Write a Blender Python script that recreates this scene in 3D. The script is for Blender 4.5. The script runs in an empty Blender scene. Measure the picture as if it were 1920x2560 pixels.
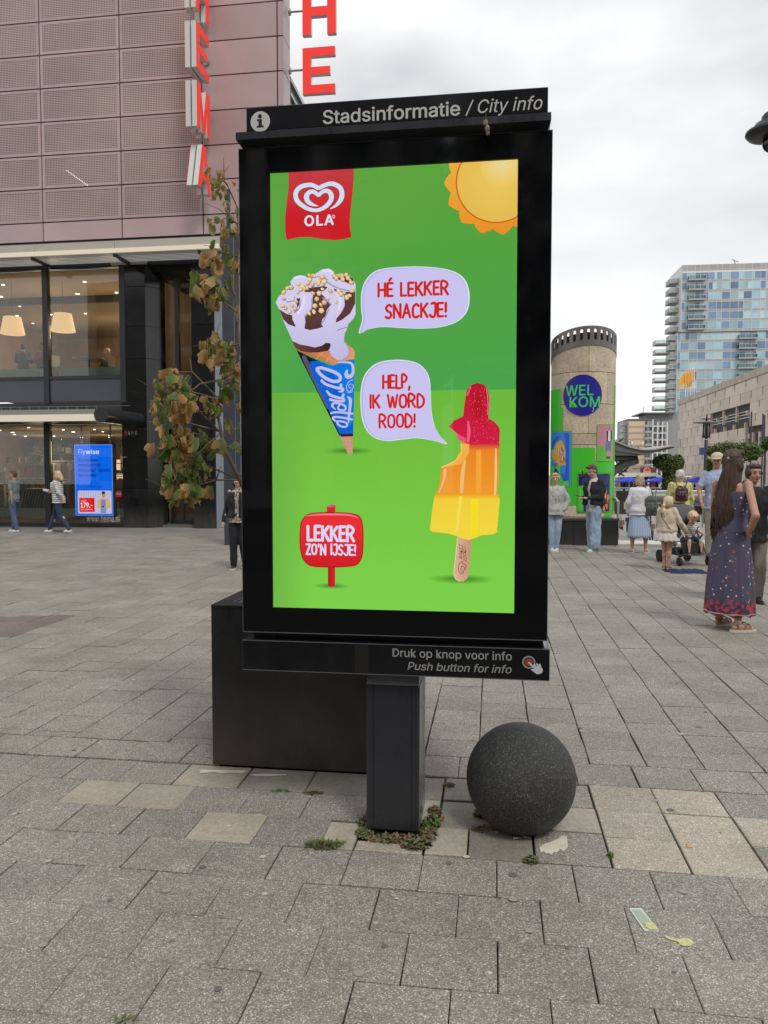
import bpy, bmesh, math, random
from mathutils import Vector, Matrix, noise, geometry
R = math.radians
random.seed(7)
scene = bpy.context.scene
COL = scene.collection

# ---------------------------------------------------------------- camera, sky, sun, exposure
EXPO = 0.28
cam_d = bpy.data.cameras.new('camera'); cam = bpy.data.objects.new('camera', cam_d); COL.objects.link(cam)
cam.location = (0, 0, 1.6); cam.rotation_euler = (R(90) - math.atan(95/1923), 0, 0)
cam_d.sensor_fit = 'VERTICAL'; cam_d.sensor_height = 36; cam_d.sensor_width = 27
cam_d.lens = 1923/2560*36; cam_d.clip_start = 0.05; cam_d.clip_end = 5000
scene.camera = cam
world = bpy.data.worlds.new('World'); scene.world = world; world.use_nodes = True
wt = world.node_tree; wt.nodes.clear()
def wn(t): return wt.nodes.new(t)
sky = wn('ShaderNodeTexSky'); sky.sky_type = 'NISHITA'; sky.sun_disc = False
sky.sun_elevation = R(52); sky.sun_rotation = R(155); sky.air_density = 1; sky.dust_density = 3
tc = wn('ShaderNodeTexCoord'); mp = wn('ShaderNodeMapping'); mp.inputs['Scale'].default_value = (1.0, 1.0, 2.6)
nz = wn('ShaderNodeTexNoise'); nz.inputs['Scale'].default_value = 2.1; nz.inputs['Detail'].default_value = 5; nz.inputs['Roughness'].default_value = .5
rp = wn('ShaderNodeValToRGB')
rp.color_ramp.elements[0].position = .36; rp.color_ramp.elements[0].color = (.50, .51, .525, 1)
rp.color_ramp.elements[1].position = .66; rp.color_ramp.elements[1].color = (.90, .90, .895, 1)
sx = wn('ShaderNodeSeparateXYZ'); mr = wn('ShaderNodeMapRange')
mr.inputs['From Min'].default_value = 0.02; mr.inputs['From Max'].default_value = .42
mr.inputs['To Min'].default_value = 0.93; mr.inputs['To Max'].default_value = 0.0
mh = wn('ShaderNodeMix'); mh.data_type = 'RGBA'; mh.inputs[7].default_value = (.93, .93, .92, 1)
sc_ = wn('ShaderNodeMix'); sc_.data_type = 'RGBA'; sc_.blend_type = 'MULTIPLY'; sc_.inputs[0].default_value = 1; sc_.inputs[7].default_value = (10.4, 10.4, 10.4, 1)
mx = wn('ShaderNodeMix'); mx.data_type = 'RGBA'; mx.inputs[0].default_value = .95; mx.clamp_result = False
bg = wn('ShaderNodeBackground'); bg.inputs[1].default_value = .1; wo = wn('ShaderNodeOutputWorld')
L = wt.links.new
L(tc.outputs['Generated'], mp.inputs[0]); L(mp.outputs[0], nz.inputs['Vector']); L(nz.outputs[0], rp.inputs[0])
L(tc.outputs['Generated'], sx.inputs[0]); L(sx.outputs['Z'], mr.inputs[0]); L(mr.outputs[0], mh.inputs[0])
L(rp.outputs[0], mh.inputs[6]); L(mh.outputs[2], sc_.inputs[6])
L(sky.outputs[0], mx.inputs[6]); L(sc_.outputs[2], mx.inputs[7]); L(mx.outputs[2], bg.inputs[0]); L(bg.outputs[0], wo.inputs[0])
sun_d = bpy.data.lights.new('sun', 'SUN'); sun = bpy.data.objects.new('sun', sun_d); COL.objects.link(sun)
sun_d.energy = 1.25; sun_d.angle = R(14); sun_d.color = (1, .965, .92)
# sun from behind the camera, slightly to the right: azimuth 155 deg, elevation 52 deg
_az, _el = R(155), R(52)
_dir = Vector((math.sin(_az)*math.cos(_el), math.cos(_az)*math.cos(_el), math.sin(_el)))
sun.rotation_euler = _dir.to_track_quat('Z', 'Y').to_euler()
scene.view_settings.view_transform = 'Standard'; scene.view_settings.look = 'None'
scene.view_settings.exposure = EXPO; scene.view_settings.gamma = 1; scene.view_settings.use_curve_mapping = False
scene.cycles.max_bounces = 8; scene.cycles.transparent_max_bounces = 16; scene.cycles.caustics_reflective = False; scene.cycles.caustics_refractive = False
scene.cycles.use_denoising = True

# ---------------------------------------------------------------- materials
def s2l(c):
    c = c/255.0
    return c/12.92 if c <= .04045 else ((c+.055)/1.055)**2.4
def rgb(r, g, b): return (s2l(r), s2l(g), s2l(b), 1)
MATS = {}
class NT:
    def __init__(s, name):
        s.m = bpy.data.materials.new(name); s.m.use_nodes = True; s.t = s.m.node_tree; s.t.nodes.clear()
        s.o = s.t.nodes.new('ShaderNodeOutputMaterial')
    def n(s, t, **k):
        x = s.t.nodes.new('ShaderNode'+t)
        for a, v in k.items(): setattr(x, a, v)
        return x
    def l(s, a, b): s.t.links.new(a, b)
def pos(nt, scale=(1, 1, 1), obj=False):
    if obj:
        g = nt.n('TexCoord').outputs['Object']
    else:
        g = nt.n('NewGeometry').outputs['Position']
    m = nt.n('Mapping'); m.inputs['Scale'].default_value = scale; nt.l(g, m.inputs[0]); return m.outputs[0]
def mat(name, col, rough=.6, metal=0, var=0, vscale=4, fine=0, fscale=60, bump=0, bscale=40, spec=.5, coat=0, stretch=(1, 1, 1), rnd=0, dirt=None, emit=None, rv=0):
    """principled material: base colour with broad (var) and fine grain, optional bump, per-object variation, dirt near a low z"""
    if name in MATS: return MATS[name]
    nt = NT(name); b = nt.n('BsdfPrincipled'); nt.l(b.outputs[0], nt.o.inputs[0])
    col = tuple(col[:3])+(1,)
    b.inputs['Base Color'].default_value = col; b.inputs['Roughness'].default_value = rough; b.inputs['Metallic'].default_value = metal
    b.inputs['Specular IOR Level'].default_value = spec; b.inputs['Coat Weight'].default_value = coat; b.inputs['Coat Roughness'].default_value = .05
    cur = None
    P = pos(nt, stretch) if (var or fine or bump or dirt) else None
    def mul(cur, fac_out, lo, hi):
        r = nt.n('MapRange'); r.inputs['From Min'].default_value = .25; r.inputs['From Max'].default_value = .75
        r.inputs['To Min'].default_value = lo; r.inputs['To Max'].default_value = hi; nt.l(fac_out, r.inputs[0])
        m = nt.n('Mix', data_type='RGBA', blend_type='MULTIPLY'); m.inputs[0].default_value = 1
        if cur is None: m.inputs[6].default_value = col
        else: nt.l(cur, m.inputs[6])
        nt.l(r.outputs[0], m.inputs[7]); return m.outputs[2]
    if var:
        t = nt.n('TexNoise'); t.inputs['Scale'].default_value = vscale; t.inputs['Detail'].default_value = 5; nt.l(P, t.inputs['Vector'])
        cur = mul(cur, t.outputs[0], 1-var, 1+var)
    if fine:
        t = nt.n('TexNoise'); t.inputs['Scale'].default_value = fscale; t.inputs['Detail'].default_value = 2; nt.l(P, t.inputs['Vector'])
        cur = mul(cur, t.outputs[0], 1-fine, 1+fine)
    if rnd:
        oi = nt.n('ObjectInfo'); cur = mul(cur, oi.outputs['Random'], 1-rnd, 1+rnd)
    if dirt:
        dc, z0, z1, amt = dirt
        sp = nt.n('SeparateXYZ'); nt.l(nt.n('NewGeometry').outputs['Position'], sp.inputs[0])
        r = nt.n('MapRange'); r.inputs['From Min'].default_value = z1; r.inputs['From Max'].default_value = z0; nt.l(sp.outputs[2], r.inputs[0])
        t = nt.n('TexNoise'); t.inputs['Scale'].default_value = 9; t.inputs['Detail'].default_value = 6; nt.l(pos(nt, (1, 1, .45)), t.inputs['Vector'])
        q = nt.n('Math', operation='MULTIPLY'); nt.l(r.outputs[0], q.inputs[0]); nt.l(t.outputs[0], q.inputs[1])
        q2 = nt.n('Math', operation='MULTIPLY'); nt.l(q.outputs[0], q2.inputs[0]); q2.inputs[1].default_value = amt*2; q2.use_clamp = True
        m = nt.n('Mix', data_type='RGBA'); nt.l(q2.outputs[0], m.inputs[0]); m.inputs[7].default_value = tuple(dc[:3])+(1,)
        if cur is None: m.inputs[6].default_value = col
        else: nt.l(cur, m.inputs[6])
        cur = m.outputs[2]
    if cur is not None: nt.l(cur, b.inputs['Base Color'])
    if bump:
        t = nt.n('TexNoise'); t.inputs['Scale'].default_value = bscale; t.inputs['Detail'].default_value = 4; nt.l(P, t.inputs['Vector'])
        bp = nt.n('Bump'); bp.inputs['Strength'].default_value = bump; bp.inputs['Distance'].default_value = .02
        nt.l(t.outputs[0], bp.inputs['Height']); nt.l(bp.outputs[0], b.inputs['Normal'])
    if rv:
        t = nt.n('TexNoise'); t.inputs['Scale'].default_value = 7; t.inputs['Detail'].default_value = 7; t.inputs['Roughness'].default_value = .7; nt.l(pos(nt, (1, 1, .6)), t.inputs['Vector']); r = nt.n('MapRange'); r.inputs['From Min'].default_value = .35; r.inputs['From Max'].default_value = .65; r.inputs['To Min'].default_value = max(0, rough-rv); r.inputs['To Max'].default_value = rough+rv; nt.l(t.outputs[0], r.inputs[0]); nt.l(r.outputs[0], b.inputs['Roughness'])
    if emit:
        b.inputs['Emission Color'].default_value = tuple(emit[0][:3])+(1,); b.inputs['Emission Strength'].default_value = emit[1]
    MATS[name] = nt.m; return nt.m
def glass(name, tint=(1, 1, 1), ior=1.5, rough=0.0, boost=1.0, trans=1.0):
    if name in MATS: return MATS[name]
    nt = NT(name); f = nt.n('Fresnel'); f.inputs[0].default_value = ior
    tr = nt.n('BsdfTransparent'); tr.inputs[0].default_value = tuple(tint)+(1,)
    g = nt.n('BsdfGlossy'); g.inputs['Roughness'].default_value = rough
    mu = nt.n('Math', operation='MULTIPLY'); mu.inputs[1].default_value = boost; mu.use_clamp = True; nt.l(f.outputs[0], mu.inputs[0])
    m = nt.n('MixShader'); nt.l(mu.outputs[0], m.inputs[0]); nt.l(tr.outputs[0], m.inputs[1]); nt.l(g.outputs[0], m.inputs[2])
    nt.l(m.outputs[0], nt.o.inputs[0]); MATS[name] = nt.m; return nt.m
def emit(name, col, st=1.0):
    if name in MATS: return MATS[name]
    nt = NT(name); e = nt.n('Emission'); e.inputs[0].default_value = tuple(col[:3])+(1,); e.inputs[1].default_value = st
    nt.l(e.outputs[0], nt.o.inputs[0]); MATS[name] = nt.m; return nt.m
def emit_attr(name, st=1.0):
    nt = NT(name); a = nt.n('Attribute', attribute_name='Col'); e = nt.n('Emission'); e.inputs[1].default_value = st
    nt.l(a.outputs['Color'], e.inputs[0]); nt.l(e.outputs[0], nt.o.inputs[0]); return nt.m
def print_attr(name, rough=.5):
    nt = NT(name); a = nt.n('Attribute', attribute_name='Col'); b = nt.n('BsdfPrincipled'); b.inputs['Roughness'].default_value = rough
    nt.l(a.outputs['Color'], b.inputs['Base Color']); nt.l(b.outputs[0], nt.o.inputs[0]); return nt.m

# ---------------------------------------------------------------- object helpers
def link(name, me, parent=None, loc=None, rot=None):
    o = bpy.data.objects.new(name, me); COL.objects.link(o)
    if parent is not None: o.parent = parent
    if loc is not None: o.location = loc
    if rot is not None: o.rotation_euler = rot
    return o
def tag(o, label=None, cat=None, group=None, kind=None):
    if label: o['label'] = label
    if cat: o['category'] = cat
    if group: o['group'] = group
    if kind: o['kind'] = kind
    return o
def thing(name, label, cat, loc=(0, 0, 0), rz=0, group=None):
    return tag(link(name, None, None, loc, (0, 0, rz)), label, cat, group)
def copy_tree(o, parent=None):
    c = o.copy(); COL.objects.link(c); c.parent = parent
    for ch in list(o.children): copy_tree(ch, c)
    return c
class MB:
    """collects simple shapes and links them as one mesh"""
    def __init__(s, M=None): s.v = []; s.f = []; s.mi = []; s.M = M; s.col = []
    def add(s, vs, fs, mi=0, M=None, col=None):
        b = len(s.v)
        for p in vs:
            p = Vector(p)
            if M is not None: p = M @ p
            if s.M is not None: p = s.M @ p
            s.v.append(p)
            s.col.append(col if not callable(col) else col(p))
        for f in fs: s.f.append([b+i for i in f]); s.mi.append(mi)
    def box(s, x0, x1, y0, y1, z0, z1, mi=0, M=None):
        v = [(x, y, z) for z in (z0, z1) for y in (y0, y1) for x in (x0, x1)]
        s.add(v, [(0, 2, 3, 1), (4, 5, 7, 6), (0, 1, 5, 4), (2, 6, 7, 3), (0, 4, 6, 2), (1, 3, 7, 5)], mi, M)
    def bbox(s, x0, x1, y0, y1, z0, z1, b, mi=0, M=None):
        """box with chamfered edges"""
        vs, fs = [], []
        bm = bmesh.new(); r = bmesh.ops.create_cube(bm, size=1)
        for v in bm.verts: v.co = Vector(((x0+x1)/2+v.co.x*(x1-x0), (y0+y1)/2+v.co.y*(y1-y0), (z0+z1)/2+v.co.z*(z1-z0)))
        bmesh.ops.bevel(bm, geom=list(bm.edges), offset=b, segments=1, affect='EDGES')
        bm.verts.ensure_lookup_table()
        s.add([v.co.copy() for v in bm.verts], [[v.index for v in f.verts] for f in bm.faces], mi, M); bm.free()
    def tube(s, p0, p1, r0, r1=None, n=8, mi=0, caps=True, M=None):
        r1 = r0 if r1 is None else r1; p0 = Vector(p0); p1 = Vector(p1); d = (p1-p0)
        if d.length < 1e-9: return
        q = d.to_track_quat('Z', 'Y'); v = []
        for p, r in ((p0, r0), (p1, r1)):
            for i in range(n):
                a = 2*math.pi*i/n; v.append(p+q@Vector((r*math.cos(a), r*math.sin(a), 0)))
        f = [(i, (i+1) % n, n+(i+1) % n, n+i) for i in range(n)]
        if caps: f += [list(range(n))[::-1], list(range(n, 2*n))]
        s.add(v, f, mi, M)
    def path(s, pts, rs, n=8, mi=0, M=None, flat=1.0):
        pts = [Vector(p) for p in pts]
        if not hasattr(rs, '__len__'): rs = [rs]*len(pts)
        v = []; up = Vector((0, 0, 1))
        for i, p in enumerate(pts):
            d = (pts[min(i+1, len(pts)-1)]-pts[max(i-1, 0)]).normalized()
            a = up.cross(d)
            if a.length < 1e-3: a = Vector((1, 0, 0)).cross(d)
            a.normalize(); b = d.cross(a)
            for k in range(n):
                t = 2*math.pi*k/n; v.append(p+a*rs[i]*math.cos(t)+b*rs[i]*flat*math.sin(t))
        f = []
        for i in range(len(pts)-1):
            for k in range(n): f.append((i*n+k, i*n+(k+1) % n, (i+1)*n+(k+1) % n, (i+1)*n+k))
        f += [list(range(n))[::-1], [(len(pts)-1)*n+k for k in range(n)]]
        s.add(v, f, mi, M)
    def lathe(s, prof, c=(0, 0, 0), n=24, mi=0, M=None, a0=0, a1=2*math.pi, sx=1, sy=1):
        full = abs(a1-a0-2*math.pi) < 1e-6; m = n if full else n+1; v = []
        for r, z in prof:
            for i in range(m):
                a = a0+(a1-a0)*i/n; v.append((c[0]+r*sx*math.cos(a), c[1]+r*sy*math.sin(a), c[2]+z))
        f = []
        for j in range(len(prof)-1):
            for i in range(n):
                k = (i+1) % m; f.append((j*m+i, j*m+k, (j+1)*m+k, (j+1)*m+i))
        s.add(v, f, mi, M)
    def ell(s, c, r, n=12, mi=0, M=None, rot=None):
        c = Vector(c); r = Vector(r) if hasattr(r, '__len__') else Vector((r, r, r)); v = []; m = max(4, n//2); q = rot if rot is not None else Matrix.Identity(3)
        for j in range(1, m):
            t = math.pi*j/m
            for i in range(n):
                a = 2*math.pi*i/n; v.append(c+q@Vector((r.x*math.sin(t)*math.cos(a), r.y*math.sin(t)*math.sin(a), r.z*math.cos(t))))
        v += [c+q@Vector((0, 0, r.z)), c+q@Vector((0, 0, -r.z))]; T = (m-1)*n; f = []
        for j in range(m-2):
            for i in range(n): f.append((j*n+i, (j+1)*n+i, (j+1)*n+(i+1) % n, j*n+(i+1) % n))
        for i in range(n): f.append((T, i, (i+1) % n)); f.append((T+1, (m-2)*n+(i+1) % n, (m-2)*n+i))
        s.add(v, f, mi, M)
    def prism(s, poly, y0, y1, mi=0, M=None, plane='xz', holes=()):
        """polygon in xz (or xy) swept along the third axis"""
        loops = [poly]+list(holes)
        def P(q, d): return (q[0], d, q[1]) if plane == 'xz' else (q[0], q[1], d)
        tri = geometry.tessellate_polygon([[Vector((a, b, 0)) for a, b in lp] for lp in loops])
        flat = [q for lp in loops for q in lp]; n = len(flat)
        v = [P(q, y0) for q in flat]+[P(q, y1) for q in flat]
        f = []
        for t in tri:
            f.append((t[0], t[1], t[2])); f.append((t[2]+n, t[1]+n, t[0]+n))
        b = 0
        for lp in loops:
            k = len(lp)
            for i in range(k): j = (i+1) % k; f.append((b+i, b+j, b+j+n, b+i+n))
            b += k
        s.add(v, f, mi, M)
    def build(s, name, mats, parent=None, smooth=False, label=None, cat=None, group=None, kind=None, loc=None, rot=None, fixn=True):
        me = bpy.data.meshes.new(name); me.from_pydata([tuple(p) for p in s.v], [], s.f)
        for m in (mats if isinstance(mats, (list, tuple)) else [mats]): me.materials.append(m)
        me.polygons.foreach_set('material_index', s.mi)
        if any(c is not None for c in s.col):
            at = me.color_attributes.new('Col', 'FLOAT_COLOR', 'POINT')
            for i, c in enumerate(s.col): at.data[i].color = c if c is not None else (1, 1, 1, 1)
        if fixn:
            bm = bmesh.new(); bm.from_mesh(me); bmesh.ops.recalc_face_normals(bm, faces=bm.faces); bm.to_mesh(me); bm.free()
        if smooth:
            me.polygons.foreach_set('use_smooth', [True]*len(me.polygons))
            try: me.set_sharp_from_angle(angle=R(40))
            except Exception: pass
        me.update()
        o = link(name, me, parent, loc, rot)
        return tag(o, label, cat, group, kind)
def slab(name, m, x0, x1, y0, y1, z0, z1, parent=None, **k):
    b = MB(); b.box(x0, x1, y0, y1, z0, z1); return b.build(name, m, parent, **k)

FONT = None
try:                                # the sans serif that ships with Blender, else its built-in font
    import os
    FONT = bpy.data.fonts.load(os.path.join(bpy.utils.resource_path('LOCAL'), 'datafiles', 'fonts', 'Inter.woff2'))
except Exception: FONT = None
# text as real flat or raised lettering: fitted to a rectangle in the local xz plane, facing -y
def text_mesh(body, bold=0.0, shear=0.0, spacing=1.0, res=3):
    cu = bpy.data.curves.new('t', 'FONT'); cu.body = body; cu.size = 1; cu.shear = shear; cu.space_character = spacing
    cu.resolution_u = res; cu.fill_mode = 'FRONT'
    if FONT: cu.font = FONT
    o = bpy.data.objects.new('t', cu); COL.objects.link(o)
    bpy.context.view_layer.update()
    me = bpy.data.meshes.new_from_object(o.evaluated_get(bpy.context.evaluated_depsgraph_get()))
    v = [(p.co.x, p.co.y) for p in me.vertices]; f = [list(p.vertices) for p in me.polygons]
    bpy.data.objects.remove(o); bpy.data.curves.remove(cu); bpy.data.meshes.remove(me)
    return v, f
BOLD_DIRS = [(1, 0), (-1, 0), (.5, .7), (-.5, -.7), (.5, -.7), (-.5, .7)]
def fit_text(body, x0, x1, z0, z1, keep=False, bold=0, **k):
    """lettering scaled so that its bounds are exactly the rectangle; returns verts (x, z) and faces"""
    v, f = text_mesh(body, **k)
    if not v: return [], []
    ax, bx = min(p[0] for p in v), max(p[0] for p in v); ay, by = min(p[1] for p in v), max(p[1] for p in v)
    sx, sy = (x1-x0)/(bx-ax), (z1-z0)/(by-ay)
    return [(x0+(p[0]-ax)*sx, z0+(p[1]-ay)*sy) for p in v], f
def put_text(name, m, parent, body, x0, x1, z0, z1, y, thick=0, quad=None, **k):
    v, f = fit_text(body, x0, x1, z0, z1, **k); b = MB()
    b.add([(p[0], y, p[1]) for p in v], f)
    if k.get('bold', 0) > 0:                       # heavier stroke: the outline spread by a hair in six directions, each in its own layer
        e = k['bold']*(z1-z0)*1.1
        for i, (dx, dz) in enumerate(BOLD_DIRS): b.add([(p[0]+dx*e, y-.00006*(i+1), p[1]+dz*e) for p in v], f)
    if thick:
        edges = {}
        for q in f:
            for i in range(len(q)):
                e = (q[i], q[(i+1) % len(q)]); edges[e] = 1
        n = len(v); b.add([(p[0], y+thick, p[1]) for p in v], [])
        for (i, j) in edges:
            if (j, i) not in edges: b.f.append([i, j, j+n, i+n]); b.mi.append(0)
    return b.build(name, m, parent, fixn=False)

# flat artwork for screens and prints: coloured polygons in the xz plane, each layer a hair in front of the last
def smoothpts(pts, closed=True, n=6):
    out = []; N = len(pts)
    for i in range(N if closed else N-1):
        p0, p1, p2, p3 = (pts[(i-1) % N], pts[i], pts[(i+1) % N], pts[(i+2) % N]) if closed else (pts[max(i-1, 0)], pts[i], pts[i+1], pts[min(i+2, N-1)])
        for k in range(n):
            t = k/n
            out.append(tuple(.5*((2*p1[j])+(-p0[j]+p2[j])*t+(2*p0[j]-5*p1[j]+4*p2[j]-p3[j])*t*t+(-p0[j]+3*p1[j]-3*p2[j]+p3[j])*t**3) for j in range(len(p1))))
    if not closed: out.append(tuple(pts[-1]))
    return out
class Art:
    def __init__(s, y=0, step=.00012): s.mb = MB(); s.y = y; s.step = step
    def nxt(s): s.y -= s.step; return s.y
    def poly(s, pts, col, smooth=0, y=None):
        if smooth: pts = smoothpts(pts, True, smooth)
        y = s.nxt() if y is None else y
        tri = geometry.tessellate_polygon([[Vector((p[0], p[1], 0)) for p in pts]])
        b = len(s.mb.v)
        for p in pts: s.mb.v.append(Vector((p[0], y, p[1]))); s.mb.col.append(col(p) if callable(col) else col)
        for t in tri: s.mb.f.append([b+i for i in t]); s.mb.mi.append(0)
    def grid(s, x0, x1, z0, z1, nx, nz_, colf, inside=None):
        y = s.nxt(); b = len(s.mb.v)
        for j in range(nz_+1):
            for i in range(nx+1):
                p = (x0+(x1-x0)*i/nx, z0+(z1-z0)*j/nz_); s.mb.v.append(Vector((p[0], y, p[1]))); s.mb.col.append(colf(p))
        for j in range(nz_):
            for i in range(nx):
                a = b+j*(nx+1)+i; s.mb.f.append([a, a+1, a+nx+2, a+nx+1]); s.mb.mi.append(0)
    def ellipse(s, cx, cz, rx, rz, col, n=28, rim=None, rings=1, rot=0):
        """disc; with rim colour = radial blend"""
        y = s.nxt(); b = len(s.mb.v); ca, sa = math.cos(rot), math.sin(rot)
        s.mb.v.append(Vector((cx, y, cz))); s.mb.col.append(col)
        for k in range(1, rings+1):
            for i in range(n):
                a = 2*math.pi*i/n; ex, ez = rx*k/rings*math.cos(a), rz*k/rings*math.sin(a)
                s.mb.v.append(Vector((cx+ex*ca-ez*sa, y, cz+ex*sa+ez*ca)))
                t = (k/rings); s.mb.col.append(col if rim is None else tuple(col[j]*(1-t)+rim[j]*t for j in range(4)))
        for i in range(n): s.mb.f.append([b, b+1+i, b+1+(i+1) % n]); s.mb.mi.append(0)
        for k in range(1, rings):
            for i in range(n):
                p = b+1+(k-1)*n; q = p+n; s.mb.f.append([p+i, q+i, q+(i+1) % n, p+(i+1) % n]); s.mb.mi.append(0)
    def stroke(s, pts, w, col, smooth=5, cap=True):
        w = [w]*len(pts) if not hasattr(w, '__len__') else list(w)
        P = [(p[0], p[1], w[i]) for i, p in enumerate(pts)]
        if smooth and len(P) > 2: P = smoothpts(P, False, smooth)
        for i in range(len(P)-1):
            a, b_ = P[i], P[i+1]; dx, dz = b_[0]-a[0], b_[1]-a[1]; l = math.hypot(dx, dz) or 1e-9; nx, nzz = -dz/l, dx/l
            s.y -= .000004; y = s.y
            q = [(a[0]+nx*a[2]/2, a[1]+nzz*a[2]/2), (a[0]-nx*a[2]/2, a[1]-nzz*a[2]/2), (b_[0]-nx*b_[2]/2, b_[1]-nzz*b_[2]/2), (b_[0]+nx*b_[2]/2, b_[1]+nzz*b_[2]/2)]
            bb = len(s.mb.v)
            for p in q: s.mb.v.append(Vector((p[0], y, p[1]))); s.mb.col.append(col)
            s.mb.f.append([bb, bb+1, bb+2, bb+3]); s.mb.mi.append(0)
        for i, a in enumerate(P):
            if not cap and i in (0, len(P)-1): continue
            st = s.step; s.step = .000004; s.ellipse(a[0], a[1], a[2]/2, a[2]/2, col, 10); s.step = st
        s.nxt()
    def text(s, body, x0, x1, z0, z1, col, slope=0, **k):
        v, f = fit_text(body, x0, x1, z0, z1, **k); e = k.get('bold', 0)*(z1-z0)*1.1
        for dx, dz in ([(0, 0)]+BOLD_DIRS if e > 0 else [(0, 0)]):
            y = s.nxt(); b = len(s.mb.v)
            for p in v: s.mb.v.append(Vector((p[0]+dx*e, y, p[1]+dz*e+slope*(p[0]-x0)))); s.mb.col.append(col)
            for q in f: s.mb.f.append([b+i for i in q]); s.mb.mi.append(0)
    def hand(s, body, x0, x1, z0, z1, w, col, slope=0):
        """round brush capitals"""
        tot = sum(GW.get(c, .5) for c in body); gap = .20*(len(body)-1); u = (x1-x0-w)/(tot+gap); x = x0+w/2; h = z1-z0-w
        for i, c in enumerate(body):
            wd = GW.get(c, .5); jz = (random.random()-.5)*.05*h
            for st in GL.get(c, []):
                pts = [(x+a*wd*u, z0+w/2+b*h+jz+slope*(x+a*wd*u-x0)) for a, b in st]
                s.stroke(pts, w*(1+.12*(random.random()-.5)), col, smooth=(4 if len(st) > 4 else 0))
            x += (wd+.20)*u
    def build(s, name, m, parent): return s.mb.build(name, m, parent, fixn=False)
_O = [(.5, 1), (.12, .88), (0, .5), (.12, .12), (.5, 0), (.88, .12), (1, .5), (.88, .88), (.5, 1)]
GL = {'H': [[(0, 0), (0, 1)], [(1, 0), (1, 1)], [(0, .5), (1, .5)]], 'E': [[(1, 1), (0, 1), (0, 0), (1, 0)], [(0, .52), (.85, .52)]],
 'L': [[(0, 1), (0, 0), (1, 0)]], 'K': [[(0, 0), (0, 1)], [(.95, 1), (.05, .45)], [(.25, .6), (1, 0)]],
 'R': [[(0, 0), (0, 1), (.6, 1), (.95, .78), (.6, .52), (.05, .5)], [(.4, .5), (1, 0)]], 'S': [[(1, .88), (.55, 1), (.08, .8), (.3, .55), (.8, .42), (.95, .18), (.5, 0), (0, .1)]],
 'N': [[(0, 0), (0, 1), (1, 0), (1, 1)]], 'A': [[(0, 0), (.5, 1), (1, 0)], [(.2, .33), (.8, .33)]], 'C': [[(1, .85), (.6, 1), (.12, .8), (0, .45), (.15, .1), (.6, 0), (1, .1)]],
 'J': [[(.3, 1), (1, 1), (1, .3), (.75, .02), (.3, 0), (0, .15)]], 'P': [[(0, 0), (0, 1), (.6, 1), (1, .76), (.6, .48), (0, .46)]], 'I': [[(.5, 0), (.5, 1)]],
 'O': [_O], 'D': [[(0, 0), (0, 1), (.5, .97), (.95, .7), (.95, .3), (.5, .02), (0, 0)]], 'W': [[(0, 1), (.25, 0), (.5, .85), (.75, 0), (1, 1)]],
 'Z': [[(0, 1), (1, 1), (0, 0), (1, 0)]], '!': [[(.5, 1), (.5, .36)], [(.5, .04), (.5, 0)]], ',': [[(.6, .08), (.2, -.2)]], "'": [[(.5, 1), (.3, .78)]],
 'U': [[(0, 1), (0, .25), (.3, 0), (.7, 0), (1, .25), (1, 1)]], 'G': [[(1, .85), (.6, 1), (.12, .8), (0, .45), (.15, .1), (.6, 0), (1, .12), (1, .48), (.6, .48)]], 'M': [[(0, 0), (.08, 1), (.5, .3), (.92, 1), (1, 0)]],
 'T': [[(0, 1), (1, 1)], [(.5, 1), (.5, 0)]], 'B': [[(0, 0), (0, 1), (.6, 1), (.85, .76), (.6, .54), (0, .52)], [(.6, .54), (1, .27), (.6, 0), (0, 0)]]}
GL['\u00c9'] = GL['E']+[[(.35, 1.2), (.7, 1.38)]]
GW = {'H': .5, 'E': .38, 'L': .36, 'K': .48, 'R': .48, 'S': .44, 'N': .5, 'A': .55, 'C': .45, 'J': .4, 'P': .45, 'I': .02, 'O': .5, 'D': .48, 'W': .72, 'Z': .42, '!': .04, ',': .12, "'": .1, ' ': .26, '\u00c9': .38, 'M': .65}
ANG = R(8.1)                        # the square's grid is turned 8.1 degrees against the view

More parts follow.
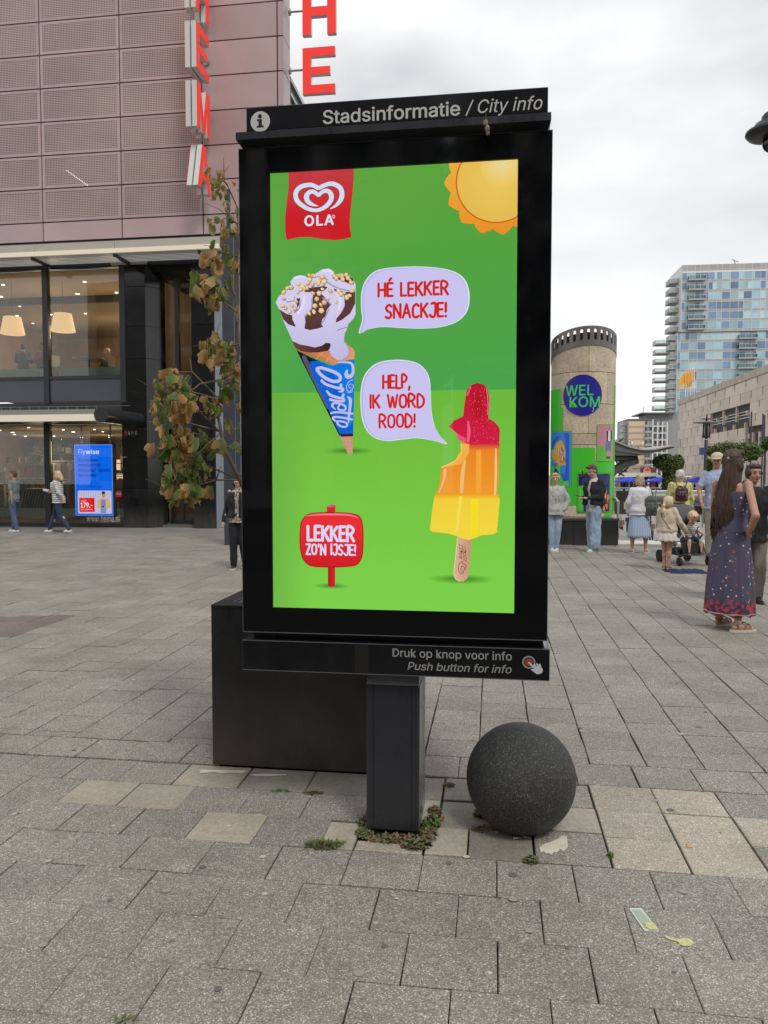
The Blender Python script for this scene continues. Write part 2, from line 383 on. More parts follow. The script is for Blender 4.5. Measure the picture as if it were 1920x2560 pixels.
# ---------------------------------------------------------------- pavement
KX, KY = 0.03, 3.30
CA, SA = math.cos(ANG), math.sin(ANG)
def k2w(s, t): return (KX+s*CA+t*SA, KY-s*SA+t*CA)          # grid coordinates (along, away) -> world
def w2k(x, y): dx, dy = x-KX, y-KY; return (dx*CA-dy*SA, dx*SA+dy*CA)
def concrete(name, base, dark, light, island=False, amt=.10, ro=.66, bmp=.004):
    """exposed aggregate concrete: grey paste with dark and pale grit, faint broad soiling, own tone per tile"""
    nt = NT(name); b = nt.n('BsdfPrincipled'); nt.l(b.outputs[0], nt.o.inputs[0]); b.inputs['Roughness'].default_value = ro; b.inputs['Specular IOR Level'].default_value = .5
    P = pos(nt)
    def noi(scale, det=2, ro=.5):
        t = nt.n('TexNoise'); t.inputs['Scale'].default_value = scale; t.inputs['Detail'].default_value = det; t.inputs['Roughness'].default_value = ro; nt.l(P, t.inputs['Vector']); return t.outputs[0]
    def ramp(f, a, b_, ca, cb):
        r = nt.n('ValToRGB'); r.color_ramp.elements[0].position = a; r.color_ramp.elements[1].position = b_; r.color_ramp.elements[0].color = ca; r.color_ramp.elements[1].color = cb; nt.l(f, r.inputs[0]); return r.outputs[0]
    def mixc(f, a, b_, blend='MIX'):
        m = nt.n('Mix', data_type='RGBA', blend_type=blend)
        if isinstance(f, float): m.inputs[0].default_value = f
        else: nt.l(f, m.inputs[0])
        for i, q in ((6, a), (7, b_)):
            if isinstance(q, tuple): m.inputs[i].default_value = q
            else: nt.l(q, m.inputs[i])
        return m.outputs[2]
    g = noi(130, 3, .8)
    c = mixc(ramp(g, .40, .60, (0, 0, 0, 1), (1, 1, 1, 1)), dark, base)
    v = nt.n('TexVoronoi'); v.inputs['Scale'].default_value = 260; nt.l(P, v.inputs['Vector'])
    sv = nt.n('SeparateColor'); nt.l(v.outputs['Color'], sv.inputs[0])
    c = mixc(ramp(sv.outputs[0], .88, .94, (0, 0, 0, 1), (1, 1, 1, 1)), c, light)
    c = mixc(1.0, c, ramp(noi(1.3, 5, .6), .25, .75, (.76, .75, .73, 1), (1.13, 1.13, 1.14, 1)), 'MULTIPLY')
    st = noi(.55, 8, .72); c = mixc(1.0, c, ramp(st, .56, .66, (1, 1, 1, 1), (.80, .785, .76, 1)), 'MULTIPLY')
    c = mixc(1.0, c, ramp(noi(9, 5, .6), .3, .7, (.9, .9, .89, 1), (1.08, 1.08, 1.08, 1)), 'MULTIPLY')
    c = mixc(1.0, c, ramp(noi(38, 4, .75), .35, .65, (.84, .84, .835, 1), (1.14, 1.14, 1.14, 1)), 'MULTIPLY')
    rr = nt.n('NewGeometry').outputs['Random Per Island'] if island else nt.n('ObjectInfo').outputs['Random']
    c = mixc(1.0, c, ramp(rr, 0, 1, (1-amt, 1-amt*1.02, 1-amt*1.05, 1), (1+amt*.8, 1+amt*.78, 1+amt*.75, 1)), 'MULTIPLY')
    nt.l(c, b.inputs['Base Color'])
    bp = nt.n('Bump'); bp.inputs['Strength'].default_value = .55; bp.inputs['Distance'].default_value = bmp; nt.l(g, bp.inputs['Height']); nt.l(bp.outputs[0], b.inputs['Normal'])
    return nt.m
M_TILE = concrete('grey_concrete', (.345, .32, .283, 1), (.150, .140, .125, 1), (.60, .57, .52, 1))
M_TILEI = concrete('grey_concrete_field', (.345, .32, .283, 1), (.150, .140, .125, 1), (.60, .57, .52, 1), island=True)
M_BEIGE = concrete('beige_concrete', (.47, .43, .345, 1), (.30, .27, .215, 1), (.72, .68, .6, 1), amt=.07)
M_SAND = concrete('plain_sand_concrete', (.42, .385, .31, 1), (.36, .33, .265, 1), (.5, .47, .4, 1), amt=.09)
M_DUST = concrete('worn_grey_concrete', (.27, .255, .215, 1), (.215, .205, .175, 1), (.36, .34, .3, 1), amt=.1)
M_SOIL = mat('joint_sand', (.05, .045, .037), .95, var=.4, vscale=30)
M_REDD = concrete('reddish_concrete', (.2, .165, .15, 1), (.13, .105, .095, 1), (.3, .26, .24, 1), amt=.1)
def field_mat():
    nt = NT('far_paving_field'); b = nt.n('BsdfPrincipled'); nt.l(b.outputs[0], nt.o.inputs[0]); b.inputs['Roughness'].default_value = .68
    m = nt.n('Mapping'); m.inputs['Rotation'].default_value = (0, 0, ANG+R(90)); nt.l(nt.n('NewGeometry').outputs['Position'], m.inputs[0])
    k = nt.n('TexBrick'); k.inputs['Scale'].default_value = 1; k.inputs['Brick Width'].default_value = .3; k.inputs['Row Height'].default_value = .3; k.inputs['Mortar Size'].default_value = .006
    k.inputs['Color1'].default_value = (.29, .272, .246, 1); k.inputs['Color2'].default_value = (.25, .236, .214, 1); k.inputs['Mortar'].default_value = (.11, .105, .095, 1); nt.l(m.outputs[0], k.inputs['Vector'])
    t = nt.n('TexNoise'); t.inputs['Scale'].default_value = .5; t.inputs['Detail'].default_value = 6; nt.l(pos(nt), t.inputs['Vector'])
    r = nt.n('MapRange'); r.inputs['From Min'].default_value = .3; r.inputs['From Max'].default_value = .7; r.inputs['To Min'].default_value = .78; r.inputs['To Max'].default_value = 1.15; nt.l(t.outputs[0], r.inputs[0])
    x = nt.n('Mix', data_type='RGBA', blend_type='MULTIPLY'); x.inputs[0].default_value = 1; nt.l(k.outputs[0], x.inputs[6]); nt.l(r.outputs[0], x.inputs[7]); nt.l(x.outputs[2], b.inputs['Base Color'])
    return nt.m
M_FIELD = field_mat()

mb = MB()
def quad(mb, x0, x1, y0, y1, z, mi=0): mb.add([(x0, y0, z), (x1, y0, z), (x1, y1, z), (x0, y1, z)], [(0, 1, 2, 3)], mi)
quad(mb, -90, 90, -60, 17.45, -.022); quad(mb, -90, 4.6, 17.45, 420, -.022)
pave = mb.build('pavement', M_SOIL, kind='structure')
rng = random.Random(3)
tile_me = {}
def tile_mesh(w, d, m):
    key = (round(w, 3), round(d, 3), m.name)
    if key in tile_me: return tile_me[key]
    b = MB(); c = .003; h = .045
    x, y = w/2, d/2
    vs = [(-x, -y, -h), (x, -y, -h), (x, y, -h), (-x, y, -h), (-x, -y, -c), (x, -y, -c), (x, y, -c), (-x, y, -c), (-x+c, -y+c, 0), (x-c, -y+c, 0), (x-c, y-c, 0), (-x+c, y-c, 0)]
    fs = [(0, 1, 5, 4), (1, 2, 6, 5), (2, 3, 7, 6), (3, 0, 4, 7), (4, 5, 9, 8), (5, 6, 10, 9), (6, 7, 11, 10), (7, 4, 8, 11), (8, 9, 10, 11)]
    b.add(vs, fs); me = bpy.data.meshes.new('paving_tile'); me.from_pydata([tuple(v) for v in b.v], [], b.f); me.materials.append(m)
    tile_me[key] = (me, vs, fs); return tile_me[key]
# where each tile lies in the square's grid (s along the kiosk front, t away from the camera)
tiles = []                       # s, t, width, depth, material
PIT = .276
def visible(s, t, mar=1.3):
    x, y = k2w(s, t); return y > .9 and abs(x) < .5*y+mar and not (x > 4.2 and y > 17.0)
RDA, RDB = (-4.688,4.092), (-4.048,3.643)
for r in range(-9, 8):           # rows that run along the kiosk front
    t0 = -.12+(r)*PIT + (0 if r < 5 else .02*(r-4)); d = PIT
    if r == 4: d = .29
    off = [.01, .155][r % 2] if r < 4 else .02
    for i in range(-17, 14):
        s0 = off+i*.304
        if r in (4, 5, 6, 7): s0 = -.27+.305*i + (.15 if r in (5,) else 0)
        sc_m = s0+.15; tc_m = t0+d/2
        if r > 3 and r != 4: continue
        tiles.append([s0, t0, .304, d, None])
# overwrite the strip near the post with the worn and beige tiles of the photograph
def cut(s0, s1, t0, t1):
    out = []
    for T in tiles:
        a, b, w, d, m = T
        if a < s1-.02 and a+w > s0+.02 and b < t1-.02 and b+d > t0+.02:
            if a < s0-.06: out.append([a, b, s0-a, d, m])
            if a+w > s1+.06: out.append([s1, b, a+w-s1, d, m])
            continue
        out.append(T)
    tiles[:] = out
def lay(s0, t0, w, d, m=None): tiles.append([s0, t0, w, d, m])
cut(.925, 2.16, -.12, .72)
for j, tt in enumerate((-.118, .158, .445)):
    for i in range(4):
        if i >= 2: lay(.93+.309*i, tt, .305, .285 if j else .274, M_BEIGE if (j == 1 and i == 2) else None)
        else: lay(.93+.309*i, tt, .305, .285 if j else .274, M_BEIGE)
cut(-.15, .93, -.118, .72)
lay(.62, .19, .305, .255, M_SAND); lay(.62, -.11, .305, .29, None); lay(.34, -.11, .275, .29, M_DUST); lay(.155, -.105, .18, .25, M_SAND)
lay(.2, .15, .41, .29, M_DUST); lay(.2, .445, .41, .27, M_DUST); lay(.62, .45, .305, .265, None)
lay(-.145, -.11, .29, .085, M_BEIGE); lay(-.145, .175, .335, .26, M_SAND); lay(-.145, .44, .335, .27, M_DUST)
cut(-.30, -.15, -.118, .14); lay(-.30, -.112, .15, .245, M_SAND)
cut(-1.206, -.15, .42, .72)
for i in range(3): lay(-1.202+.352*i, .435, .348, .275, [M_SAND, M_DUST, M_DUST][i])
for T in tiles:                  # single pale tiles in the left rows
    s, t, w, d, m = T; cs, ct = s+w/2, t+d/2
    if m is None and .155 < t+.01 < .30 and (-1.72 < cs < -1.06): T[4] = M_SAND
    if m is None and -.13 < t < -.1+.02 and (-1.0 < cs < -.7): T[4] = M_SAND
    if m is None and .12 < t < .2 and cs < -2.15 and cs > -2.5: T[4] = M_BEIGE
t = .735
cut(-9, 9, .73, 1.03)
for i in range(-16, 14): lay(-.05+.31*i+.0, .735, .308, .29)
# columns that run away from the camera
for i in range(-62, 62):
    s0 = .975+.307*(i-1)
    t0 = 1.03-rng.choice((0, .06, .12, .2))*0; o = rng.random()*.3
    first = True; t = 1.03
    while t < 15.4:
        d = .30 if not first else max(.09, o)
        if visible(s0+.15, t+.15):
            m = None
            if rng.random() < .012 and t > 1.5: m = M_DUST
            if RDA[0]-.9 < s0 < RDB[0]-.2 and RDB[1]-.1 < t < RDA[1]+.5: m = M_REDD
            tiles.append([s0, t, .307, d, m])
        t += d; first = False
def px_size(T):
    x, y = k2w(T[0]+T[2]/2, T[1]+T[3]/2); return -1e9 if (y < 1.15 or abs(x) > .5*y+.25) else 1.0/max(y, .5)**2
tiles = [T for T in tiles if visible(T[0]+T[2]/2, T[1]+T[3]/2)]
tiles.sort(key=px_size, reverse=True)
stuff = MB(); nt_parts = 0
for idx, (s, t, w, d, m) in enumerate(tiles):
    gs = (.002, .003, .004, .006) if t < 1 else (.004, .006, .008, .011); gap = rng.choice(gs); w2, d2 = w-gap, d-rng.choice(gs)
    me, vs, fs = tile_mesh(round(w2, 3), round(d2, 3), m or M_TILE)
    x, y = k2w(s+w/2+rng.uniform(-.0015, .0015), t+d/2+rng.uniform(-.0015, .0015)); dist = max(0, t)
    z = rng.uniform(-.002, .001); rx, ry = rng.uniform(-.005, .005), rng.uniform(-.005, .005)
    if rng.random() < .14: rx *= 3; ry *= 2.4; z -= .003
    if idx < 290:
        o = link('paving_tile', me, pave, (x, y, z), (rx, ry, -ANG+rng.uniform(-.006, .006))); nt_parts += 1
    else:
        Mx = Matrix.Translation((x, y, z)) @ Matrix.Rotation(-ANG+rng.uniform(-.006, .006), 4, 'Z') @ Matrix.Rotation(rx, 4, 'X') @ Matrix.Rotation(ry, 4, 'Y')
        mi = {None: 0, M_BEIGE: 1, M_SAND: 2, M_DUST: 3, M_REDD: 4}[m]
        stuff.add(vs, fs, mi, Mx)
o = stuff.build('paving_tiles', [M_TILEI, M_BEIGE, M_SAND, M_DUST, M_REDD], pave, fixn=False); o['kind'] = 'stuff'
# far part of the square: plain sheet, the tiles too flat to tell apart
mb = MB()
def kq(s0, s1, t0, t1, z): mb.add([(*k2w(s0, t0), z), (*k2w(s1, t0), z), (*k2w(s1, t1), z), (*k2w(s0, t1), z)], [(0, 1, 2, 3)])
kq(-60, 4.1, 15.45, 200, -.004)
mb.add([(4.2, 17.0, -.014), (30, 17.0, -.014), (30, 17.44, -.014), (4.2, 17.44, -.014)], [(0, 1, 2, 3)])
mb.build('far_pavement', M_FIELD, kind='structure')

# ---------------------------------------------------------------- city information kiosk
M_BLK = mat('black_glazed_border', (.0035, .0035, .005), .06, rv=.055, spec=.5, fine=.2, fscale=300)
M_ANT = mat('anthracite_powder_coat', (.018, .019, .026), .34, rv=.14, fine=.25, fscale=220, var=.12, vscale=6, dirt=((.06, .055, .05), -.05, .4, .22))
M_ANT2 = mat('anthracite_light_edge', (.10, .10, .115), .4, fine=.15, fscale=200)
M_GLS = glass('screen_glass', (.97, .97, .97), 1.45, 0.0, .8)
M_PRT = mat('grey_print', (.60, .60, .57), .5)
M_PRT2 = mat('dim_grey_print', (.30, .30, .30), .5)
M_RED2 = mat('muted_red_print', (.38, .07, .045), .5)
kio = thing('information_kiosk', 'tall black city information kiosk on a single post, its bright green screen showing ice cream', 'information kiosk', (KX, KY, 0), -ANG)
b = MB(); b.bbox(-.664, .664, .004, .30, .90, 2.999, .005); b.build('housing', M_ANT, kio)
b = MB()                                                   # black glass surround
for (x0, x1, z0, z1) in ((-.661, -.526, .903, 2.996), (.526, .661, .903, 2.996), (-.526, .526, .903, 1.011), (-.526, .526, 2.892, 2.996)): b.box(x0, x1, -.004, .0036, z0, z1)
b.build('screen_border', M_BLK, kio)
b = MB(); b.box(-.664, .664, -.004, .003, .8985, .9025); b.box(-.664, -.6615, -.004, .003, .9, 2.999); b.box(.6615, .664, -.004, .003, .9, 2.999); b.box(-.664, .664, -.004, .003, 2.9965, 3.0)
b.build('edge_trim', M_ANT2, kio)
b = MB(); b.box(-.63, .65, .05, .27, .869, .8995); b.build('spacer', M_ANT, kio)
b = MB(); v = [(-.658, -.055, 3.016), (.654, -.055, 3.016), (.654, -.055, 3.047), (-.658, -.055, 3.047), (-.645, -.004, 3.001), (.645, -.004, 3.001), (-.658, .31, 3.047), (.654, .31, 3.047), (-.645, .30, 3.001), (.645, .30, 3.001), (-.658, .31, 3.016), (.654, .31, 3.016)]
b.add(v, [(0, 1, 2, 3), (4, 5, 1, 0), (3, 2, 7, 6), (8, 9, 5, 4), (10, 11, 9, 8), (6, 7, 11, 10), (0, 3, 6, 10), (4, 0, 10, 8), (1, 11, 7, 2), (5, 9, 11, 1)]); b.build('cornice', M_ANT, kio)
b = MB(); b.bbox(-.612, .641, 0.0, .09, 3.073, 3.173, .003); hd = b.build('header_panel', mat('black_gloss_panel', (.008, .008, .011), .12, spec=.5), kio); hd.location = (0, -.054, -.0255)
b = MB(); b.bbox(-.66, .673, -.022, .24, .734, .868, .003); bar = b.build('button_bar', mat('black_satin_panel', (.006, .006, .008), .17, rv=.1, fine=.3, fscale=150), kio)
b = MB(); b.box(-.66, .673, -.0245, -.0225, .7335, .7365); b.box(-.66, .673, -.0245, -.0225, .865, .8685); b.build('bar_trim', M_ANT2, kio)
slab('sensor_window', mat('black_matt', (.002, .002, .002), .6), -.155, -.095, -.0235, -.0222, .739, .862, kio)
# post
b = MB(); b.bbox(-.115, .118, .042, .33, .02, .672, .003)
post = b.build('post', M_ANT, kio)
b = MB(); b.add([(-.115, .042, .6725), (.118, .042, .6725), (.118, .33, .6725), (-.115, .33, .6725), (-.112, .085, .7335), (.115, .085, .7335), (.115, .33, .7335), (-.112, .33, .7335)], [(0, 1, 5, 4), (1, 2, 6, 5), (2, 3, 7, 6), (3, 0, 4, 7), (4, 5, 6, 7), (3, 2, 1, 0)]); b.build('sloped_cap', mat('sky_lit_anthracite_cap', (.27, .27, .30), .35), post); slab('side_sheen', mat('satin_side_sky_sheen', (.13, .13, .135), .28, rv=.1), .1182, .1215, .05, .325, .03, .668, post)  # cap and right-hand plate paler: sky reflection put into their colour
b = MB()
for x in (-.084, .087): b.box(x-.001, x+.001, .0405, .0418, .03, .67)
b.build('seam', mat('black_gap', (.003, .003, .003), .9), post)
slab('foot', M_ANT, -.105, .108, .06, .31, -.02, .0195, post)
# header lettering
hz0, hz1 = (-0.2787,3.083)[1], (-0.2784,3.14)[1]
hx0, hx1, hx2, hx3 = (-0.2786,3.109)[0], (0.2888,3.106)[0], (0.3109,3.113)[0], (0.6187,3.11)[0]
put_text('lettering', M_PRT, hd, 'Stadsinformatie', hx0, hx1, hz0, hz1, -.0012, bold=.022)
put_text('lettering', M_PRT, hd, '/ City info', hx2, hx3, hz0-.011, hz1+.001, -.0012, bold=-.012, shear=.22)
ic = (-0.55,3.111); ir = ((-0.5078,3.113)[0]-(-0.5924,3.111)[0])/2
b = MB(); n = 28
b.prism([(ic[0]+ir*math.cos(2*math.pi*i/n), ic[1]+ir*math.sin(2*math.pi*i/n)) for i in range(n)], -.001, 0.0); b.build('info_disc', M_PRT, hd)
b = MB(); x, z = ic
b.prism([(x-.014, z+.010), (x+.007, z+.010), (x+.007, z-.017), (x+.015, z-.017), (x+.015, z-.024), (x-.015, z-.024), (x-.015, z-.017), (x-.007, z-.017), (x-.007, z+.003), (x-.014, z+.003)], -.002, -.0012)
b.prism([(x-.001+.0085*math.cos(2*math.pi*i/12), z+.0215+.0085*math.sin(2*math.pi*i/12)) for i in range(12)], -.002, -.0012)
b.build('info_symbol', mat('black_print', (.006, .006, .008), .4), hd)
# bar lettering
a0, a1 = (0.0105,0.8173), (0.0105,0.851); bx = (0.516,0.8193)[0]; h_ = a1[1]-a0[1]
put_text('lettering', M_PRT2, bar, 'Druk op knop voor info', a0[0], bx, a0[1]-.33*h_, a1[1]+.03*h_, -.0240, bold=.012)
c0, c1 = (0.0753,0.7604), (0.0836,0.7944); h_ = c1[1]-c0[1]
put_text('lettering', M_PRT2, bar, 'Push button for info', c0[0], bx, c0[1], c1[1]+.03*h_, -.0240, bold=.012, shear=.22)
A_ = Art(-.0240)
g1 = rgb(150, 150, 150); rd = rgb(150, 62, 48); q = (0.5869,0.811); u = .000818
A_.ellipse(q[0], q[1], 33*u, 33*u, g1); A_.ellipse(q[0], q[1], 26*u, 26*u, rgb(15, 15, 18)); A_.ellipse(q[0], q[1], 21*u, 21*u, rd)
hw = rgb(196, 196, 200)
for st, w in (([(1018, 120), (1068, 168)], 17), ([(1066, 136), (1082, 168)], 15), ([(1088, 130), (1102, 165)], 15), ([(1112, 134), (1122, 170)], 15)):
    pass
for st in ([(0.5885,0.809),(0.6127,0.7852)], [(0.6107,0.8013),(0.6192,0.7855)], [(0.6208,0.8045),(0.6284,0.7877)], [(0.6319,0.8029),(0.6376,0.7861)]): A_.stroke(st, .0075, hw, smooth=0)
q = (0.6266,0.78); A_.ellipse(q[0], q[1], .019, .0165, hw, rot=-.5)
A_.poly([(0.5943,0.7808),(0.6081,0.7851),(0.6221,0.7723),(0.6291,0.7621),(0.6199,0.7618)], hw)
hand = A_.build('button_symbol', print_attr('symbol_print'), bar)

# the advertisement shown on the kiosk screen
W = rgb
AD = Art(.0030)
LAV = W(222, 218, 248); BUB = W(200, 196, 240); REDT = W(212, 38, 32); RED = W(205, 34, 42)
def mixc(a, b, t): t = max(0, min(1, t)); return tuple(a[i]*(1-t)+b[i]*t for i in range(4))
zs = (-0.5164,1.953)[1]
AD.grid(-.525, .525, zs, 2.891, 6, 12, lambda p: mixc(mixc(W(76, 166, 78), W(92, 164, 60), (p[1]-zs)/(.9)), W(104, 170, 72), .5*max(0, (p[1]-2.5)/.4)*max(0, 1-abs(p[0]+.05)*3)+.35*max(0, -p[0]-.45)*8))
AD.grid(-.525, .525, 1.012, zs, 6, 12, lambda p: mixc(mixc(W(128, 212, 76), W(110, 186, 62), (p[1]-1.05)/(zs-1.05)), W(104, 172, 70), .8*max(0, (-p[0]-.44)*10)))
# red banner
AD.poly([(-0.446,2.894),(-0.2627,2.893),(-0.1598,2.894),(-0.1591,2.864),(-0.1642,2.802),(-0.1731,2.725),(-0.1782,2.677),(-0.1758,2.639),(-0.1696,2.607),(-0.2009,2.6),(-0.2436,2.597),(-0.3016,2.604),(-0.3522,2.615),(-0.4031,2.616),(-0.4543,2.606),(-0.4612,2.646),(-0.4608,2.703),(-0.4533,2.763),(-0.4452,2.824),(-0.4441,2.872)], lambda p: mixc(W(206, 32, 40), W(196, 62, 68), (p[1]-2.70)/.19))
hp = [(-0.2633,2.729),(-0.2381,2.742),(-0.2167,2.765),(-0.2111,2.792),(-0.2216,2.818),(-0.2529,2.834),(-0.2843,2.83),(-0.3126,2.818)]
AD.stroke(hp, [.003, .012, .0195, .0205, .0195, .0185, .0175, .0165], W(206, 226, 246), cap=False)
AD.stroke([(-0.3126,2.818),(-0.3385,2.832),(-0.3638,2.834),(-0.3943,2.826),(-0.4127,2.803),(-0.4073,2.771),(-0.3769,2.744),(-0.344,2.729),(-0.3137,2.727),(-0.2821,2.74),(-0.2601,2.764),(-0.258,2.788),(-0.2718,2.804),(-0.2932,2.804),(-0.3127,2.788)], [.0165, .0175, .0185, .0195, .0205, .0195, .0175, .0155, .015, .018, .020, .0205, .018, .0165, .0155], W(206, 226, 246), cap=False)
AD.stroke([(-0.3127,2.788),(-0.3336,2.804),(-0.3538,2.803),(-0.3661,2.786),(-0.3603,2.766),(-0.3401,2.751),(-0.3149,2.744)], [.0155, .017, .0185, .022, .020, .013, .003], W(206, 226, 246), cap=False)
z0, z1 = (-0.3736,2.662), (-0.3733,2.705); AD.text('OLA', z0[0], (-0.2484,2.663)[0], z0[1], z1[1], W(210, 228, 246), bold=.045, spacing=1.12)
q = (-0.2483,2.696); AD.ellipse(q[0], q[1], .0075, .0075, LAV); AD.ellipse(q[0], q[1], .0058, .0058, RED); AD.text('R', q[0]-.0025, q[0]+.003, q[1]-.0038, q[1]+.0038, LAV)
# sun in the corner
sc0 = (0.4453,2.812); sr = sc0[0]-(0.2765,2.808)[0]
pts = []
for i in range(180):
    a = 2*math.pi*i/180; k = (i % 12)/12.0; pr = 1.17+.155*(1-abs(2*k-1))**.85
    pts.append((sc0[0]+sr*pr*math.cos(a), sc0[1]+sr*pr*math.sin(a)))
AD.poly(pts, lambda p: mixc(W(236, 140, 34), W(240, 176, 66), (p[1]-2.55)/.35))
AD.ellipse(sc0[0], sc0[1], sr*1.035, sr*1.035, W(200, 110, 30), 60)
AD.ellipse(sc0[0]-.0, sc0[1], sr, sr, W(240, 202, 96), 60, rim=W(232, 190, 84), rings=6)
AD.ellipse(sc0[0]+.02, sc0[1]+.06, sr*.55, sr*.5, W(236, 220, 150), 40, rim=W(240, 202, 96), rings=5)
# cone
q = (-0.1829,1.7); AD.ellipse(q[0], q[1], .105, .016, W(62, 112, 40), 36, rim=W(113, 190, 64), rings=5)
AD.poly([(-0.2253,1.767),(-0.1651,1.768),(-0.1668,1.689),(-0.1761,1.681),(-0.1875,1.685)], lambda p: mixc(W(120, 78, 62), W(196, 148, 122), (p[0]+.29)/.06))
for (a, b_) in ([(-0.215,1.747),(-0.1661,1.742)], [(-0.207,1.731),(-0.1663,1.725)], [(-0.2001,1.712),(-0.1668,1.708)], [(-0.1933,1.697),(-0.1673,1.694)], [(-0.2012,1.758),(-0.176,1.683)], [(-0.1851,1.76),(-0.1691,1.69)]): AD.stroke([a, b_], .0016, W(218, 172, 142), smooth=0)
AD.poly([(-0.4137,2.136),(-0.3917,2.125),(-0.35,2.103),(-0.3107,2.086),(-0.2716,2.069),(-0.244,2.068),(-0.2072,2.08),(-0.1587,2.092),(-0.1606,1.933),(-0.1649,1.766),(-0.226,1.766),(-0.2677,1.849),(-0.3228,1.957)], W(16, 22, 44))
AD.stroke([(-0.3801,2.105),(-0.3618,2.066),(-0.3388,2.016),(-0.3067,1.95),(-0.2768,1.887)], [.018, .02, .018, .016, .012], W(96, 84, 102))
AD.poly([(-0.3535,2.086),(-0.3153,2.088),(-0.2716,2.069),(-0.244,2.069),(-0.2072,2.079),(-0.1587,2.091),(-0.1606,1.933),(-0.1649,1.768),(-0.2214,1.768),(-0.2539,1.835),(-0.2723,1.878),(-0.286,1.916),(-0.3113,1.957),(-0.3388,2.016),(-0.3543,2.066)], W(4, 98, 208))
AD.poly([(-0.2854,2.069),(-0.244,2.069),(-0.2072,2.079),(-0.1587,2.091),(-0.1606,1.933),(-0.1643,1.821),(-0.1896,1.798),(-0.2078,1.866),(-0.2213,1.956),(-0.2533,2.033)], W(8, 124, 226))
AD.poly([(-0.2214,1.773),(-0.1648,1.773),(-0.1649,1.762),(-0.2196,1.761)], W(66, 26, 40))
# waffle edge, chocolate and cream
AD.poly([(-0.411,2.135),(-0.3418,2.131),(-0.2705,2.134),(-0.207,2.182),(-0.192,2.154),(-0.1668,2.139),(-0.158,2.122),(-0.1588,2.092),(-0.182,2.09),(-0.2149,2.081),(-0.2428,2.071),(-0.2555,2.067),(-0.2732,2.08),(-0.2961,2.088),(-0.3164,2.096),(-0.3419,2.106),(-0.3777,2.119)], lambda p: mixc(W(190, 112, 66), W(226, 160, 118), (p[0]+.33)/.15))
for (a, b_) in ([(-0.3266,2.096),(-0.2908,2.13)], [(-0.2834,2.083),(-0.2578,2.114)], [(-0.3163,2.12),(-0.2402,2.079)], [(-0.1819,2.147),(-0.1643,2.112)], [(-0.2022,2.093),(-0.1643,2.132)]): AD.stroke([a, b_], .0042, W(232, 150, 96), smooth=0)
AD.poly([(-0.4326,2.174),(-0.398,2.159),(-0.3315,2.148),(-0.283,2.164),(-0.2577,2.161),(-0.2615,2.144),(-0.2756,2.13),(-0.3163,2.124),(-0.3546,2.124),(-0.393,2.131),(-0.4186,2.145)], lambda p: mixc(W(108, 62, 52), W(58, 34, 34), (p[0]+.40)/.1))
AD.poly([(-0.5049,2.343),(-0.4919,2.366),(-0.4582,2.395),(-0.435,2.412),(-0.4387,2.43),(-0.4219,2.449),(-0.3963,2.455),(-0.3734,2.451),(-0.3582,2.439),(-0.3225,2.462),(-0.2996,2.476),(-0.2692,2.479),(-0.2491,2.467),(-0.2428,2.452),(-0.2138,2.456),(-0.1837,2.448),(-0.1637,2.432),(-0.1532,2.408),(-0.1535,2.281),(-0.164,2.261),(-0.1862,2.24),(-0.1893,2.223),(-0.2007,2.201),(-0.2045,2.17),(-0.1794,2.132),(-0.1858,2.105),(-0.2149,2.088),(-0.2351,2.091),(-0.2604,2.109),(-0.2692,2.132),(-0.2615,2.154),(-0.2653,2.162),(-0.283,2.164),(-0.3009,2.152),(-0.3315,2.145),(-0.3673,2.154),(-0.398,2.16),(-0.4313,2.176),(-0.4694,2.26),(-0.4897,2.313)], lambda p: mixc(W(196, 190, 232), W(216, 208, 240), (p[1]-2.12)/.2))
CH = W(76, 46, 46)
for P_ in ([(-0.4897,2.313),(-0.4563,2.292),(-0.4319,2.286),(-0.4302,2.267),(-0.415,2.235),(-0.4489,2.247),(-0.4719,2.27)], [(-0.3407,2.362),(-0.3202,2.389),(-0.2899,2.361),(-0.2617,2.323),(-0.2787,2.304),(-0.2826,2.28),(-0.2992,2.263),(-0.3031,2.243),(-0.2942,2.233),(-0.3159,2.226),(-0.3541,2.22),(-0.3776,2.227),(-0.3731,2.255),(-0.3756,2.275),(-0.3563,2.294),(-0.3409,2.323)],
    [(-0.155,2.376),(-0.1549,2.327),(-0.1765,2.286),(-0.2119,2.26),(-0.2397,2.248),(-0.2366,2.266),(-0.2143,2.292),(-0.2004,2.319),(-0.202,2.351),(-0.204,2.378)], [(-0.2516,2.45),(-0.1862,2.448),(-0.1637,2.432),(-0.1587,2.41),(-0.1813,2.411),(-0.2139,2.428),(-0.2492,2.433)], [(-0.4122,2.357),(-0.3943,2.357),(-0.3996,2.33),(-0.4099,2.315)],
    [(-0.366,2.398),(-0.3405,2.402),(-0.2897,2.405),(-0.2746,2.4),(-0.2898,2.385),(-0.3254,2.379),(-0.3763,2.383)], [(-0.2493,2.394),(-0.204,2.378),(-0.2191,2.368),(-0.2443,2.384)]):
    AD.poly(P_, lambda p: mixc(W(66, 38, 38), W(94, 60, 58), (p[1]-2.13)/.15))
SHD = W(160, 154, 196)
for st in ([(-0.3433,2.353),(-0.346,2.313),(-0.3666,2.289),(-0.3768,2.28)], [(-0.397,2.345),(-0.3997,2.315),(-0.4229,2.296)], [(-0.295,2.354),(-0.2748,2.341),(-0.2596,2.325)], [(-0.2795,2.424),(-0.2442,2.401),(-0.2065,2.387),(-0.1814,2.382)], [(-0.456,2.344),(-0.4354,2.346),(-0.4199,2.362)], [(-0.3175,2.445),(-0.2946,2.442),(-0.2744,2.431)], [(-0.2698,2.306),(-0.2903,2.263),(-0.3005,2.248)]):
    AD.stroke(st, .006, SHD)
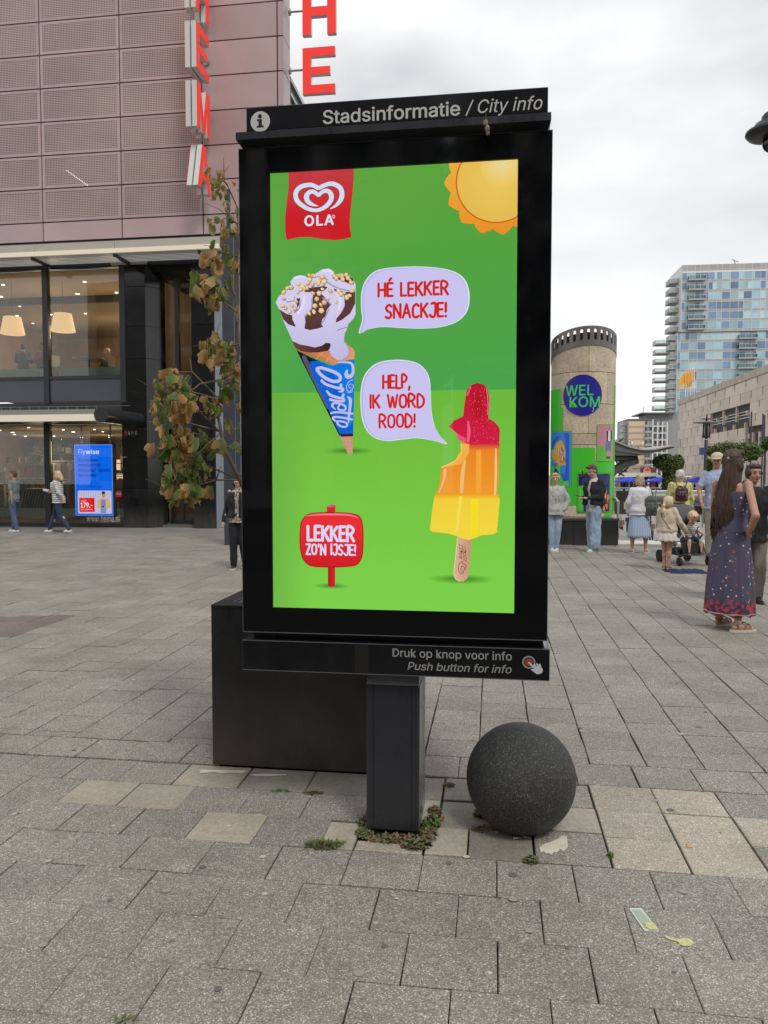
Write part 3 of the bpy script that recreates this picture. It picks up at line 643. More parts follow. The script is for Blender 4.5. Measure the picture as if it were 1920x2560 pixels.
for st in ([(-0.3764,2.364),(-0.3817,2.329),(-0.4049,2.293)], [(-0.2317,2.374),(-0.2192,2.339),(-0.2269,2.305)], [(-0.2945,2.471),(-0.2692,2.47),(-0.2541,2.457)], [(-0.4169,2.444),(-0.3964,2.449),(-0.376,2.445)]): AD.stroke(st, .010, W(232, 226, 250))
AD.stroke([(-0.1867,2.228),(-0.2195,2.221),(-0.2347,2.214)], .004, W(150, 144, 176)); AD.stroke([(-0.2033,2.17),(-0.1819,2.135),(-0.187,2.105),(-0.2123,2.088)], .005, W(186, 150, 150))
nr = random.Random(5)
for (x, z) in [(-0.3531,2.437),(-0.3352,2.451),(-0.3252,2.426),(-0.3048,2.43),(-0.2947,2.417),(-0.3405,2.412),(-0.315,2.421),(-0.366,2.403),(-0.3864,2.406),(-0.4376,2.405),(-0.407,2.384),(-0.453,2.403),(-0.4302,2.353),(-0.4329,2.328),(-0.4123,2.343),(-0.4613,2.317),(-0.4434,2.304),(-0.4202,2.313),(-0.3406,2.377),(-0.3229,2.352),(-0.3127,2.376),(-0.2974,2.393),(-0.2645,2.385),(-0.2747,2.353),(-0.2394,2.337),(-0.29,2.336),(-0.3053,2.327),(-0.3307,2.323),(-0.3359,2.298),(-0.3028,2.302),(-0.3563,2.292),(-0.2266,2.381),(-0.204,2.373),(-0.1915,2.355),(-0.1789,2.362),(-0.1688,2.381),(-0.2166,2.368),(-0.2441,2.445),(-0.2239,2.447),(-0.2114,2.444),(-0.1937,2.45),(-0.1862,2.436),(-0.2089,2.431),(-0.4685,2.386),(-0.4042,2.419),(-0.1762,2.425),(-0.3454,2.449),(-0.3555,2.454),(-0.2897,2.425),(-0.3608,2.42),(-0.3762,2.396),(-0.3916,2.394),(-0.4687,2.357),(-0.4741,2.327),(-0.2365,2.437),(-0.1712,2.416),(-0.2972,2.444)]:
    n_ = nr.choice((5, 6, 7)); a0_ = nr.random()*6; el = nr.uniform(.6, 1); rr_ = nr.uniform(.0085, .0135)
    c = mixc(W(206, 158, 112), W(238, 212, 152), nr.random()); ca_, sa_ = math.cos(a0_), math.sin(a0_)
    def shp(k, dx=0, dz=0): return [(x+dx+(rr_*k*math.cos(2*math.pi*i/n_)*ca_-rr_*k*el*math.sin(2*math.pi*i/n_)*sa_), z+dz+(rr_*k*math.cos(2*math.pi*i/n_)*sa_+rr_*k*el*math.sin(2*math.pi*i/n_)*ca_)) for i in range(n_)]
    AD.poly(shp(1.1, .0012, -.0018), W(126, 86, 62)); AD.poly(shp(1), c); AD.poly(shp(.5, -.001, .002), mixc(c, W(250, 232, 190), .6))
# script on the cone
LT = W(198, 192, 238); cw = .0002223
def cst(pts, w): AD.stroke(pts, [k*cw for k in w] if hasattr(w, '__len__') else w*cw, LT)
cst([(-0.2301,2.079),(-0.1958,2.079),(-0.1729,2.074),(-0.165,2.058),(-0.165,2.035),(-0.173,2.02),(-0.1879,2.018),(-0.1947,2.029),(-0.1901,2.045)], [20, 36, 46, 52, 56, 70, 84, 70, 30])
cst([(-0.3224,2.054),(-0.3039,2.057),(-0.267,2.046),(-0.2349,2.032),(-0.22,2.016),(-0.2258,2.001),(-0.2488,1.998),(-0.281,2.011),(-0.3063,2.029),(-0.3224,2.05)], 62)
cst([(-0.3018,2.002),(-0.2857,1.988),(-0.2535,1.976),(-0.2236,1.969),(-0.2166,1.983)], 52); cst([(-0.2236,1.969),(-0.2098,1.965),(-0.2121,1.955),(-0.2282,1.955)], [52, 56, 40, 18])
cst([(-0.2789,1.957),(-0.2651,1.941),(-0.2398,1.931),(-0.2145,1.927),(-0.2064,1.942)], [40, 52, 52, 52, 46]); cst([(-0.2145,1.927),(-0.2042,1.92),(-0.2099,1.913),(-0.2398,1.915),(-0.2652,1.921)], 48)
cst([(-0.2215,1.902),(-0.2307,1.882),(-0.2124,1.874),(-0.1974,1.879),(-0.2008,1.893),(-0.2215,1.902),(-0.2491,1.905),(-0.256,1.893),(-0.2423,1.879)], [36, 36, 34, 36, 36, 36, 40, 44, 22])
cst([(-0.1676,1.859),(-0.2078,1.864),(-0.2446,1.866),(-0.2608,1.862)], 40); cst([(-0.17,1.834),(-0.2078,1.842),(-0.2401,1.846),(-0.2539,1.842),(-0.2447,1.83)], 40)
cst([(-0.1881,1.931),(-0.1767,1.919),(-0.1779,1.888),(-0.1826,1.854),(-0.1849,1.821)], [30, 60, 52, 48, 22])
cst([(-0.2355,1.828),(-0.2079,1.825),(-0.1907,1.816),(-0.1964,1.804),(-0.2171,1.805),(-0.2332,1.817),(-0.2355,1.828)], 36)
cst([(-0.1651,2.004),(-0.1822,1.996),(-0.1926,1.978),(-0.1915,1.96),(-0.18,1.955),(-0.1663,1.966),(-0.1628,1.98)], 14); cst([(-0.1628,1.98),(-0.1731,1.986),(-0.1823,1.98),(-0.18,1.969),(-0.1731,1.971)], 12); cst([(-0.1892,1.951),(-0.1755,1.95),(-0.1652,1.957)], 12)
for i in range(70):
    t_ = nr.random(); zz = (-0.2993,2.047)[1]*(1-t_)+(-0.208,1.787)[1]*t_; xl = -.375+.09*t_; xx = nr.uniform(xl, -.262)
    AD.ellipse(xx, zz, .0011, .0011, W(120, 180, 236), 5)
# speech balloons
b1 = [(-0.1388,2.2),(-0.1016,2.215),(-0.0399,2.224),(0.0418,2.218),(0.1231,2.213),(0.2104,2.217),(0.2836,2.24),(0.3232,2.285),(0.3308,2.35),(0.316,2.403),(0.2827,2.437),(0.2228,2.459),(0.1225,2.472),(0.0009,2.472),(-0.0672,2.46),(-0.1083,2.424),(-0.1276,2.372),(-0.129,2.305),(-0.1243,2.258)]
b2 = [(0.2391,1.726),(0.1783,1.742),(0.1105,1.752),(0.0424,1.746),(-0.0125,1.741),(-0.0676,1.753),(-0.109,1.791),(-0.1283,1.852),(-0.1331,1.934),(-0.1212,2.008),(-0.088,2.055),(-0.0399,2.079),(0.0352,2.085),(0.1031,2.073),(0.1437,2.044),(0.1641,2.003),(0.1696,1.943),(0.1725,1.876),(0.1849,1.809),(0.2087,1.762)]
for bb_ in (b1, b2):
    cx = sum(p[0] for p in bb_)/len(bb_); cz = sum(p[1] for p in bb_)/len(bb_)
    AD.poly(bb_, W(226, 228, 250), smooth=5); AD.poly([(cx+(p[0]-cx)*.975, cz+(p[1]-cz)*.975) for p in bb_], W(186, 182, 234), smooth=5)
    AD.poly([(cx+(p[0]-cx)*.955+.003, cz+(p[1]-cz)*.955-.001) for p in bb_], W(204, 200, 243), smooth=5)
def hline(body, p0, p1, x1, w): AD.hand(body, p0[0], x1[0], p0[1], p1[1], w, REDT)
hline('H\u00c9 LEKKER', (-0.059,2.348), (-0.059,2.412), (0.2452,2.353), .0108)
hline('SNACKJE!', (-0.0283,2.256), (-0.0283,2.322), (0.2383,2.257), .0108)
hline('HELP,', (-0.0386,1.961), (-0.0386,2.024), (0.0863,1.961), .0100)
hline('IK WORD', (-0.0937,1.878), (-0.0937,1.941), (0.1455,1.88), .0100)
hline('ROOD!', (-0.0538,1.795), (-0.0537,1.858), (0.107,1.795), .0100)
# red sign on a stick
q = (-0.2611,1.112); AD.ellipse(q[0], q[1], .082, .013, W(66, 122, 42), 32, rim=W(122, 206, 72), rings=5)
AD.poly([(-0.2771,1.2),(-0.2446,1.201),(-0.2449,1.112),(-0.2612,1.107),(-0.2774,1.111)], lambda p: mixc(W(170, 24, 30), W(222, 40, 48), (p[0]+.28)/.03)); AD.poly([(-0.2818,1.46),(-0.2423,1.465),(-0.2438,1.43),(-0.2805,1.429)], W(204, 40, 52)); AD.poly([(-0.2804,1.459),(-0.2634,1.469),(-0.2437,1.468),(-0.2494,1.456),(-0.2705,1.454)], W(222, 90, 108))
sg = [(-0.404,1.313),(-0.3978,1.387),(-0.3713,1.422),(-0.3272,1.433),(-0.2565,1.435),(-0.1792,1.432),(-0.1373,1.419),(-0.122,1.382),(-0.1193,1.317),(-0.1236,1.248),(-0.1447,1.209),(-0.1868,1.197),(-0.2644,1.193),(-0.3496,1.196),(-0.3852,1.221),(-0.3993,1.258)]
AD.poly(sg, W(150, 16, 22), smooth=5); cx = sum(p[0] for p in sg)/len(sg); cz = sum(p[1] for p in sg)/len(sg)
AD.poly([(cx+(p[0]-cx)*.975, cz+(p[1]-cz)*.975) for p in sg], lambda p: mixc(W(206, 26, 34), W(236, 48, 54), (p[1]-1.17)/.2), smooth=5)
AD.stroke([(-0.3735,1.417),(-0.3272,1.423),(-0.2565,1.425),(-0.1863,1.423),(-0.1443,1.412)], [.003, .007, .009, .007, .003], W(238, 128, 146))
z0 = (-0.3719,1.305); AD.hand('LEKKER', z0[0], (-0.1564,1.313)[0], z0[1], (-0.3715,1.378)[1], .0125, LAV)
z0 = (-0.3765,1.246); AD.hand("ZO'N IJSJE!", z0[0], (-0.1516,1.251)[0], z0[1], (-0.3762,1.297)[1], .0080, LAV)
# rocket ice lolly
q = (0.3014,1.153); AD.ellipse(q[0], q[1], .135, .020, W(62, 116, 40), 36, rim=W(120, 204, 70), rings=5)
AD.poly([(0.286,1.336),(0.3467,1.333),(0.3327,1.174),(0.3262,1.153),(0.3097,1.144),(0.2932,1.144),(0.2765,1.152),(0.2694,1.173)], lambda p: mixc(W(226, 180, 150), W(196, 144, 116), (p[0]-.29)/.06))
AD.stroke([(0.2853,1.328),(0.2702,1.177),(0.2786,1.152),(0.2952,1.144)], .0025, W(240, 220, 180), smooth=0)
for k in range(3): AD.stroke([(a[0]+.006*k, a[1]) for a in [(0.3089,1.32),(0.2993,1.161)]], .0008, W(180, 130, 104), smooth=0)
BR = W(84, 52, 42)
def rot_text(body, p, q, h):
    v, f = fit_text(body, 0, math.hypot(q[0]-p[0], q[1]-p[1]), 0, h, bold=.03, shear=.25); y = AD.nxt(); b0 = len(AD.mb.v); dx, dz = (q[0]-p[0]), (q[1]-p[1]); l = math.hypot(dx, dz); dx /= l; dz /= l
    for a, c in v: AD.mb.v.append(Vector((p[0]+dx*a-dz*c, y, p[1]+dz*a+dx*c))); AD.mb.col.append(BR)
    for t_ in f: AD.mb.f.append([b0+i for i in t_]); AD.mb.mi.append(0)
rot_text('RAKET', (0.3059,1.24), (0.3089,1.303), .016); rot_text('ROCKET', (0.3258,1.23), (0.3193,1.297), .014)
AD.stroke([(0.3178,1.191),(0.3226,1.212),(0.3094,1.218),(0.3031,1.228),(0.292,1.215),(0.2909,1.19),(0.3034,1.176),(0.3116,1.186),(0.3156,1.203),(0.3053,1.207),(0.2991,1.192),(0.3062,1.186)], .0022, BR)
zr1, zr2, zr3, zr4 = (0.3888,1.7)[1], (0.3886,1.728)[1], (0.3901,1.494)[1], (0.3899,1.521)[1]
for (P_, ct, cb) in (
    ([(0.1858,1.504),(0.2044,1.525),(0.3078,1.527),(0.449,1.523),(0.4626,1.493),(0.454,1.396),(0.4502,1.354),(0.4319,1.346),(0.3869,1.342),(0.3582,1.329),(0.3336,1.321),(0.3088,1.326),(0.284,1.336),(0.2466,1.347),(0.1759,1.355),(0.1675,1.364),(0.1756,1.435)], W(244, 208, 62), W(247, 220, 66)),
    ([(0.2953,1.729),(0.3396,1.729),(0.4597,1.724),(0.4566,1.601),(0.4511,1.513),(0.3079,1.508),(0.1887,1.509),(0.2044,1.539),(0.2105,1.581),(0.2157,1.628),(0.2454,1.641),(0.2701,1.655),(0.2865,1.676),(0.2979,1.704)], W(236, 132, 40), W(244, 158, 44)),
    ([(0.3062,1.843),(0.3121,1.897),(0.3212,1.952),(0.3423,1.975),(0.3667,1.982),(0.3919,1.974),(0.4095,1.953),(0.4159,1.908),(0.4123,1.833),(0.4367,1.819),(0.4564,1.796),(0.4597,1.781),(0.4589,1.724),(0.3968,1.72),(0.3396,1.725),(0.3191,1.729),(0.2841,1.744),(0.2799,1.77),(0.2468,1.801),(0.2694,1.826)], W(188, 24, 44), W(212, 30, 70))):
    zt = max(p[1] for p in P_); zb = min(p[1] for p in P_)
    AD.poly(P_, lambda p, zt=zt, zb=zb, ct=ct, cb=cb: mixc(cb, ct, (p[1]-zb)/(zt-zb)))
AD.poly([(0.3334,1.729),(0.4597,1.728),(0.4591,1.7),(0.3274,1.7)], lambda p: mixc(W(238, 130, 50), W(200, 30, 62), (p[1]-zr1)/(zr2-zr1))); AD.poly([(0.1928,1.52),(0.4519,1.521),(0.4602,1.495),(0.1854,1.493)], lambda p: mixc(W(246, 208, 52), W(240, 146, 44), (p[1]-zr3)/(zr4-zr3)))
AD.poly([(0.2953,1.729),(0.3335,1.725),(0.3316,1.688),(0.3153,1.663),(0.2949,1.641),(0.2157,1.626),(0.2454,1.641),(0.2742,1.659),(0.2979,1.7)], W(246, 178, 74)); AD.stroke([(0.2986,1.725),(0.3008,1.692),(0.2783,1.659),(0.2454,1.641),(0.2165,1.628)], .004, W(250, 206, 112))
AD.poly([(0.2468,1.801),(0.284,1.77),(0.319,1.75),(0.3191,1.729),(0.2841,1.744),(0.2799,1.77)], W(236, 84, 122))
AD.poly([(0.3648,1.949),(0.3873,1.937),(0.3838,1.839),(0.3553,1.839),(0.3508,1.909)], W(180, 28, 36))
for st, w, c in (([(0.3154,1.659),(0.3054,1.601),(0.3017,1.519)], [.010, .016, .014], W(246, 190, 120)), ([(0.2997,1.506),(0.2877,1.415),(0.2818,1.357)], [.013, .011, .009], W(250, 226, 96)), ([(0.4436,1.708),(0.4443,1.609),(0.4422,1.511)], [.006, .010, .008], W(250, 200, 140)),
    ([(0.231,1.622),(0.227,1.581),(0.2045,1.518)], [.012, .009, .005], W(248, 190, 130)), ([(0.3268,1.823),(0.3311,1.782),(0.3273,1.733)], [.006, .014, .010], W(240, 92, 130)), ([(0.3383,1.966),(0.3221,1.929)], [.006, .008], W(236, 90, 130)), ([(0.4034,1.957),(0.4098,1.904),(0.409,1.847)], .004, W(240, 110, 146)),
    ([(0.3724,1.7),(0.373,1.601),(0.3715,1.519)], [.02, .022, .02], W(250, 168, 60)), ([(0.3573,1.494),(0.354,1.345)], .03, W(250, 226, 40))):
    AD.stroke(st, w, c, cap=False)
for i in range(170):
    x_ = nr.uniform(.28, .44); z_ = nr.uniform(1.42, 2.0)
    zt1, zt2 = (0.3068,1.725)[1], (0.3055,1.975)[1]
    if i < 100:
        z_ = nr.uniform(zt1, zt2-.01); lim = (.335, .425) if z_ > (0.3062,1.84)[1] else (.345, .462); x_ = nr.uniform(*lim); c = W(248, 130, 160)
    elif i < 170: z_ = nr.uniform((0.3087,1.353)[1], (0.308,1.494)[1]); x_ = nr.uniform(.22, .46); c = W(252, 232, 110)
    AD.ellipse(x_, z_, .0014, .0014, c, 5)
for v in AD.mb.v: v.x = max(-.525, min(.525, v.x)); v.z = max(1.012, min(2.891, v.z))
scr = slab('screen', mat('screen_black', (.004, .004, .004), .3), -.526, .526, .0032, .0039, 1.011, 2.892, kio)
b = AD; dmin = min(v.y for v in AD.mb.v); print('artwork depth', dmin)
for v in AD.mb.v: v.y = .0030+(v.y-.0030)*(.0062/(.0030-dmin))     # all layers within 6 mm behind the glass
AD.build('advert_picture', emit_attr('advert_light', .83), scr)
b = MB(); b.add([(-.5265, -.0036, 1.0105), (.5265, -.0036, 1.0105), (.5265, -.0036, 2.8925), (-.5265, -.0036, 2.8925)], [(0, 1, 2, 3)]); b.build('glass_pane', M_GLS, kio)

# ---------------------------------------------------------------- department store on the left
FBX, FBY = -7.292, 22.938
def f2w(s, t, z=0): return (FBX+s*CA+t*SA, FBY-s*SA+t*CA, z)
sto = thing('department_store', 'pink panelled department store above a dark glass and granite ground floor, left of the kiosk', 'building', (FBX, FBY, 0), -ANG)
def perforated():
    nt = NT('perforated_pink_sheet'); b = nt.n('BsdfPrincipled'); nt.l(b.outputs[0], nt.o.inputs[0]); b.inputs['Roughness'].default_value = .45
    v = nt.n('TexVoronoi', feature='F1'); v.inputs['Scale'].default_value = 20; v.inputs['Randomness'].default_value = 0
    nt.l(pos(nt, (1, 0.001, 1), obj=True), v.inputs['Vector'])
    r = nt.n('ValToRGB'); r.color_ramp.elements[0].position = .30; r.color_ramp.elements[0].color = (1, 1, 1, 1); r.color_ramp.elements[1].position = .36; r.color_ramp.elements[1].color = (0, 0, 0, 1); nt.l(v.outputs['Distance'], r.inputs[0])
    m = nt.n('Mix', data_type='RGBA'); nt.l(r.outputs[0], m.inputs[0]); m.inputs[6].default_value = (.46, .335, .325, 1); m.inputs[7].default_value = (.11, .08, .072, 1)
    t = nt.n('TexNoise'); t.inputs['Scale'].default_value = .45; t.inputs['Detail'].default_value = 3; nt.l(pos(nt), t.inputs['Vector'])
    q = nt.n('MapRange'); q.inputs['From Min'].default_value = .3; q.inputs['From Max'].default_value = .7; q.inputs['To Min'].default_value = .85; q.inputs['To Max'].default_value = 1.12; nt.l(t.outputs[0], q.inputs[0])
    x = nt.n('Mix', data_type='RGBA', blend_type='MULTIPLY'); x.inputs[0].default_value = 1; nt.l(m.outputs[2], x.inputs[6]); nt.l(q.outputs[0], x.inputs[7]); nt.l(x.outputs[2], b.inputs['Base Color'])
    return nt.m
M_PINK = mat('pink_metal_panel', (.46, .335, .335), .35, var=.09, vscale=.6, rnd=.07, fine=.03, fscale=30)
M_PERF = perforated()
M_DARK = mat('dark_window_frame', (.018, .02, .024), .35, rnd=.1)
M_GRAN = mat('polished_black_granite', (.009, .009, .0095), .12, var=.35, vscale=3, fine=.35, fscale=90, rnd=.25, dirt=((.10, .095, .085), -.1, .7, .5))
M_SLATE = mat('slate_grey_panel', (.055, .066, .08), .3, var=.12, vscale=1.2)
M_BLACK = mat('black_void', (.008, .008, .009), .8)
M_WIN = glass('shop_window_glass', (.88, .9, .87), 1.5, 0.0, 1.15)
M_FASC = mat('beige_canopy_metal', (.50, .45, .385), .4, var=.06, vscale=2)
M_ALU = mat('brushed_aluminium', (.42, .43, .44), .35, metal=.6, var=.1)
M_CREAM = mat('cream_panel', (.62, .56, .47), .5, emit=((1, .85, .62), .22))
M_GRNW = mat('pale_green_board', (.50, .58, .52), .5)
zr = [8.52, 9.09, 10.07, 11.04, 12.01, 12.98, 13.94, 14.9, 15.87, 16.84, 17.8]
sc_ = [-12.92, -10.41, -7.9, -5.41, -2.91, -.41, 2.08, 4.32, 4.49]
slab('wall', M_BLACK, -13, 4.46, .10, .72, 8.50, 17.8, sto)
fr_me = {}
for j in range(len(zr)-1):
    for i in range(len(sc_)-1):
        x0, x1, z0, z1 = sc_[i]+.019, sc_[i+1]-.019, zr[j]+.019, zr[j+1]-.019
        if i == len(sc_)-2: x1 = 4.49
        if x1 < -6.5: continue
        w, h = x1-x0, z1-z0; perf = j > 0 and i < 6
        key = (round(w, 2), round(h, 2), perf)
        if key not in fr_me:
            b = MB(); m_ = .075
            if perf:
                for (a, c, d, e) in ((0, w, 0, m_), (0, w, h-m_, h), (0, m_, m_, h-m_), (w-m_, w, m_, h-m_)): b.box(a, c, 0, .09, d, e)
                b.box(m_, w-m_, .006, .09, m_, h-m_, 1)
            else: b.box(0, w, 0, .09, 0, h)
            o = b.build('cladding_panel', [M_PINK, M_PERF], sto); fr_me[key] = o.data
        else: o = link('cladding_panel', fr_me[key], sto)
        o.location = (x0, 0, z0)
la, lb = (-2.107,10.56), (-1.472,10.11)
for k in range(14): t_ = k/13; b = MB(); b.ell((la[0]+(lb[0]-la[0])*t_, -.012, la[1]+(lb[1]-la[1])*t_), (.014, .01, .014), 8); b.build('reflection_dot', emit('strip_reflection', (1, .93, .85), 1.2), sto)  # glowing dots drawn in for a light strip's reflection on the panel
# return at the corner and the wing that continues along the side street
b = MB()
for j in range(len(zr)-1): b = MB(); b.box(4.47, 4.495, .012, .74, zr[j]+.012, zr[j+1]-.012); b.build('cladding_panel', M_PINK, sto)
wing = MB(); wing.box(3.4, 4.40, .75, 40, 0, 13.4); wing.build('side_wing', mat('wing_dark_wall', (.03, .033, .036), .4), sto)
for k in range(24):
    z = 13.15-.42*k
    if z > 4: slab('louvre', M_ALU, 4.41, 4.47, .9, 39, z, z+.10, sto)
# upper glass storey
slab('soffit_band', M_DARK, -13, 4.3, .02, .30, 7.82, 8.50, sto)
slab('lintel', M_DARK, -13, 2.66, -.02, .12, 7.70, 7.84, sto)
slab('light_strip', mat('white_metal_strip', (.6, .58, .52), .5), -.75, .35, -.06, -.02, 7.74, 7.88, sto)
for k, (x0, x1) in enumerate(((-7.2, -5.33), (-5.33, -2.97), (-2.80, -.52))):
    slab('window_pane', M_WIN, x0+.02, x1-.02, .04, .048, 4.53, 7.72, sto)
for x in (-5.42, -2.97, -.52): slab('mullion', M_DARK, x, x+.17, -.05, .10, 3.72, 7.74, sto)
slab('sill', M_DARK, -8, -.5, -.03, .10, 4.44, 4.53, sto)
for (x0, x1) in ((-7.9, -5.33), (-5.25, -2.97), (-2.80, -.53)): slab('spandrel_panel', M_SLATE, x0+.01, x1-.01, 0, .06, 3.78, 4.43, sto)
slab('lower_lintel', M_DARK, -8, -.5, .0, .10, 3.10, 3.74, sto)
# ground floor window
for (x0, x1) in ((-7.6, -5.22), (-5.02, -3.02), (-2.84, -.55)): slab('shop_window', M_WIN, x0+.01, x1-.01, .05, .058, .12, 3.10, sto)
for x in (-5.2, -3.02): slab('mullion', M_DARK, x, x+.18, -.03, .12, 0, 3.1, sto)
slab('plinth_rail', M_DARK, -8, -.52, -.02, .10, 0, .12, sto)
for (x0, x1) in ((-7.6, -5.22), (-5.02, -3.04), (-2.83, -.56)): slab('window_board', M_GRNW, x0, x1, .22, .27, .28, .55, sto)
for (x0, x1) in ((-4.9, -3.04), (-2.5, -.56)): slab('window_board', M_GRNW, x0, x1, .16, .2, 4.56, 4.80, sto)
slab('window_board', M_GRNW, -7.2, -5.4, .16, .2, 4.56, 4.80, sto)
put_text('window_lettering', mat('white_vinyl', (.7, .7, .68), .5), sto, 'www.hema.nl', -1.72, -.66, .16, .36, .046)
# granite columns: slabs stacked with joints
def granite(x0, x1, y0, y1, zs_):
    for a, c in zip(zs_, zs_[1:]): slab('granite_slab', M_GRAN, x0, x1, y0, y1, a+.006, c-.006, sto)
lv = [0, 1.3, 2.62, 3.75, 4.45, 5.35, 6.3, 7.25, 7.72]
granite(-.50, .28, -.04, .5, [0, 1.18, 2.1, 3.15, 4.02, 5.0, 5.95, 7.1, 7.72])
for a, c in zip([0, 1.18, 2.1, 3.15, 4.02, 5.0, 5.95, 7.1], [1.18, 2.1, 3.15, 4.02, 5.0, 5.95, 7.1, 7.72]):
    b = MB(); b.prism([(.285, -.04), (.62, .34), (.62, .6), (.285, .6)], a+.006, c-.006, plane='xy'); b.build('granite_slab', M_GRAN, sto)
granite(1.70, 2.36, -.04, .6, [0, 1.18, 2.4, 3.75, 4.9, 5.95, 7.0, 7.72])
M_CEIL = mat('brown_ceiling', (.36, .27, .18), .8, var=.1); M_IWALL = mat('warm_interior_wall', (.34, .22, .13), .8, var=.2, vscale=1.5); M_IFL = mat('interior_floor', (.12, .09, .07), .5)
def room(z0, z1, x0, x1, dep, nm, y0=.14):
    b = MB(); b.box(x0, x1, y0, dep, z0, z0+.02, 2); b.box(x0, x1, y0, dep, z1-.02, z1, 0); b.box(x0, x1, dep, dep+.1, z0, z1, 1); b.box(x0-.1, x0, y0, dep, z0, z1, 1); b.box(x1, x1+.1, y0, dep, z0, z1, 1)
    return b.build(nm, [M_CEIL, M_IWALL, M_IFL], sto)
# recessed entrance
slab('entrance_bulkhead', M_SLATE, .62, 1.70, .35, 1.3, 2.95, 4.55, sto)
slab('recess_ceiling', M_BLACK, .3, 1.7, .1, 3.0, 7.55, 7.72, sto)
slab('recess_lintel', M_DARK, .62, 1.72, .75, .85, 2.25, 2.95, sto)
for x in (.66, 1.02, 1.36, 1.66): slab('door_frame', M_DARK, x, x+.06, .76, .84, .1, 2.25, sto)
dr = slab('door', glass('door_glass', (.55, .58, .56), 1.5, 0, 1.6), 1.09, 1.35, .79, .80, .12, 2.25, sto)
slab('handle', M_ALU, 1.30, 1.33, .73, .76, .8, 1.6, dr); slab('door', glass('door_glass'), .73, 1.01, .79, .80, .12, 2.25, sto); slab('door', glass('door_glass'), 1.43, 1.66, .79, .80, .12, 2.25, sto)
room(0.1, 2.9, .62, 2.3, 4.5, 'entrance_room', .95)
for k in range(3): slab('sticker', mat('white_sticker', (.75, .75, .73), .5), 1.44+.08*k, 1.49+.08*k, .775, .78, 1.02, 1.09, sto)
slab('threshold', mat('grey_threshold', (.13, .13, .125), .6), .3, 2.2, .3, 2.0, -.01, .07, sto)
slab('door_base', M_DARK, .62, 1.7, .755, .845, .07, .2, sto)
slab('corner_window', M_WIN, .64, .94, .60, .61, 4.62, 7.45, sto)
slab('corner_window', M_WIN, 1.08, 1.70, .60, .61, 4.62, 7.30, sto)
slab('mullion', M_DARK, .95, 1.07, .52, .66, 4.5, 7.5, sto)
slab('sill', M_DARK, .62, 1.72, .62, .72, 4.50, 4.60, sto)
# pale strip and shop fronts past the second column
b = MB(); b.prism([(2.37, .05), (2.66, .5), (2.66, .8), (2.37, .8)], 0, 7.7, plane='xy'); b.build('corner_strip', mat('pale_blue_metal', (.22, .25, .30), .3), sto)
slab('street_wall', mat('street_wall_dark', (.05, .05, .055), .4), 2.66, 4.39, .8, 1.0, 0, 8.5, sto)
slab('street_window', M_WIN, 2.75, 4.3, .74, .76, .3, 3.1, sto)
slab('red_sale_sticker', mat('red_vinyl', (.55, .03, .03), .5), 2.80, 3.0, .715, .735, 2.35, 2.6, sto); slab('red_sale_sticker', MATS['red_vinyl'], 2.72, 2.86, .715, .735, 1.3, 1.95, sto)
# door sign with the street name, number stickers, small red sign
sg_ = slab('street_name_plate', mat('blue_enamel', (.012, .03, .30), .3), (1.777,3.258)[0], (2.271,3.253)[0], -.02, -.005, (1.97,3.104)[1], (1.972,3.26)[1], None)
sg_.parent = sto
put_text('lettering', mat('white_vinyl', (.7, .7, .68)), sg_, 'Korte', (1.999,3.256)[0], (2.249,3.253)[0], (1.971,3.15)[1], (1.972,3.243)[1], -.022)
for k in range(4):
    o = slab('pictogram', (MATS['red_vinyl'] if k == 0 else mat('dark_navy_vinyl', (.03, .03, .06), .4)), -.43+.11*k, -.335+.11*k, -.055, -.045, 2.72, 2.90, sto)
    put_text('lettering', MATS['white_vinyl'], o, ['TV', 'i', 'P', '&'][k], -.42+.11*k, -.345+.11*k, 2.77, 2.87, -.057)
# upper canopy with slats
can = link('upper_canopy', None, sto, (0, 0, 0))
for (x0, x1) in ((-8.0, -5.05), (-5.04, -2.55), (-2.54, -.12), (-.11, 2.95)): slab('fascia', M_FASC, x0, x1, -1.06, -1.0, 7.92, 8.13, can)
slab('light_edge', M_CREAM, -8.0, 2.95, -1.075, -1.02, 7.80, 7.92, can)
for k in range(7): slab('slat', mat('white_slat', (.62, .63, .64), .4), -8.0, 2.95, -.93+.13*k, -.86+.13*k, 7.80, 7.84, can)
for x in (-5.2, -2.7, -.2, 2.3): b = MB(); b.prism([(-1.0, 7.70), (0, 7.72), (0, 7.96), (-1.0, 7.80)], x, x+.05, plane='xz'); b.M = None; \
    bb = MB(Matrix(((0, 1, 0, 0), (1, 0, 0, 0), (0, 0, 1, 0), (0, 0, 0, 1)))); bb.prism([(-1.0, 7.70), (0, 7.72), (0, 7.96), (-1.0, 7.80)], x, x+.05); bb.build('bracket', M_DARK, can)
# lower canopy over the pavement, carried by a round beam
can2 = link('lower_canopy', None, sto, (0, 0, 0))
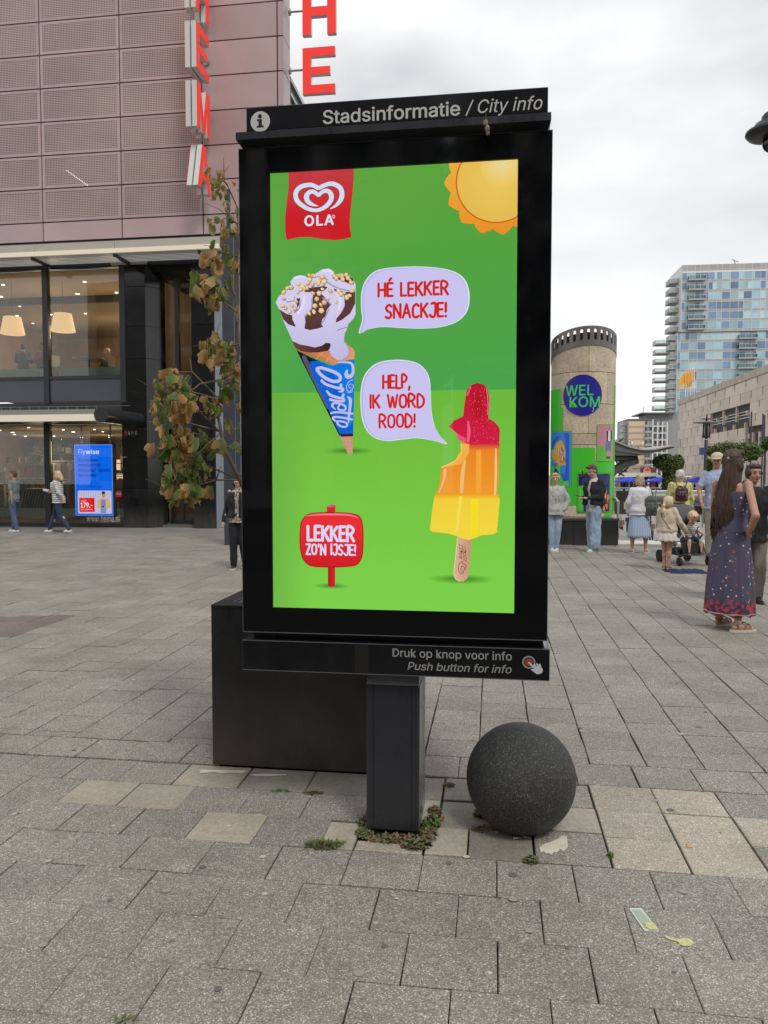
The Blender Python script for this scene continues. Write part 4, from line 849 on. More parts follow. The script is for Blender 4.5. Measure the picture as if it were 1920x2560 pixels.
# front edge 2.2 m out from the glass
fx = -.17
slab('roof', M_FASC, -8, fx-.05, -2.16, -.02, 3.28, 3.33, can2)
slab('fascia', mat('grey_canopy_top', (.30, .285, .27), .4), -8, fx, -2.2, -2.16, 3.21, 3.345, can2)
slab('light_edge', M_CREAM, -8, fx, -2.21, -2.15, 3.03, 3.21, can2)
slab('soffit', mat('dark_soffit', (.04, .038, .035), .5), -8, fx-.02, -2.15, -.02, 3.12, 3.16, can2)
b = MB(); b.tube((.03, -2.25, 3.19), (.03, .02, 3.19), .205, n=24); b.build('beam', mat('graphite_tube', (.03, .031, .033), .25), can2, smooth=True)
b = MB()
for k in range(28): b.tube((-7.8+.28*k, -2.0, 3.34), (-7.8+.28*k, -2.0, 3.44), .004, n=4)
for k in range(9): b.tube((-7.8+.95*k, -2.0, 3.44), (-6.85+.95*k, -2.0, 3.44), .003, n=4)
o = b.build('bird_wires', M_ALU, can2); o['kind'] = 'stuff'
# interiors
room(4.5, 7.70, -9, -.45, 11, 'upper_room'); room(0.05, 3.10, -9, -.45, 12, 'ground_room'); room(4.5, 7.6, .3, 4.2, 8, 'corner_room', .70)
M_LED = emit('warm_downlight', (1, .86, .62), 5.0)
ir_ = random.Random(11); b0 = MB(); b0.lathe([(0, 0), (.055, 0), (.055, -.012), (0, -.012)], n=10)
for (z, lst) in ((7.675, [(x+.3*(k % 2), 1.4+1.5*k) for k in range(6) for x in (-8, -6.6, -5.2, -3.8, -2.4, -1.0)]), (3.07, [(x+.4*(k % 2), .9+1.3*k) for k in range(7) for x in (-7.6, -6.4, -5.2, -4.1, -3.0, -1.9, -.9)]), (7.57, [(1.2, 2.2), (1.0, 4), (1.9, 5.4), (2.6, 3)])):
    for (x, y) in lst:
        if ir_.random() < .3: continue
        b = MB(); rr_ = ir_.uniform(.035, .06); b.lathe([(0, 0), (rr_, 0), (rr_, -.012), (0, -.012)], n=10); b.build('downlight', M_LED, sto, loc=(x, y, z))
slab('ceiling_beam', mat('dark_ceiling_beam', (.05, .04, .035), .7), -9, -.5, 3.2, 3.35, 7.45, 7.68, sto)
slab('counter_wall', mat('grey_counter_wall', (.16, .15, .14), .6), -3.4, -.5, 9.8, 10.0, 5.9, 6.5, sto)
# upper interior lamps, café furniture
def lamp_thing(x, y, z0, z1, r0, r1, lab):
    p = f2w(x, y); t = thing('pendant_lamp', lab, 'lamp', (p[0], p[1], z0), -ANG, 'cream pendant lamps in the upper café')
    b = MB(); b.lathe([(r0, 0), (r1, z1-z0)], n=28); b.lathe([(0, z1-z0), (r1, z1-z0)], n=28); b.lathe([(r0, 0), (r0*.97, .015), (0, .012)], n=28)
    b.build('lamp_shade', mat('glowing_linen', (.8, .62, .4), .7, emit=((1.0, .62, .30), .75)), t, smooth=True)
    b = MB(); b.tube((0, 0, z1-z0), (0, 0, 7.66-z0), .006, n=5); b.build('cable', M_DARK, t)
for (px0, px1, lab) in (((-12.12,6.022), (-11.39,6.554), 'cream drum lamp hanging in the upper window at the left edge of the photo'), ((-10.53,6.11), (-9.784,6.66), 'cream drum lamp hanging over the round café table')):
    cx = (px0[0]+px1[0])/2; w = (px1[0]-px0[0])/2
    dx, dy = cx-FBX, 24.6-FBY; lamp_thing(dx*CA-dy*SA, dx*SA+dy*CA, px0[1], px1[1], w, w*.72, lab)
def cafe_table(x, y, lab):
    p = f2w(x, y); t = thing('cafe_table', lab, 'table', (p[0], p[1], 4.52), -ANG, 'white café tables upstairs')
    b = MB(); b.lathe([(0, .72), (.5, .72), (.5, .75), (0, .75)], n=24); b.build('table_top', mat('white_laminate', (.7, .7, .66), .35), t); b = MB(); b.tube((0, 0, 0), (0, 0, .72), .03); b.lathe([(0, 0), (.26, 0), (.05, .04)], n=16); b.build('pedestal', M_DARK, t)
def cafe_chair(x, y, rz, lab, m):
    p = f2w(x, y); t = thing('cafe_chair', lab, 'chair', (p[0], p[1], 4.52), rz, 'café chairs upstairs')
    slab('seat', m, -.21, .21, -.21, .21, .44, .47, t); slab('backrest', m, -.2, .2, .18, .21, .5, .85, t)
    for a in (-1, 1):
        for c in (-1, 1): b = MB(); b.tube((a*.17, c*.17, .44), (a*.2, c*.2, 0), .012, n=5); b.build('leg', M_ALU, t)
cafe_table(-2.35, 1.5, 'round white café table under the right-hand pendant lamp'); cafe_table(-4.1, 1.6, 'white café table at the upper window beside the person in pink')
MW = MATS['white_laminate']
cafe_chair(-1.45, 1.6, 1.4, 'white chair to the right of the round café table', MW); cafe_chair(-3.25, 1.3, 1.2, 'white chair by the mullion behind the person in pink', MW)
cafe_chair(1.35, 2.3, .6, 'pale metal chair in the corner window above the entrance', MATS['pale_green_board'])
for (cx, cz, r) in ((-1.36, 6.26, .2), (-2.5, 6.2, .22), (-4.35, 6.05, .26)):
    b = MB(Matrix.Translation((cx, 10.9 if False else 8.6, cz-.35)) @ Matrix.Rotation(R(90), 4, 'X')); b.lathe([(0, 0), (r, 0), (r, .04), (0, .04)], n=20); b.build('wall_disc', mat('round_dark_print', (.05, .045, .04), .6), sto)
# hanging curtain strings in the corner window
for k in range(7):
    b = MB(); b.path([(1.12+.04*k, .95, 7.0), (1.13+.045*k, .95, 6.0), (1.10+.075*k, .95, 4.7)], .006, n=4); b.build('string', mat('pale_string', (.6, .58, .52), .6), sto)
# ground floor shop goods: racks, shelves, bags
gr = random.Random(21)
cols = [(.30, .22, .14), (.10, .08, .07), (.40, .33, .24), (.25, .05, .04), (.05, .07, .16), (.12, .16, .10), (.5, .47, .4), (.16, .12, .10)]
for k in range(20):
    x = -7.0+.33*k+gr.uniform(-.1, .1); y = gr.uniform(1.2, 5.5); h = gr.uniform(1.1, 2.0)
    p = f2w(x, y); t = thing('clothes_rack', 'rack of '+['dark', 'beige', 'red and black', 'blue'][k % 4]+' garments '+['nearest the glass', 'mid-shop', 'deep in the shop'][k % 3]+', '+['left', 'centre', 'right'][min(2, k//7)]+' of shop window', 'clothes rack', (p[0], p[1], .07), -ANG+gr.uniform(-.5, .5), 'clothes racks and shelves inside the shop')
    b = MB(); b.tube((-.45, 0, 0), (-.45, 0, h), .015, n=5); b.tube((.45, 0, 0), (.45, 0, h), .015, n=5); b.tube((-.45, 0, h), (.45, 0, h), .015, n=5); b.build('rail', M_ALU, t)
    for q in range(5):
        c = gr.choice(cols); m = mat('cloth_%d' % cols.index(c), c, .9, var=.2, vscale=8); x_ = -.36+.18*q
        b = MB(); b.prism([(x_-.02, h-.05), (x_+.10, h-.12), (x_+.12, h-.75-.2*gr.random()), (x_-.06, h-.8), (x_-.08, h-.14)], -.16+.04*q, .10+.02*q); b.build('garment', m, t)
for k, (x, z, w, h, c) in enumerate(((-4.35, 1.9, .5, .7, (.55, .45, .33)), (-3.5, 2.0, .4, .6, (.5, .42, .3)), (-5.0, 1.8, .3, .5, (.3, .08, .05)), (-1.0, 2.1, .4, .9, (.6, .5, .33)), (-2.4, 2.1, .16, .9, (.45, .07, .05)), (-2.0, 2.2, .3, .8, (.62, .52, .36)), (-.75, 1.5, .2, .7, (.6, .55, .45)))):
    slab('wall_display', mat('display_%d' % k, c, .7, var=.3, vscale=3), x-w/2, x+w/2, 6.0+.1*k, 6.05+.1*k, z-h/2, z+h/2, sto)
for k in range(5):
    x = -7.1+1.35*k; slab('shelf_light', emit('shelf_glow', (1, .72, .42), .9), x, x+.75, 8.8, 8.9, 1.2+.1*(k % 3), 2.1+.1*(k % 2), sto)
slab('hung_tv', mat('dark_tv', (.02, .02, .02), .3), (-3.17,2.561)[0], (-2.554,2.557)[0], 1.2, 1.28, 2.45, 2.75, sto)
# stacked shopping baskets
tb = f2w(-3.9, .8)
bsk = thing('folding_rack', 'low rack of leaning wire panels inside the shop window behind the walking man', 'rack', (tb[0], tb[1], .07), -ANG)
for k in range(9):
    b = MB(); b.box(-.02, .02, -.25, .25, 0, .75); o = b.build('wire_panel', mat('grey_wire', (.28, .29, .26), .5), bsk, loc=(-.35+.09*k, 0, .35)); o.rotation_euler = (0, .25, 0)
# advertising screen in the shop window
p = f2w(0, 0)
adv = thing('advertising_screen', 'bright blue upright advertising screen for city trips on a stand in the shop window', 'screen', (FBX, FBY, 0), -ANG)
AX0, AX1, AZ0, AZ1 = -2.15, -.93, .34, 2.49
slab('housing', mat('blue_grey_casing', (.10, .13, .22), .4), AX0-.012, AX1+.075, -.05+.22, -.03+.30, AZ0-.03, AZ1+.03, adv)
for x in (-1.98, -1.05): slab('leg', MATS['pale_green_board'], x, x+.05, .24, .28, .07, .34, adv); slab('hanger', M_ALU, x, x+.04, .24, .28, 2.52, 3.1, adv)
BL = W(0, 106, 252); F_ = Art(.168); F_.step = .0004
def fx_(x, z): return (AX0+(x-178)/(1090-178)*(AX1-AX0), AZ1-(z-215)/(1928-215)*(AZ1-AZ0))
F_.poly([fx_(178, 215), fx_(1090, 215), fx_(1090, 1928), fx_(178, 1928)], W(120, 170, 255)); F_.poly([fx_(190, 228), fx_(1078, 228), fx_(1078, 1915), fx_(190, 1915)], BL)
def ft(body, x0, x1, z0, z1, c, **k): a, b_ = fx_(x0, z1), fx_(x1, z0); F_.text(body, a[0], b_[0], a[1], b_[1], c, **k)
ft('Fly', 275, 440, 325, 480, W(190, 214, 255)); ft('wise', 452, 775, 330, 445, W(205, 222, 255), bold=.035)
NV = W(0, 14, 130)
ft('Europese', 280, 750, 550, 640, NV, bold=.032); ft('stedentrip', 280, 800, 672, 760, NV, bold=.032); ft('inclusief vlucht', 285, 1030, 790, 868, NV, bold=.032); ft('en hotel', 285, 690, 915, 992, NV, bold=.032)
ft('www.hema.nl/tickets', 285, 860, 1205, 1255, NV)
def fr_(x0, x1, z0, z1, c, r=30):
    P = []
    for cx, cz, a in ((x1-r, z0+r, -90), (x1-r, z1-r, 0), (x0+r, z1-r, 90), (x0+r, z0+r, 180)):
        for k in range(6): t = R(a+18*k); P.append(fx_(cx+r*math.cos(t), cz+r*math.sin(t)))
    F_.poly(P, c)
fr_(245, 1062, 1325, 1880, W(206, 200, 236))
for k in range(14): x = 270+58*k; F_.poly([fx_(x, 1340+(k*37) % 60), fx_(x+14, 1340), fx_(x+10, 1500), fx_(x-4, 1480)], W(176, 176, 214))
fr_(280, 655, 1500, 1840, W(238, 28, 44), 24)
ft('vanaf', 320, 455, 1545, 1590, W(255, 190, 210), bold=.02); ft('179.-', 320, 600, 1615, 1735, W(255, 225, 235), bold=.05); ft('per persoon', 325, 605, 1765, 1805, W(255, 190, 205), bold=.02)
F_.poly([fx_(x, z) for x, z in ((740, 1560), (800, 1520), (850, 1500), (920, 1500), (990, 1530), (1035, 1600), (1030, 1740), (950, 1760), (900, 1870), (800, 1870), (790, 1750), (720, 1740))], W(228, 180, 112))
F_.poly([fx_(x, z) for x, z in ((815, 1540), (920, 1540), (930, 1700), (810, 1720))], W(120, 140, 214)); F_.poly([fx_(x, z) for x, z in ((800, 1720), (930, 1720), (930, 1870), (800, 1870))], W(132, 150, 200))
q = fx_(872, 1420); F_.ellipse(q[0], q[1], .055, .09, W(200, 140, 130)); q = fx_(872, 1375); F_.ellipse(q[0], q[1], .06, .045, W(60, 44, 60)); q = fx_(860, 1710); F_.ellipse(q[0], q[1], .05, .02, W(50, 50, 90))
F_.build('advert_picture', emit_attr('shop_advert_light', .95), adv)
slab('wall_sticker', MATS['red_vinyl'], (-0.7701,1.097)[0], (-0.5803,1.098)[0], .03, .04, (-0.69,0.907)[1], (-0.6865,1.098)[1], sto)
put_text('window_lettering', MATS['white_vinyl'], sto, 'HEMA', (-0.7574,1.097)[0], (-0.5904,1.098)[0], (-0.6886,0.9833)[1], (-0.6877,1.031)[1], .027, bold=.02)
# ---------------------------------------------------------------- vertical letter signs
M_LRED = mat('signal_red_acrylic', (.75, .018, .012), .3, emit=((1, .06, .04), .25)); M_LSIDE = mat('white_letter_side', (.62, .63, .60), .4)
LET = {'H': [[(0, 0), (.26, 0), (.26, .40), (.74, .40), (.74, 0), (1, 0), (1, 1), (.74, 1), (.74, .60), (.26, .60), (.26, 1), (0, 1)]],
 'E': [[(0, 0), (.97, 0), (.97, .19), (.25, .19), (.25, .41), (.82, .41), (.82, .58), (.25, .58), (.25, .81), (.97, .81), (.97, 1), (0, 1)]],
 'M': [[(0, 0), (.22, 0), (.22, .62), (.40, 0), (.60, 0), (.78, .62), (.78, 0), (1, 0), (1, 1), (.72, 1), (.5, .28), (.28, 1), (0, 1)]],
 'A': [[(0, 0), (.24, 0), (.32, .24), (.68, .24), (.76, 0), (1, 0), (.64, 1), (.36, 1)], [(.38, .42), (.62, .42), (.5, .80)]]}
def letter(ch, w, h, t, mir):
    b = MB(); loops = [[((1-x if mir else x)*w, z*h) for x, z in lp] for lp in LET[ch]]
    b.prism(loops[0], 0, t, holes=loops[1:])
    f = MB(); f.prism(loops[0], -.012, -.001, holes=loops[1:]) if True else None
    return b, f
def sign(name, lab, pos_, rz, chars, base, pitch, wall_dx, double, LH):
    t = thing(name, lab, 'sign', (pos_[0], pos_[1], 0), rz)
    for k, ch in enumerate(chars):
        z = base-pitch*k
        for side in ((0, 1) if double else (0,)):
            b, f = letter(ch, .97, LH, .135, False)
            o = b.build('letter', M_LSIDE, t, loc=(0, 0 if side == 0 else .18, z)); o['label'] = 'white-sided red capital '+ch
            g = f.build('letter_face', M_LRED, o)
            if side: g.location = (0, .147, 0)
        b = MB(); b.tube((wall_dx[0], .16 if double else .07, z+.72), (wall_dx[1], .16 if double else .07, z+.72), .03, n=8); b.tube((wall_dx[1]-.06 if wall_dx[1] > wall_dx[0] else wall_dx[1], .16 if double else .07, z+.72), (wall_dx[1] if wall_dx[1] > wall_dx[0] else wall_dx[1]+.06, .16 if double else .07, z+.72), .09, n=14)
        if not double: pass
        b.build('bracket', M_ALU, t, smooth=True)
# sign at right angles to the front: reads from near to far, face towards +s
pA = f2w(2.40, -1.20)
sign('vertical_letter_sign', 'red HEMA letters one below the other, projecting from the pink front, seen from the side', pA, R(90)-ANG, 'HEMA', 14.20, 1.57, (.85, 1.20), True, 1.22)
# sign at the corner, facing the square
pB = f2w(4.98, .30)
sign('vertical_letter_sign', 'red HEMA letters at the corner of the pink building, against the sky', pB, -ANG, 'HEMA', 14.06, 1.635, (.0, -.42), False, 1.28)
# pylon in front of the store
pyl = thing('signpost_pylon', 'tall dark blue-grey steel pylon in front of the store, half hidden by the kiosk', 'pylon', (-3.40, 17.35, 0), 0)
slab('shaft', mat('blue_grey_steel', (.05, .056, .075), .35, var=.1), -.19, .19, -.1, .1, 0, 6.84, pyl); slab('upper_mast', MATS['blue_grey_steel'], -.085, .0, -.04, .04, 6.84, 7.88, pyl); slab('seam', M_ALU, .075, .082, -.105, -.1, .3, 6.8, pyl)

# the lit ceiling lamps of the two shop floors
def plamp(nm, s, t, z, e, c=(1, .74, .46), r=.25):
    l = bpy.data.lights.new(nm, 'POINT'); l.energy = e; l.color = c; l.shadow_soft_size = r; o = bpy.data.objects.new(nm, l); COL.objects.link(o); p = f2w(s, t, z); o.location = p; return o
for s_ in (-7, -4.3, -1.8):
    for t_ in (2.5, 7): plamp('room_light', s_, t_, 6.3, 42, r=.5)
    for t_ in (2.0, 6): plamp('room_light', s_, t_, 2.3, 24, (1, .78, .52), r=.4)
plamp('room_light', 2.9, 2.6, 6.6, 55); plamp('room_light', 2.1, 1.7, 2.4, 40)  # extra lamps added out of view to brighten corner room and entrance
sg2 = random.Random(44); gd = MB()
for k in range(300):
    x = sg2.uniform(-8.5, -.7); z = .35+.42*sg2.randrange(0, 6); y = sg2.choice((5.4, 7.6, 7.6))+sg2.uniform(-.1, .1); w, h = sg2.uniform(.06, .22), sg2.uniform(.1, .32); gd.box(x, x+w, y, y+.1, z, z+h, sg2.randrange(0, 8))
o = gd.build('shelf_goods', [MATS['cloth_%d' % i] for i in range(8) if 'cloth_%d' % i in MATS] or [M_IWALL], sto); o['kind'] = 'stuff'
for y, xa, xb in ((5.35, -4.6, -2.9), (7.55, -8.6, -5.2), (7.55, -4.4, -1.2)):
    for z in range(6): slab('shelf', mat('brown_shelf', (.22, .16, .11), .6), xa, xb, y, y+.25, .30+.42*z, .33+.42*z, sto)

# ---------------------------------------------------------------- planter, shrub, stone ball and what grows round them
pl = thing('planter_box', 'large dark grey steel planter behind the kiosk post, scuffed along its foot', 'planter', (*k2w(-.94-KX+.03+.0, .80), 0), -ANG)
pxy = (-.9379, 4.1439); sL, tF = w2k(*pxy); pl.location = (*k2w(sL, tF), 0); print('planter', sL, tF)
M_PLN = mat('planter_steel', (.014, .014, .0165), .36, rv=.14, fine=.3, fscale=150, var=.25, vscale=3, dirt=((.10, .088, .07), -.10, .48, .62))
wd, dp, ht = .90, 1.12, .875
for (x0, x1, y0, y1) in ((0, wd, 0, .03), (0, wd, dp-.03, dp), (0, .03, .0305, dp-.0305), (wd-.03, wd, .0305, dp-.0305)): slab('side_panel', M_PLN, x0, x1, y0, y1, .012, ht, pl)
b = MB()
for (x0, x1, y0, y1) in ((0, wd, 0, .09), (0, wd, dp-.09, dp), (0, .09, .0902, dp-.0902), (wd-.09, wd, .0902, dp-.0902)): b.bbox(x0-.002, x1+.002, y0-.002, y1+.002, ht+.0005, ht+.018, .003)
b.build('rim', M_PLN, pl); b = MB()
for (x0, x1, y0, y1) in ((.092, .098, .092, dp-.092), (.098, wd-.098, .092, .098)): b.box(x0, x1, y0, y1, ht-.10, ht+.006)
b.build('inner_edge', M_ALU, pl)
slab('soil', mat('planter_soil', (.06, .045, .03), .95, bump=.8, bscale=20, var=.4, vscale=10), .031, wd-.031, .031, dp-.031, .5, .79, pl)
slab('base', M_BLACK, .03, wd-.03, .03, dp-.03, -.02, .0115, pl)
# shrub with large leaves, most of them scorched brown from the edge inwards
root = Vector((*k2w(sL+.47, tF+.55), .79))
shr = thing('wilting_tree', 'young tree in the planter with large drooping leaves, green but scorched brown at the edges', 'tree', tuple(root), 0)
M_BARK = mat('young_bark', (.16, .12, .085), .8, var=.3, vscale=20, bump=.3, bscale=60)
def leaf_mat():
    nt = NT('scorched_leaf'); b = nt.n('BsdfPrincipled'); b.inputs['Roughness'].default_value = .55; b.inputs['Specular IOR Level'].default_value = .35
    a = nt.n('Attribute', attribute_name='Col'); sp = nt.n('SeparateColor'); nt.l(a.outputs['Color'], sp.inputs[0])
    oi = nt.n('ObjectInfo'); t = nt.n('TexNoise'); t.inputs['Scale'].default_value = 24; t.inputs['Detail'].default_value = 4; nt.l(pos(nt), t.inputs['Vector'])
    # edge distance + own random + noise decides what is dry
    s1 = nt.n('Math', operation='ADD'); nt.l(sp.outputs[0], s1.inputs[0]); nt.l(t.outputs[0], s1.inputs[1])
    m0 = nt.n('Math', operation='MULTIPLY'); nt.l(oi.outputs['Random'], m0.inputs[0]); m0.inputs[1].default_value = 1.35
    s2 = nt.n('Math', operation='ADD'); nt.l(s1.outputs[0], s2.inputs[0]); nt.l(m0.outputs[0], s2.inputs[1])
    r = nt.n('ValToRGB'); e = r.color_ramp.elements; e[0].position = .0; e[0].color = (.08, .16, .035, 1); e[1].position = 1; e[1].color = (.62, .38, .17, 1)
    for p_, c in ((.46, (.12, .21, .05, 1)), (.56, (.27, .28, .07, 1)), (.62, (.42, .24, .085, 1)), (.75, (.50, .28, .11, 1))): x = e.new(p_); x.color = c
    mr_ = nt.n('MapRange'); mr_.inputs['From Min'].default_value = .2; mr_.inputs['From Max'].default_value = 2.5; nt.l(s2.outputs[0], mr_.inputs[0]); nt.l(mr_.outputs[0], r.inputs[0])
    # paler veins
    m = nt.n('Mix', data_type='RGBA'); nt.l(sp.outputs[1], m.inputs[0]); nt.l(r.outputs[0], m.inputs[6]); m.inputs[7].default_value = (.30, .30, .12, 1)
    nt.l(m.outputs[2], b.inputs['Base Color'])
    tl = nt.n('BsdfTranslucent'); nt.l(m.outputs[2], tl.inputs[0]); mxs = nt.n('MixShader'); mxs.inputs[0].default_value = .38
    nt.l(b.outputs[0], mxs.inputs[1]); nt.l(tl.outputs[0], mxs.inputs[2]); nt.l(mxs.outputs[0], nt.o.inputs[0]); return nt.m
M_LEAF = leaf_mat()
lr = random.Random(17)
def leaf_mesh(seed, L_, curl, fold):
    """heart-shaped blade, 11 x 6 grid, midrib fold, tip curl, wavy crumpled rim"""
    r_ = random.Random(seed); b = MB(); NX, NY = 6, 9; wavep = r_.random()*6
    def width(v): return .37*math.sin(math.pi*min(1, (v*.92+.08)**.72))**.8*(1-.25*v)
    for j in range(NY+1):
        v = j/NY
        for i in range(NX+1):
            u = i/NX*2-1; w = width(v)*L_ if j < NY else .004*L_
            x = u*w*(1-.25*fold*abs(u)); ed = max(abs(u), v*.85)**2.2
            z = -fold*abs(u)**1.4*w*.8; y = v*L_
            z += ed*L_*.13*math.sin(wavep+6*v+3*u)+ed*L_*.09*math.sin(13*v*(1+.3*r_.random())+wavep*2+u*4)
            a = curl*v*v; yy = y*math.cos(a*.6); zz = z-L_*v*math.sin(a)*.55
            if abs(u) > .7: yy += -.10*L_*(1-v)*(abs(u)-.7)*3
            vein = .55 if abs(u) < .05 else (.22 if (j % 2 == 0 and abs(u) < .7) else 0)
            b.v.append(Vector((x+r_.uniform(-1, 1)*.012*L_*ed, yy, zz))); b.col.append((min(1, ed*1.05), vein, 0, 1))
    for j in range(NY):
        for i in range(NX):
            a = j*(NX+1)+i; b.f.append([a, a+1, a+NX+2, a+NX+1]); b.mi.append(0)
    o = b.build('leaf', M_LEAF, None, smooth=True, fixn=False); me = o.data; bpy.data.objects.remove(o); return me
LM = [leaf_mesh(s, 1.0, lr.uniform(.3, 2.2), lr.uniform(.5, 2.6)) for s in range(14)]
def P3(px, py, Y):                     # a point given by its place in the picture and its true distance
    a, c = (px-960)/1923, (1280-py)/1923; p_ = math.atan(95/1923)
    d = Vector((a, math.cos(p_)+c*math.sin(p_), -math.sin(p_)+c*math.cos(p_))); return Vector((0, 0, 1.6))+d*(Y/d.y)
limbs = []
b = MB()
def limb(pts, r0, r1):
    n = len(pts); b.path([p-root for p in pts], [r0+(r1-r0)*i/(n-1) for i in range(n)], n=7); limbs.append(pts)
T0 = root.copy(); T1 = P3(690, 1380, 4.70); T2 = P3(640, 1190, 4.68)
main = [T0, P3(735, 1460, 4.72), P3(655, 1330, 4.68), P3(600, 1200, 4.62), P3(560, 1120, 4.60), P3(545, 1040, 4.60), P3(552, 950, 4.60)]
limb(main, .022, .006)
up = [P3(655, 1330, 4.68), P3(650, 1150, 4.78), P3(625, 980, 4.75), P3(598, 860, 4.70), P3(588, 740, 4.68), P3(596, 620, 4.66), P3(594, 520, 4.65), P3(568, 462, 4.62)]
limb(up, .016, .003)
right = [T0, P3(800, 1400, 4.85), P3(860, 1150, 4.9), P3(900, 900, 4.92), P3(930, 700, 4.9)]; limb(right, .02, .004)
right2 = [P3(800, 1400, 4.85), P3(1000, 1200, 5.0), P3(1120, 1020, 5.05)]; limb(right2, .014, .004)
mid = [P3(720, 1440, 4.75), P3(740, 1200, 4.7), P3(730, 950, 4.72), P3(710, 700, 4.75), P3(700, 520, 4.75)]; limb(mid, .016, .004)
subs = [((600, 1200), (520, 1165, 4.6), (450, 1190, 4.58), (420, 1230, 4.57)), ((600, 1200), (540, 1200, 4.5), (490, 1215, 4.45), (440, 1195, 4.45)), ((575, 1140), (500, 1120, 4.6), (440, 1090, 4.6), (425, 1130, 4.6)),
 ((555, 1080), (480, 1060, 4.62), (430, 1040, 4.6), (405, 1090, 4.6)), ((555, 1080), (520, 1110, 4.5), (480, 1150, 4.45), (430, 1180, 4.42)), ((548, 1000), (500, 985, 4.6), (440, 970, 4.62), (390, 990, 4.62)), ((552, 950), (500, 960, 4.55), (450, 1000, 4.52), (420, 1020, 4.5)),
 ((552, 950), (590, 930, 4.6), (560, 900, 4.6), (540, 880, 4.6)), ((598, 860), (560, 870, 4.65), (540, 850, 4.63), (530, 870, 4.6)), ((592, 780), (555, 750, 4.66), (530, 710, 4.65), (515, 715, 4.6)), ((590, 740), (560, 700, 4.6), (540, 690, 4.6), (510, 735, 4.58)),
 ((594, 640), (570, 640, 4.65), (550, 630, 4.65), (545, 650, 4.62)), ((595, 560), (580, 550, 4.62), (560, 545, 4.6), (550, 575, 4.6)), ((568, 462), (560, 452, 4.6), (552, 455, 4.6), (548, 462, 4.6)),
 ((575, 1120), (530, 1100, 4.55), (480, 1080, 4.52), (400, 1120, 4.5)), ((560, 1090), (500, 1030, 4.5), (460, 1000, 4.45), (395, 1000, 4.45)), ((550, 1000), (480, 930, 4.6), (430, 930, 4.6), (395, 980, 4.6))]
att = []
for sdef in subs:
    st = P3(*sdef[0], 4.62); pts = [st]+[P3(*q) for q in sdef[1:]]; limb(pts, .006, .002)
    att.append((pts, 15))
    for q_ in range(3):
        i_ = lr.randrange(1, len(pts)); p_ = pts[i_]; e_ = p_+Vector((lr.uniform(-.12, .06), lr.gauss(0, .08), lr.uniform(-.06, .10))); limb([p_, p_.lerp(e_, .5)+Vector((0, 0, .015)), e_], .0028, .0012)
for l_, n_ in ((up, 24), (main[3:], 18), (right, 8), (right2, 5), (mid, 7)): att.append((l_, n_))
# twigs on the hidden side
b.build('trunk', M_BARK, shr, smooth=True)
def along(pts, t):
    t *= len(pts)-1; i = min(int(t), len(pts)-2); return pts[i].lerp(pts[i+1], t-i)
leafcount = 0; xl = MB(); sh_ = att[:]; lr.shuffle(sh_); att = sh_
for pts, n_ in att:
    small = len(pts) == 4
    for k in range(n_):
        t = lr.uniform(.35 if small else .15, 1.0)**(.8); p = along(pts, t)
        p = p+Vector((lr.gauss(0, .045), lr.gauss(0, .07), lr.gauss(0, .03)))
        Ls = lr.uniform(.06, .125)*(1.0 if small else .8)
        if (p.z > 2.95): Ls *= .6
        az = lr.uniform(0, 2*math.pi); pitch = R(lr.uniform(-95, -30)); roll = R(lr.uniform(-50, 50))
        m = Matrix.Rotation(az, 3, 'Z') @ Matrix.Rotation(pitch, 3, 'X') @ Matrix.Rotation(roll, 3, 'Y')
        me_ = lr.choice(LM); S_ = (Ls*lr.uniform(.8, 1.15), Ls*lr.uniform(.9, 1.25), Ls); leafcount += 1
        if leafcount <= 290: o = link('leaf', me_, shr, p-root, m.to_euler()); o.scale = S_
        else:
            b0 = len(xl.v); Mx = Matrix.Translation(p-root) @ m.to_4x4() @ Matrix.Diagonal((*S_, 1)); ca = me_.color_attributes['Col'].data
            for v in me_.vertices: xl.v.append(Mx @ v.co); xl.col.append(tuple(ca[v.index].color))
            for q in me_.polygons: xl.f.append([b0+i for i in q.vertices]); xl.mi.append(0)
print('leaves', leafcount)
if xl.v: o = xl.build('leaves', M_LEAF, shr, smooth=True, fixn=False); o['kind'] = 'stuff'
# stone ball
bx, by = (0.6213,3.329); br = .2455
M_BALL = concrete('dark_cast_stone', (.034, .034, .034, 1), (.016, .016, .017, 1), (.13, .13, .127, 1), amt=.02, ro=.55, bmp=.010)
ball = MB(); ball.lathe([(br*math.sin(math.pi*k/48), -br*math.cos(math.pi*k/48)) for k in range(6, 49)], n=72)
o = ball.build('stone_ball', M_BALL, None, smooth=True, label='dark grey rough stone ball standing on the paving beside the kiosk post', cat='bollard', loc=(bx, by+.10, .222))
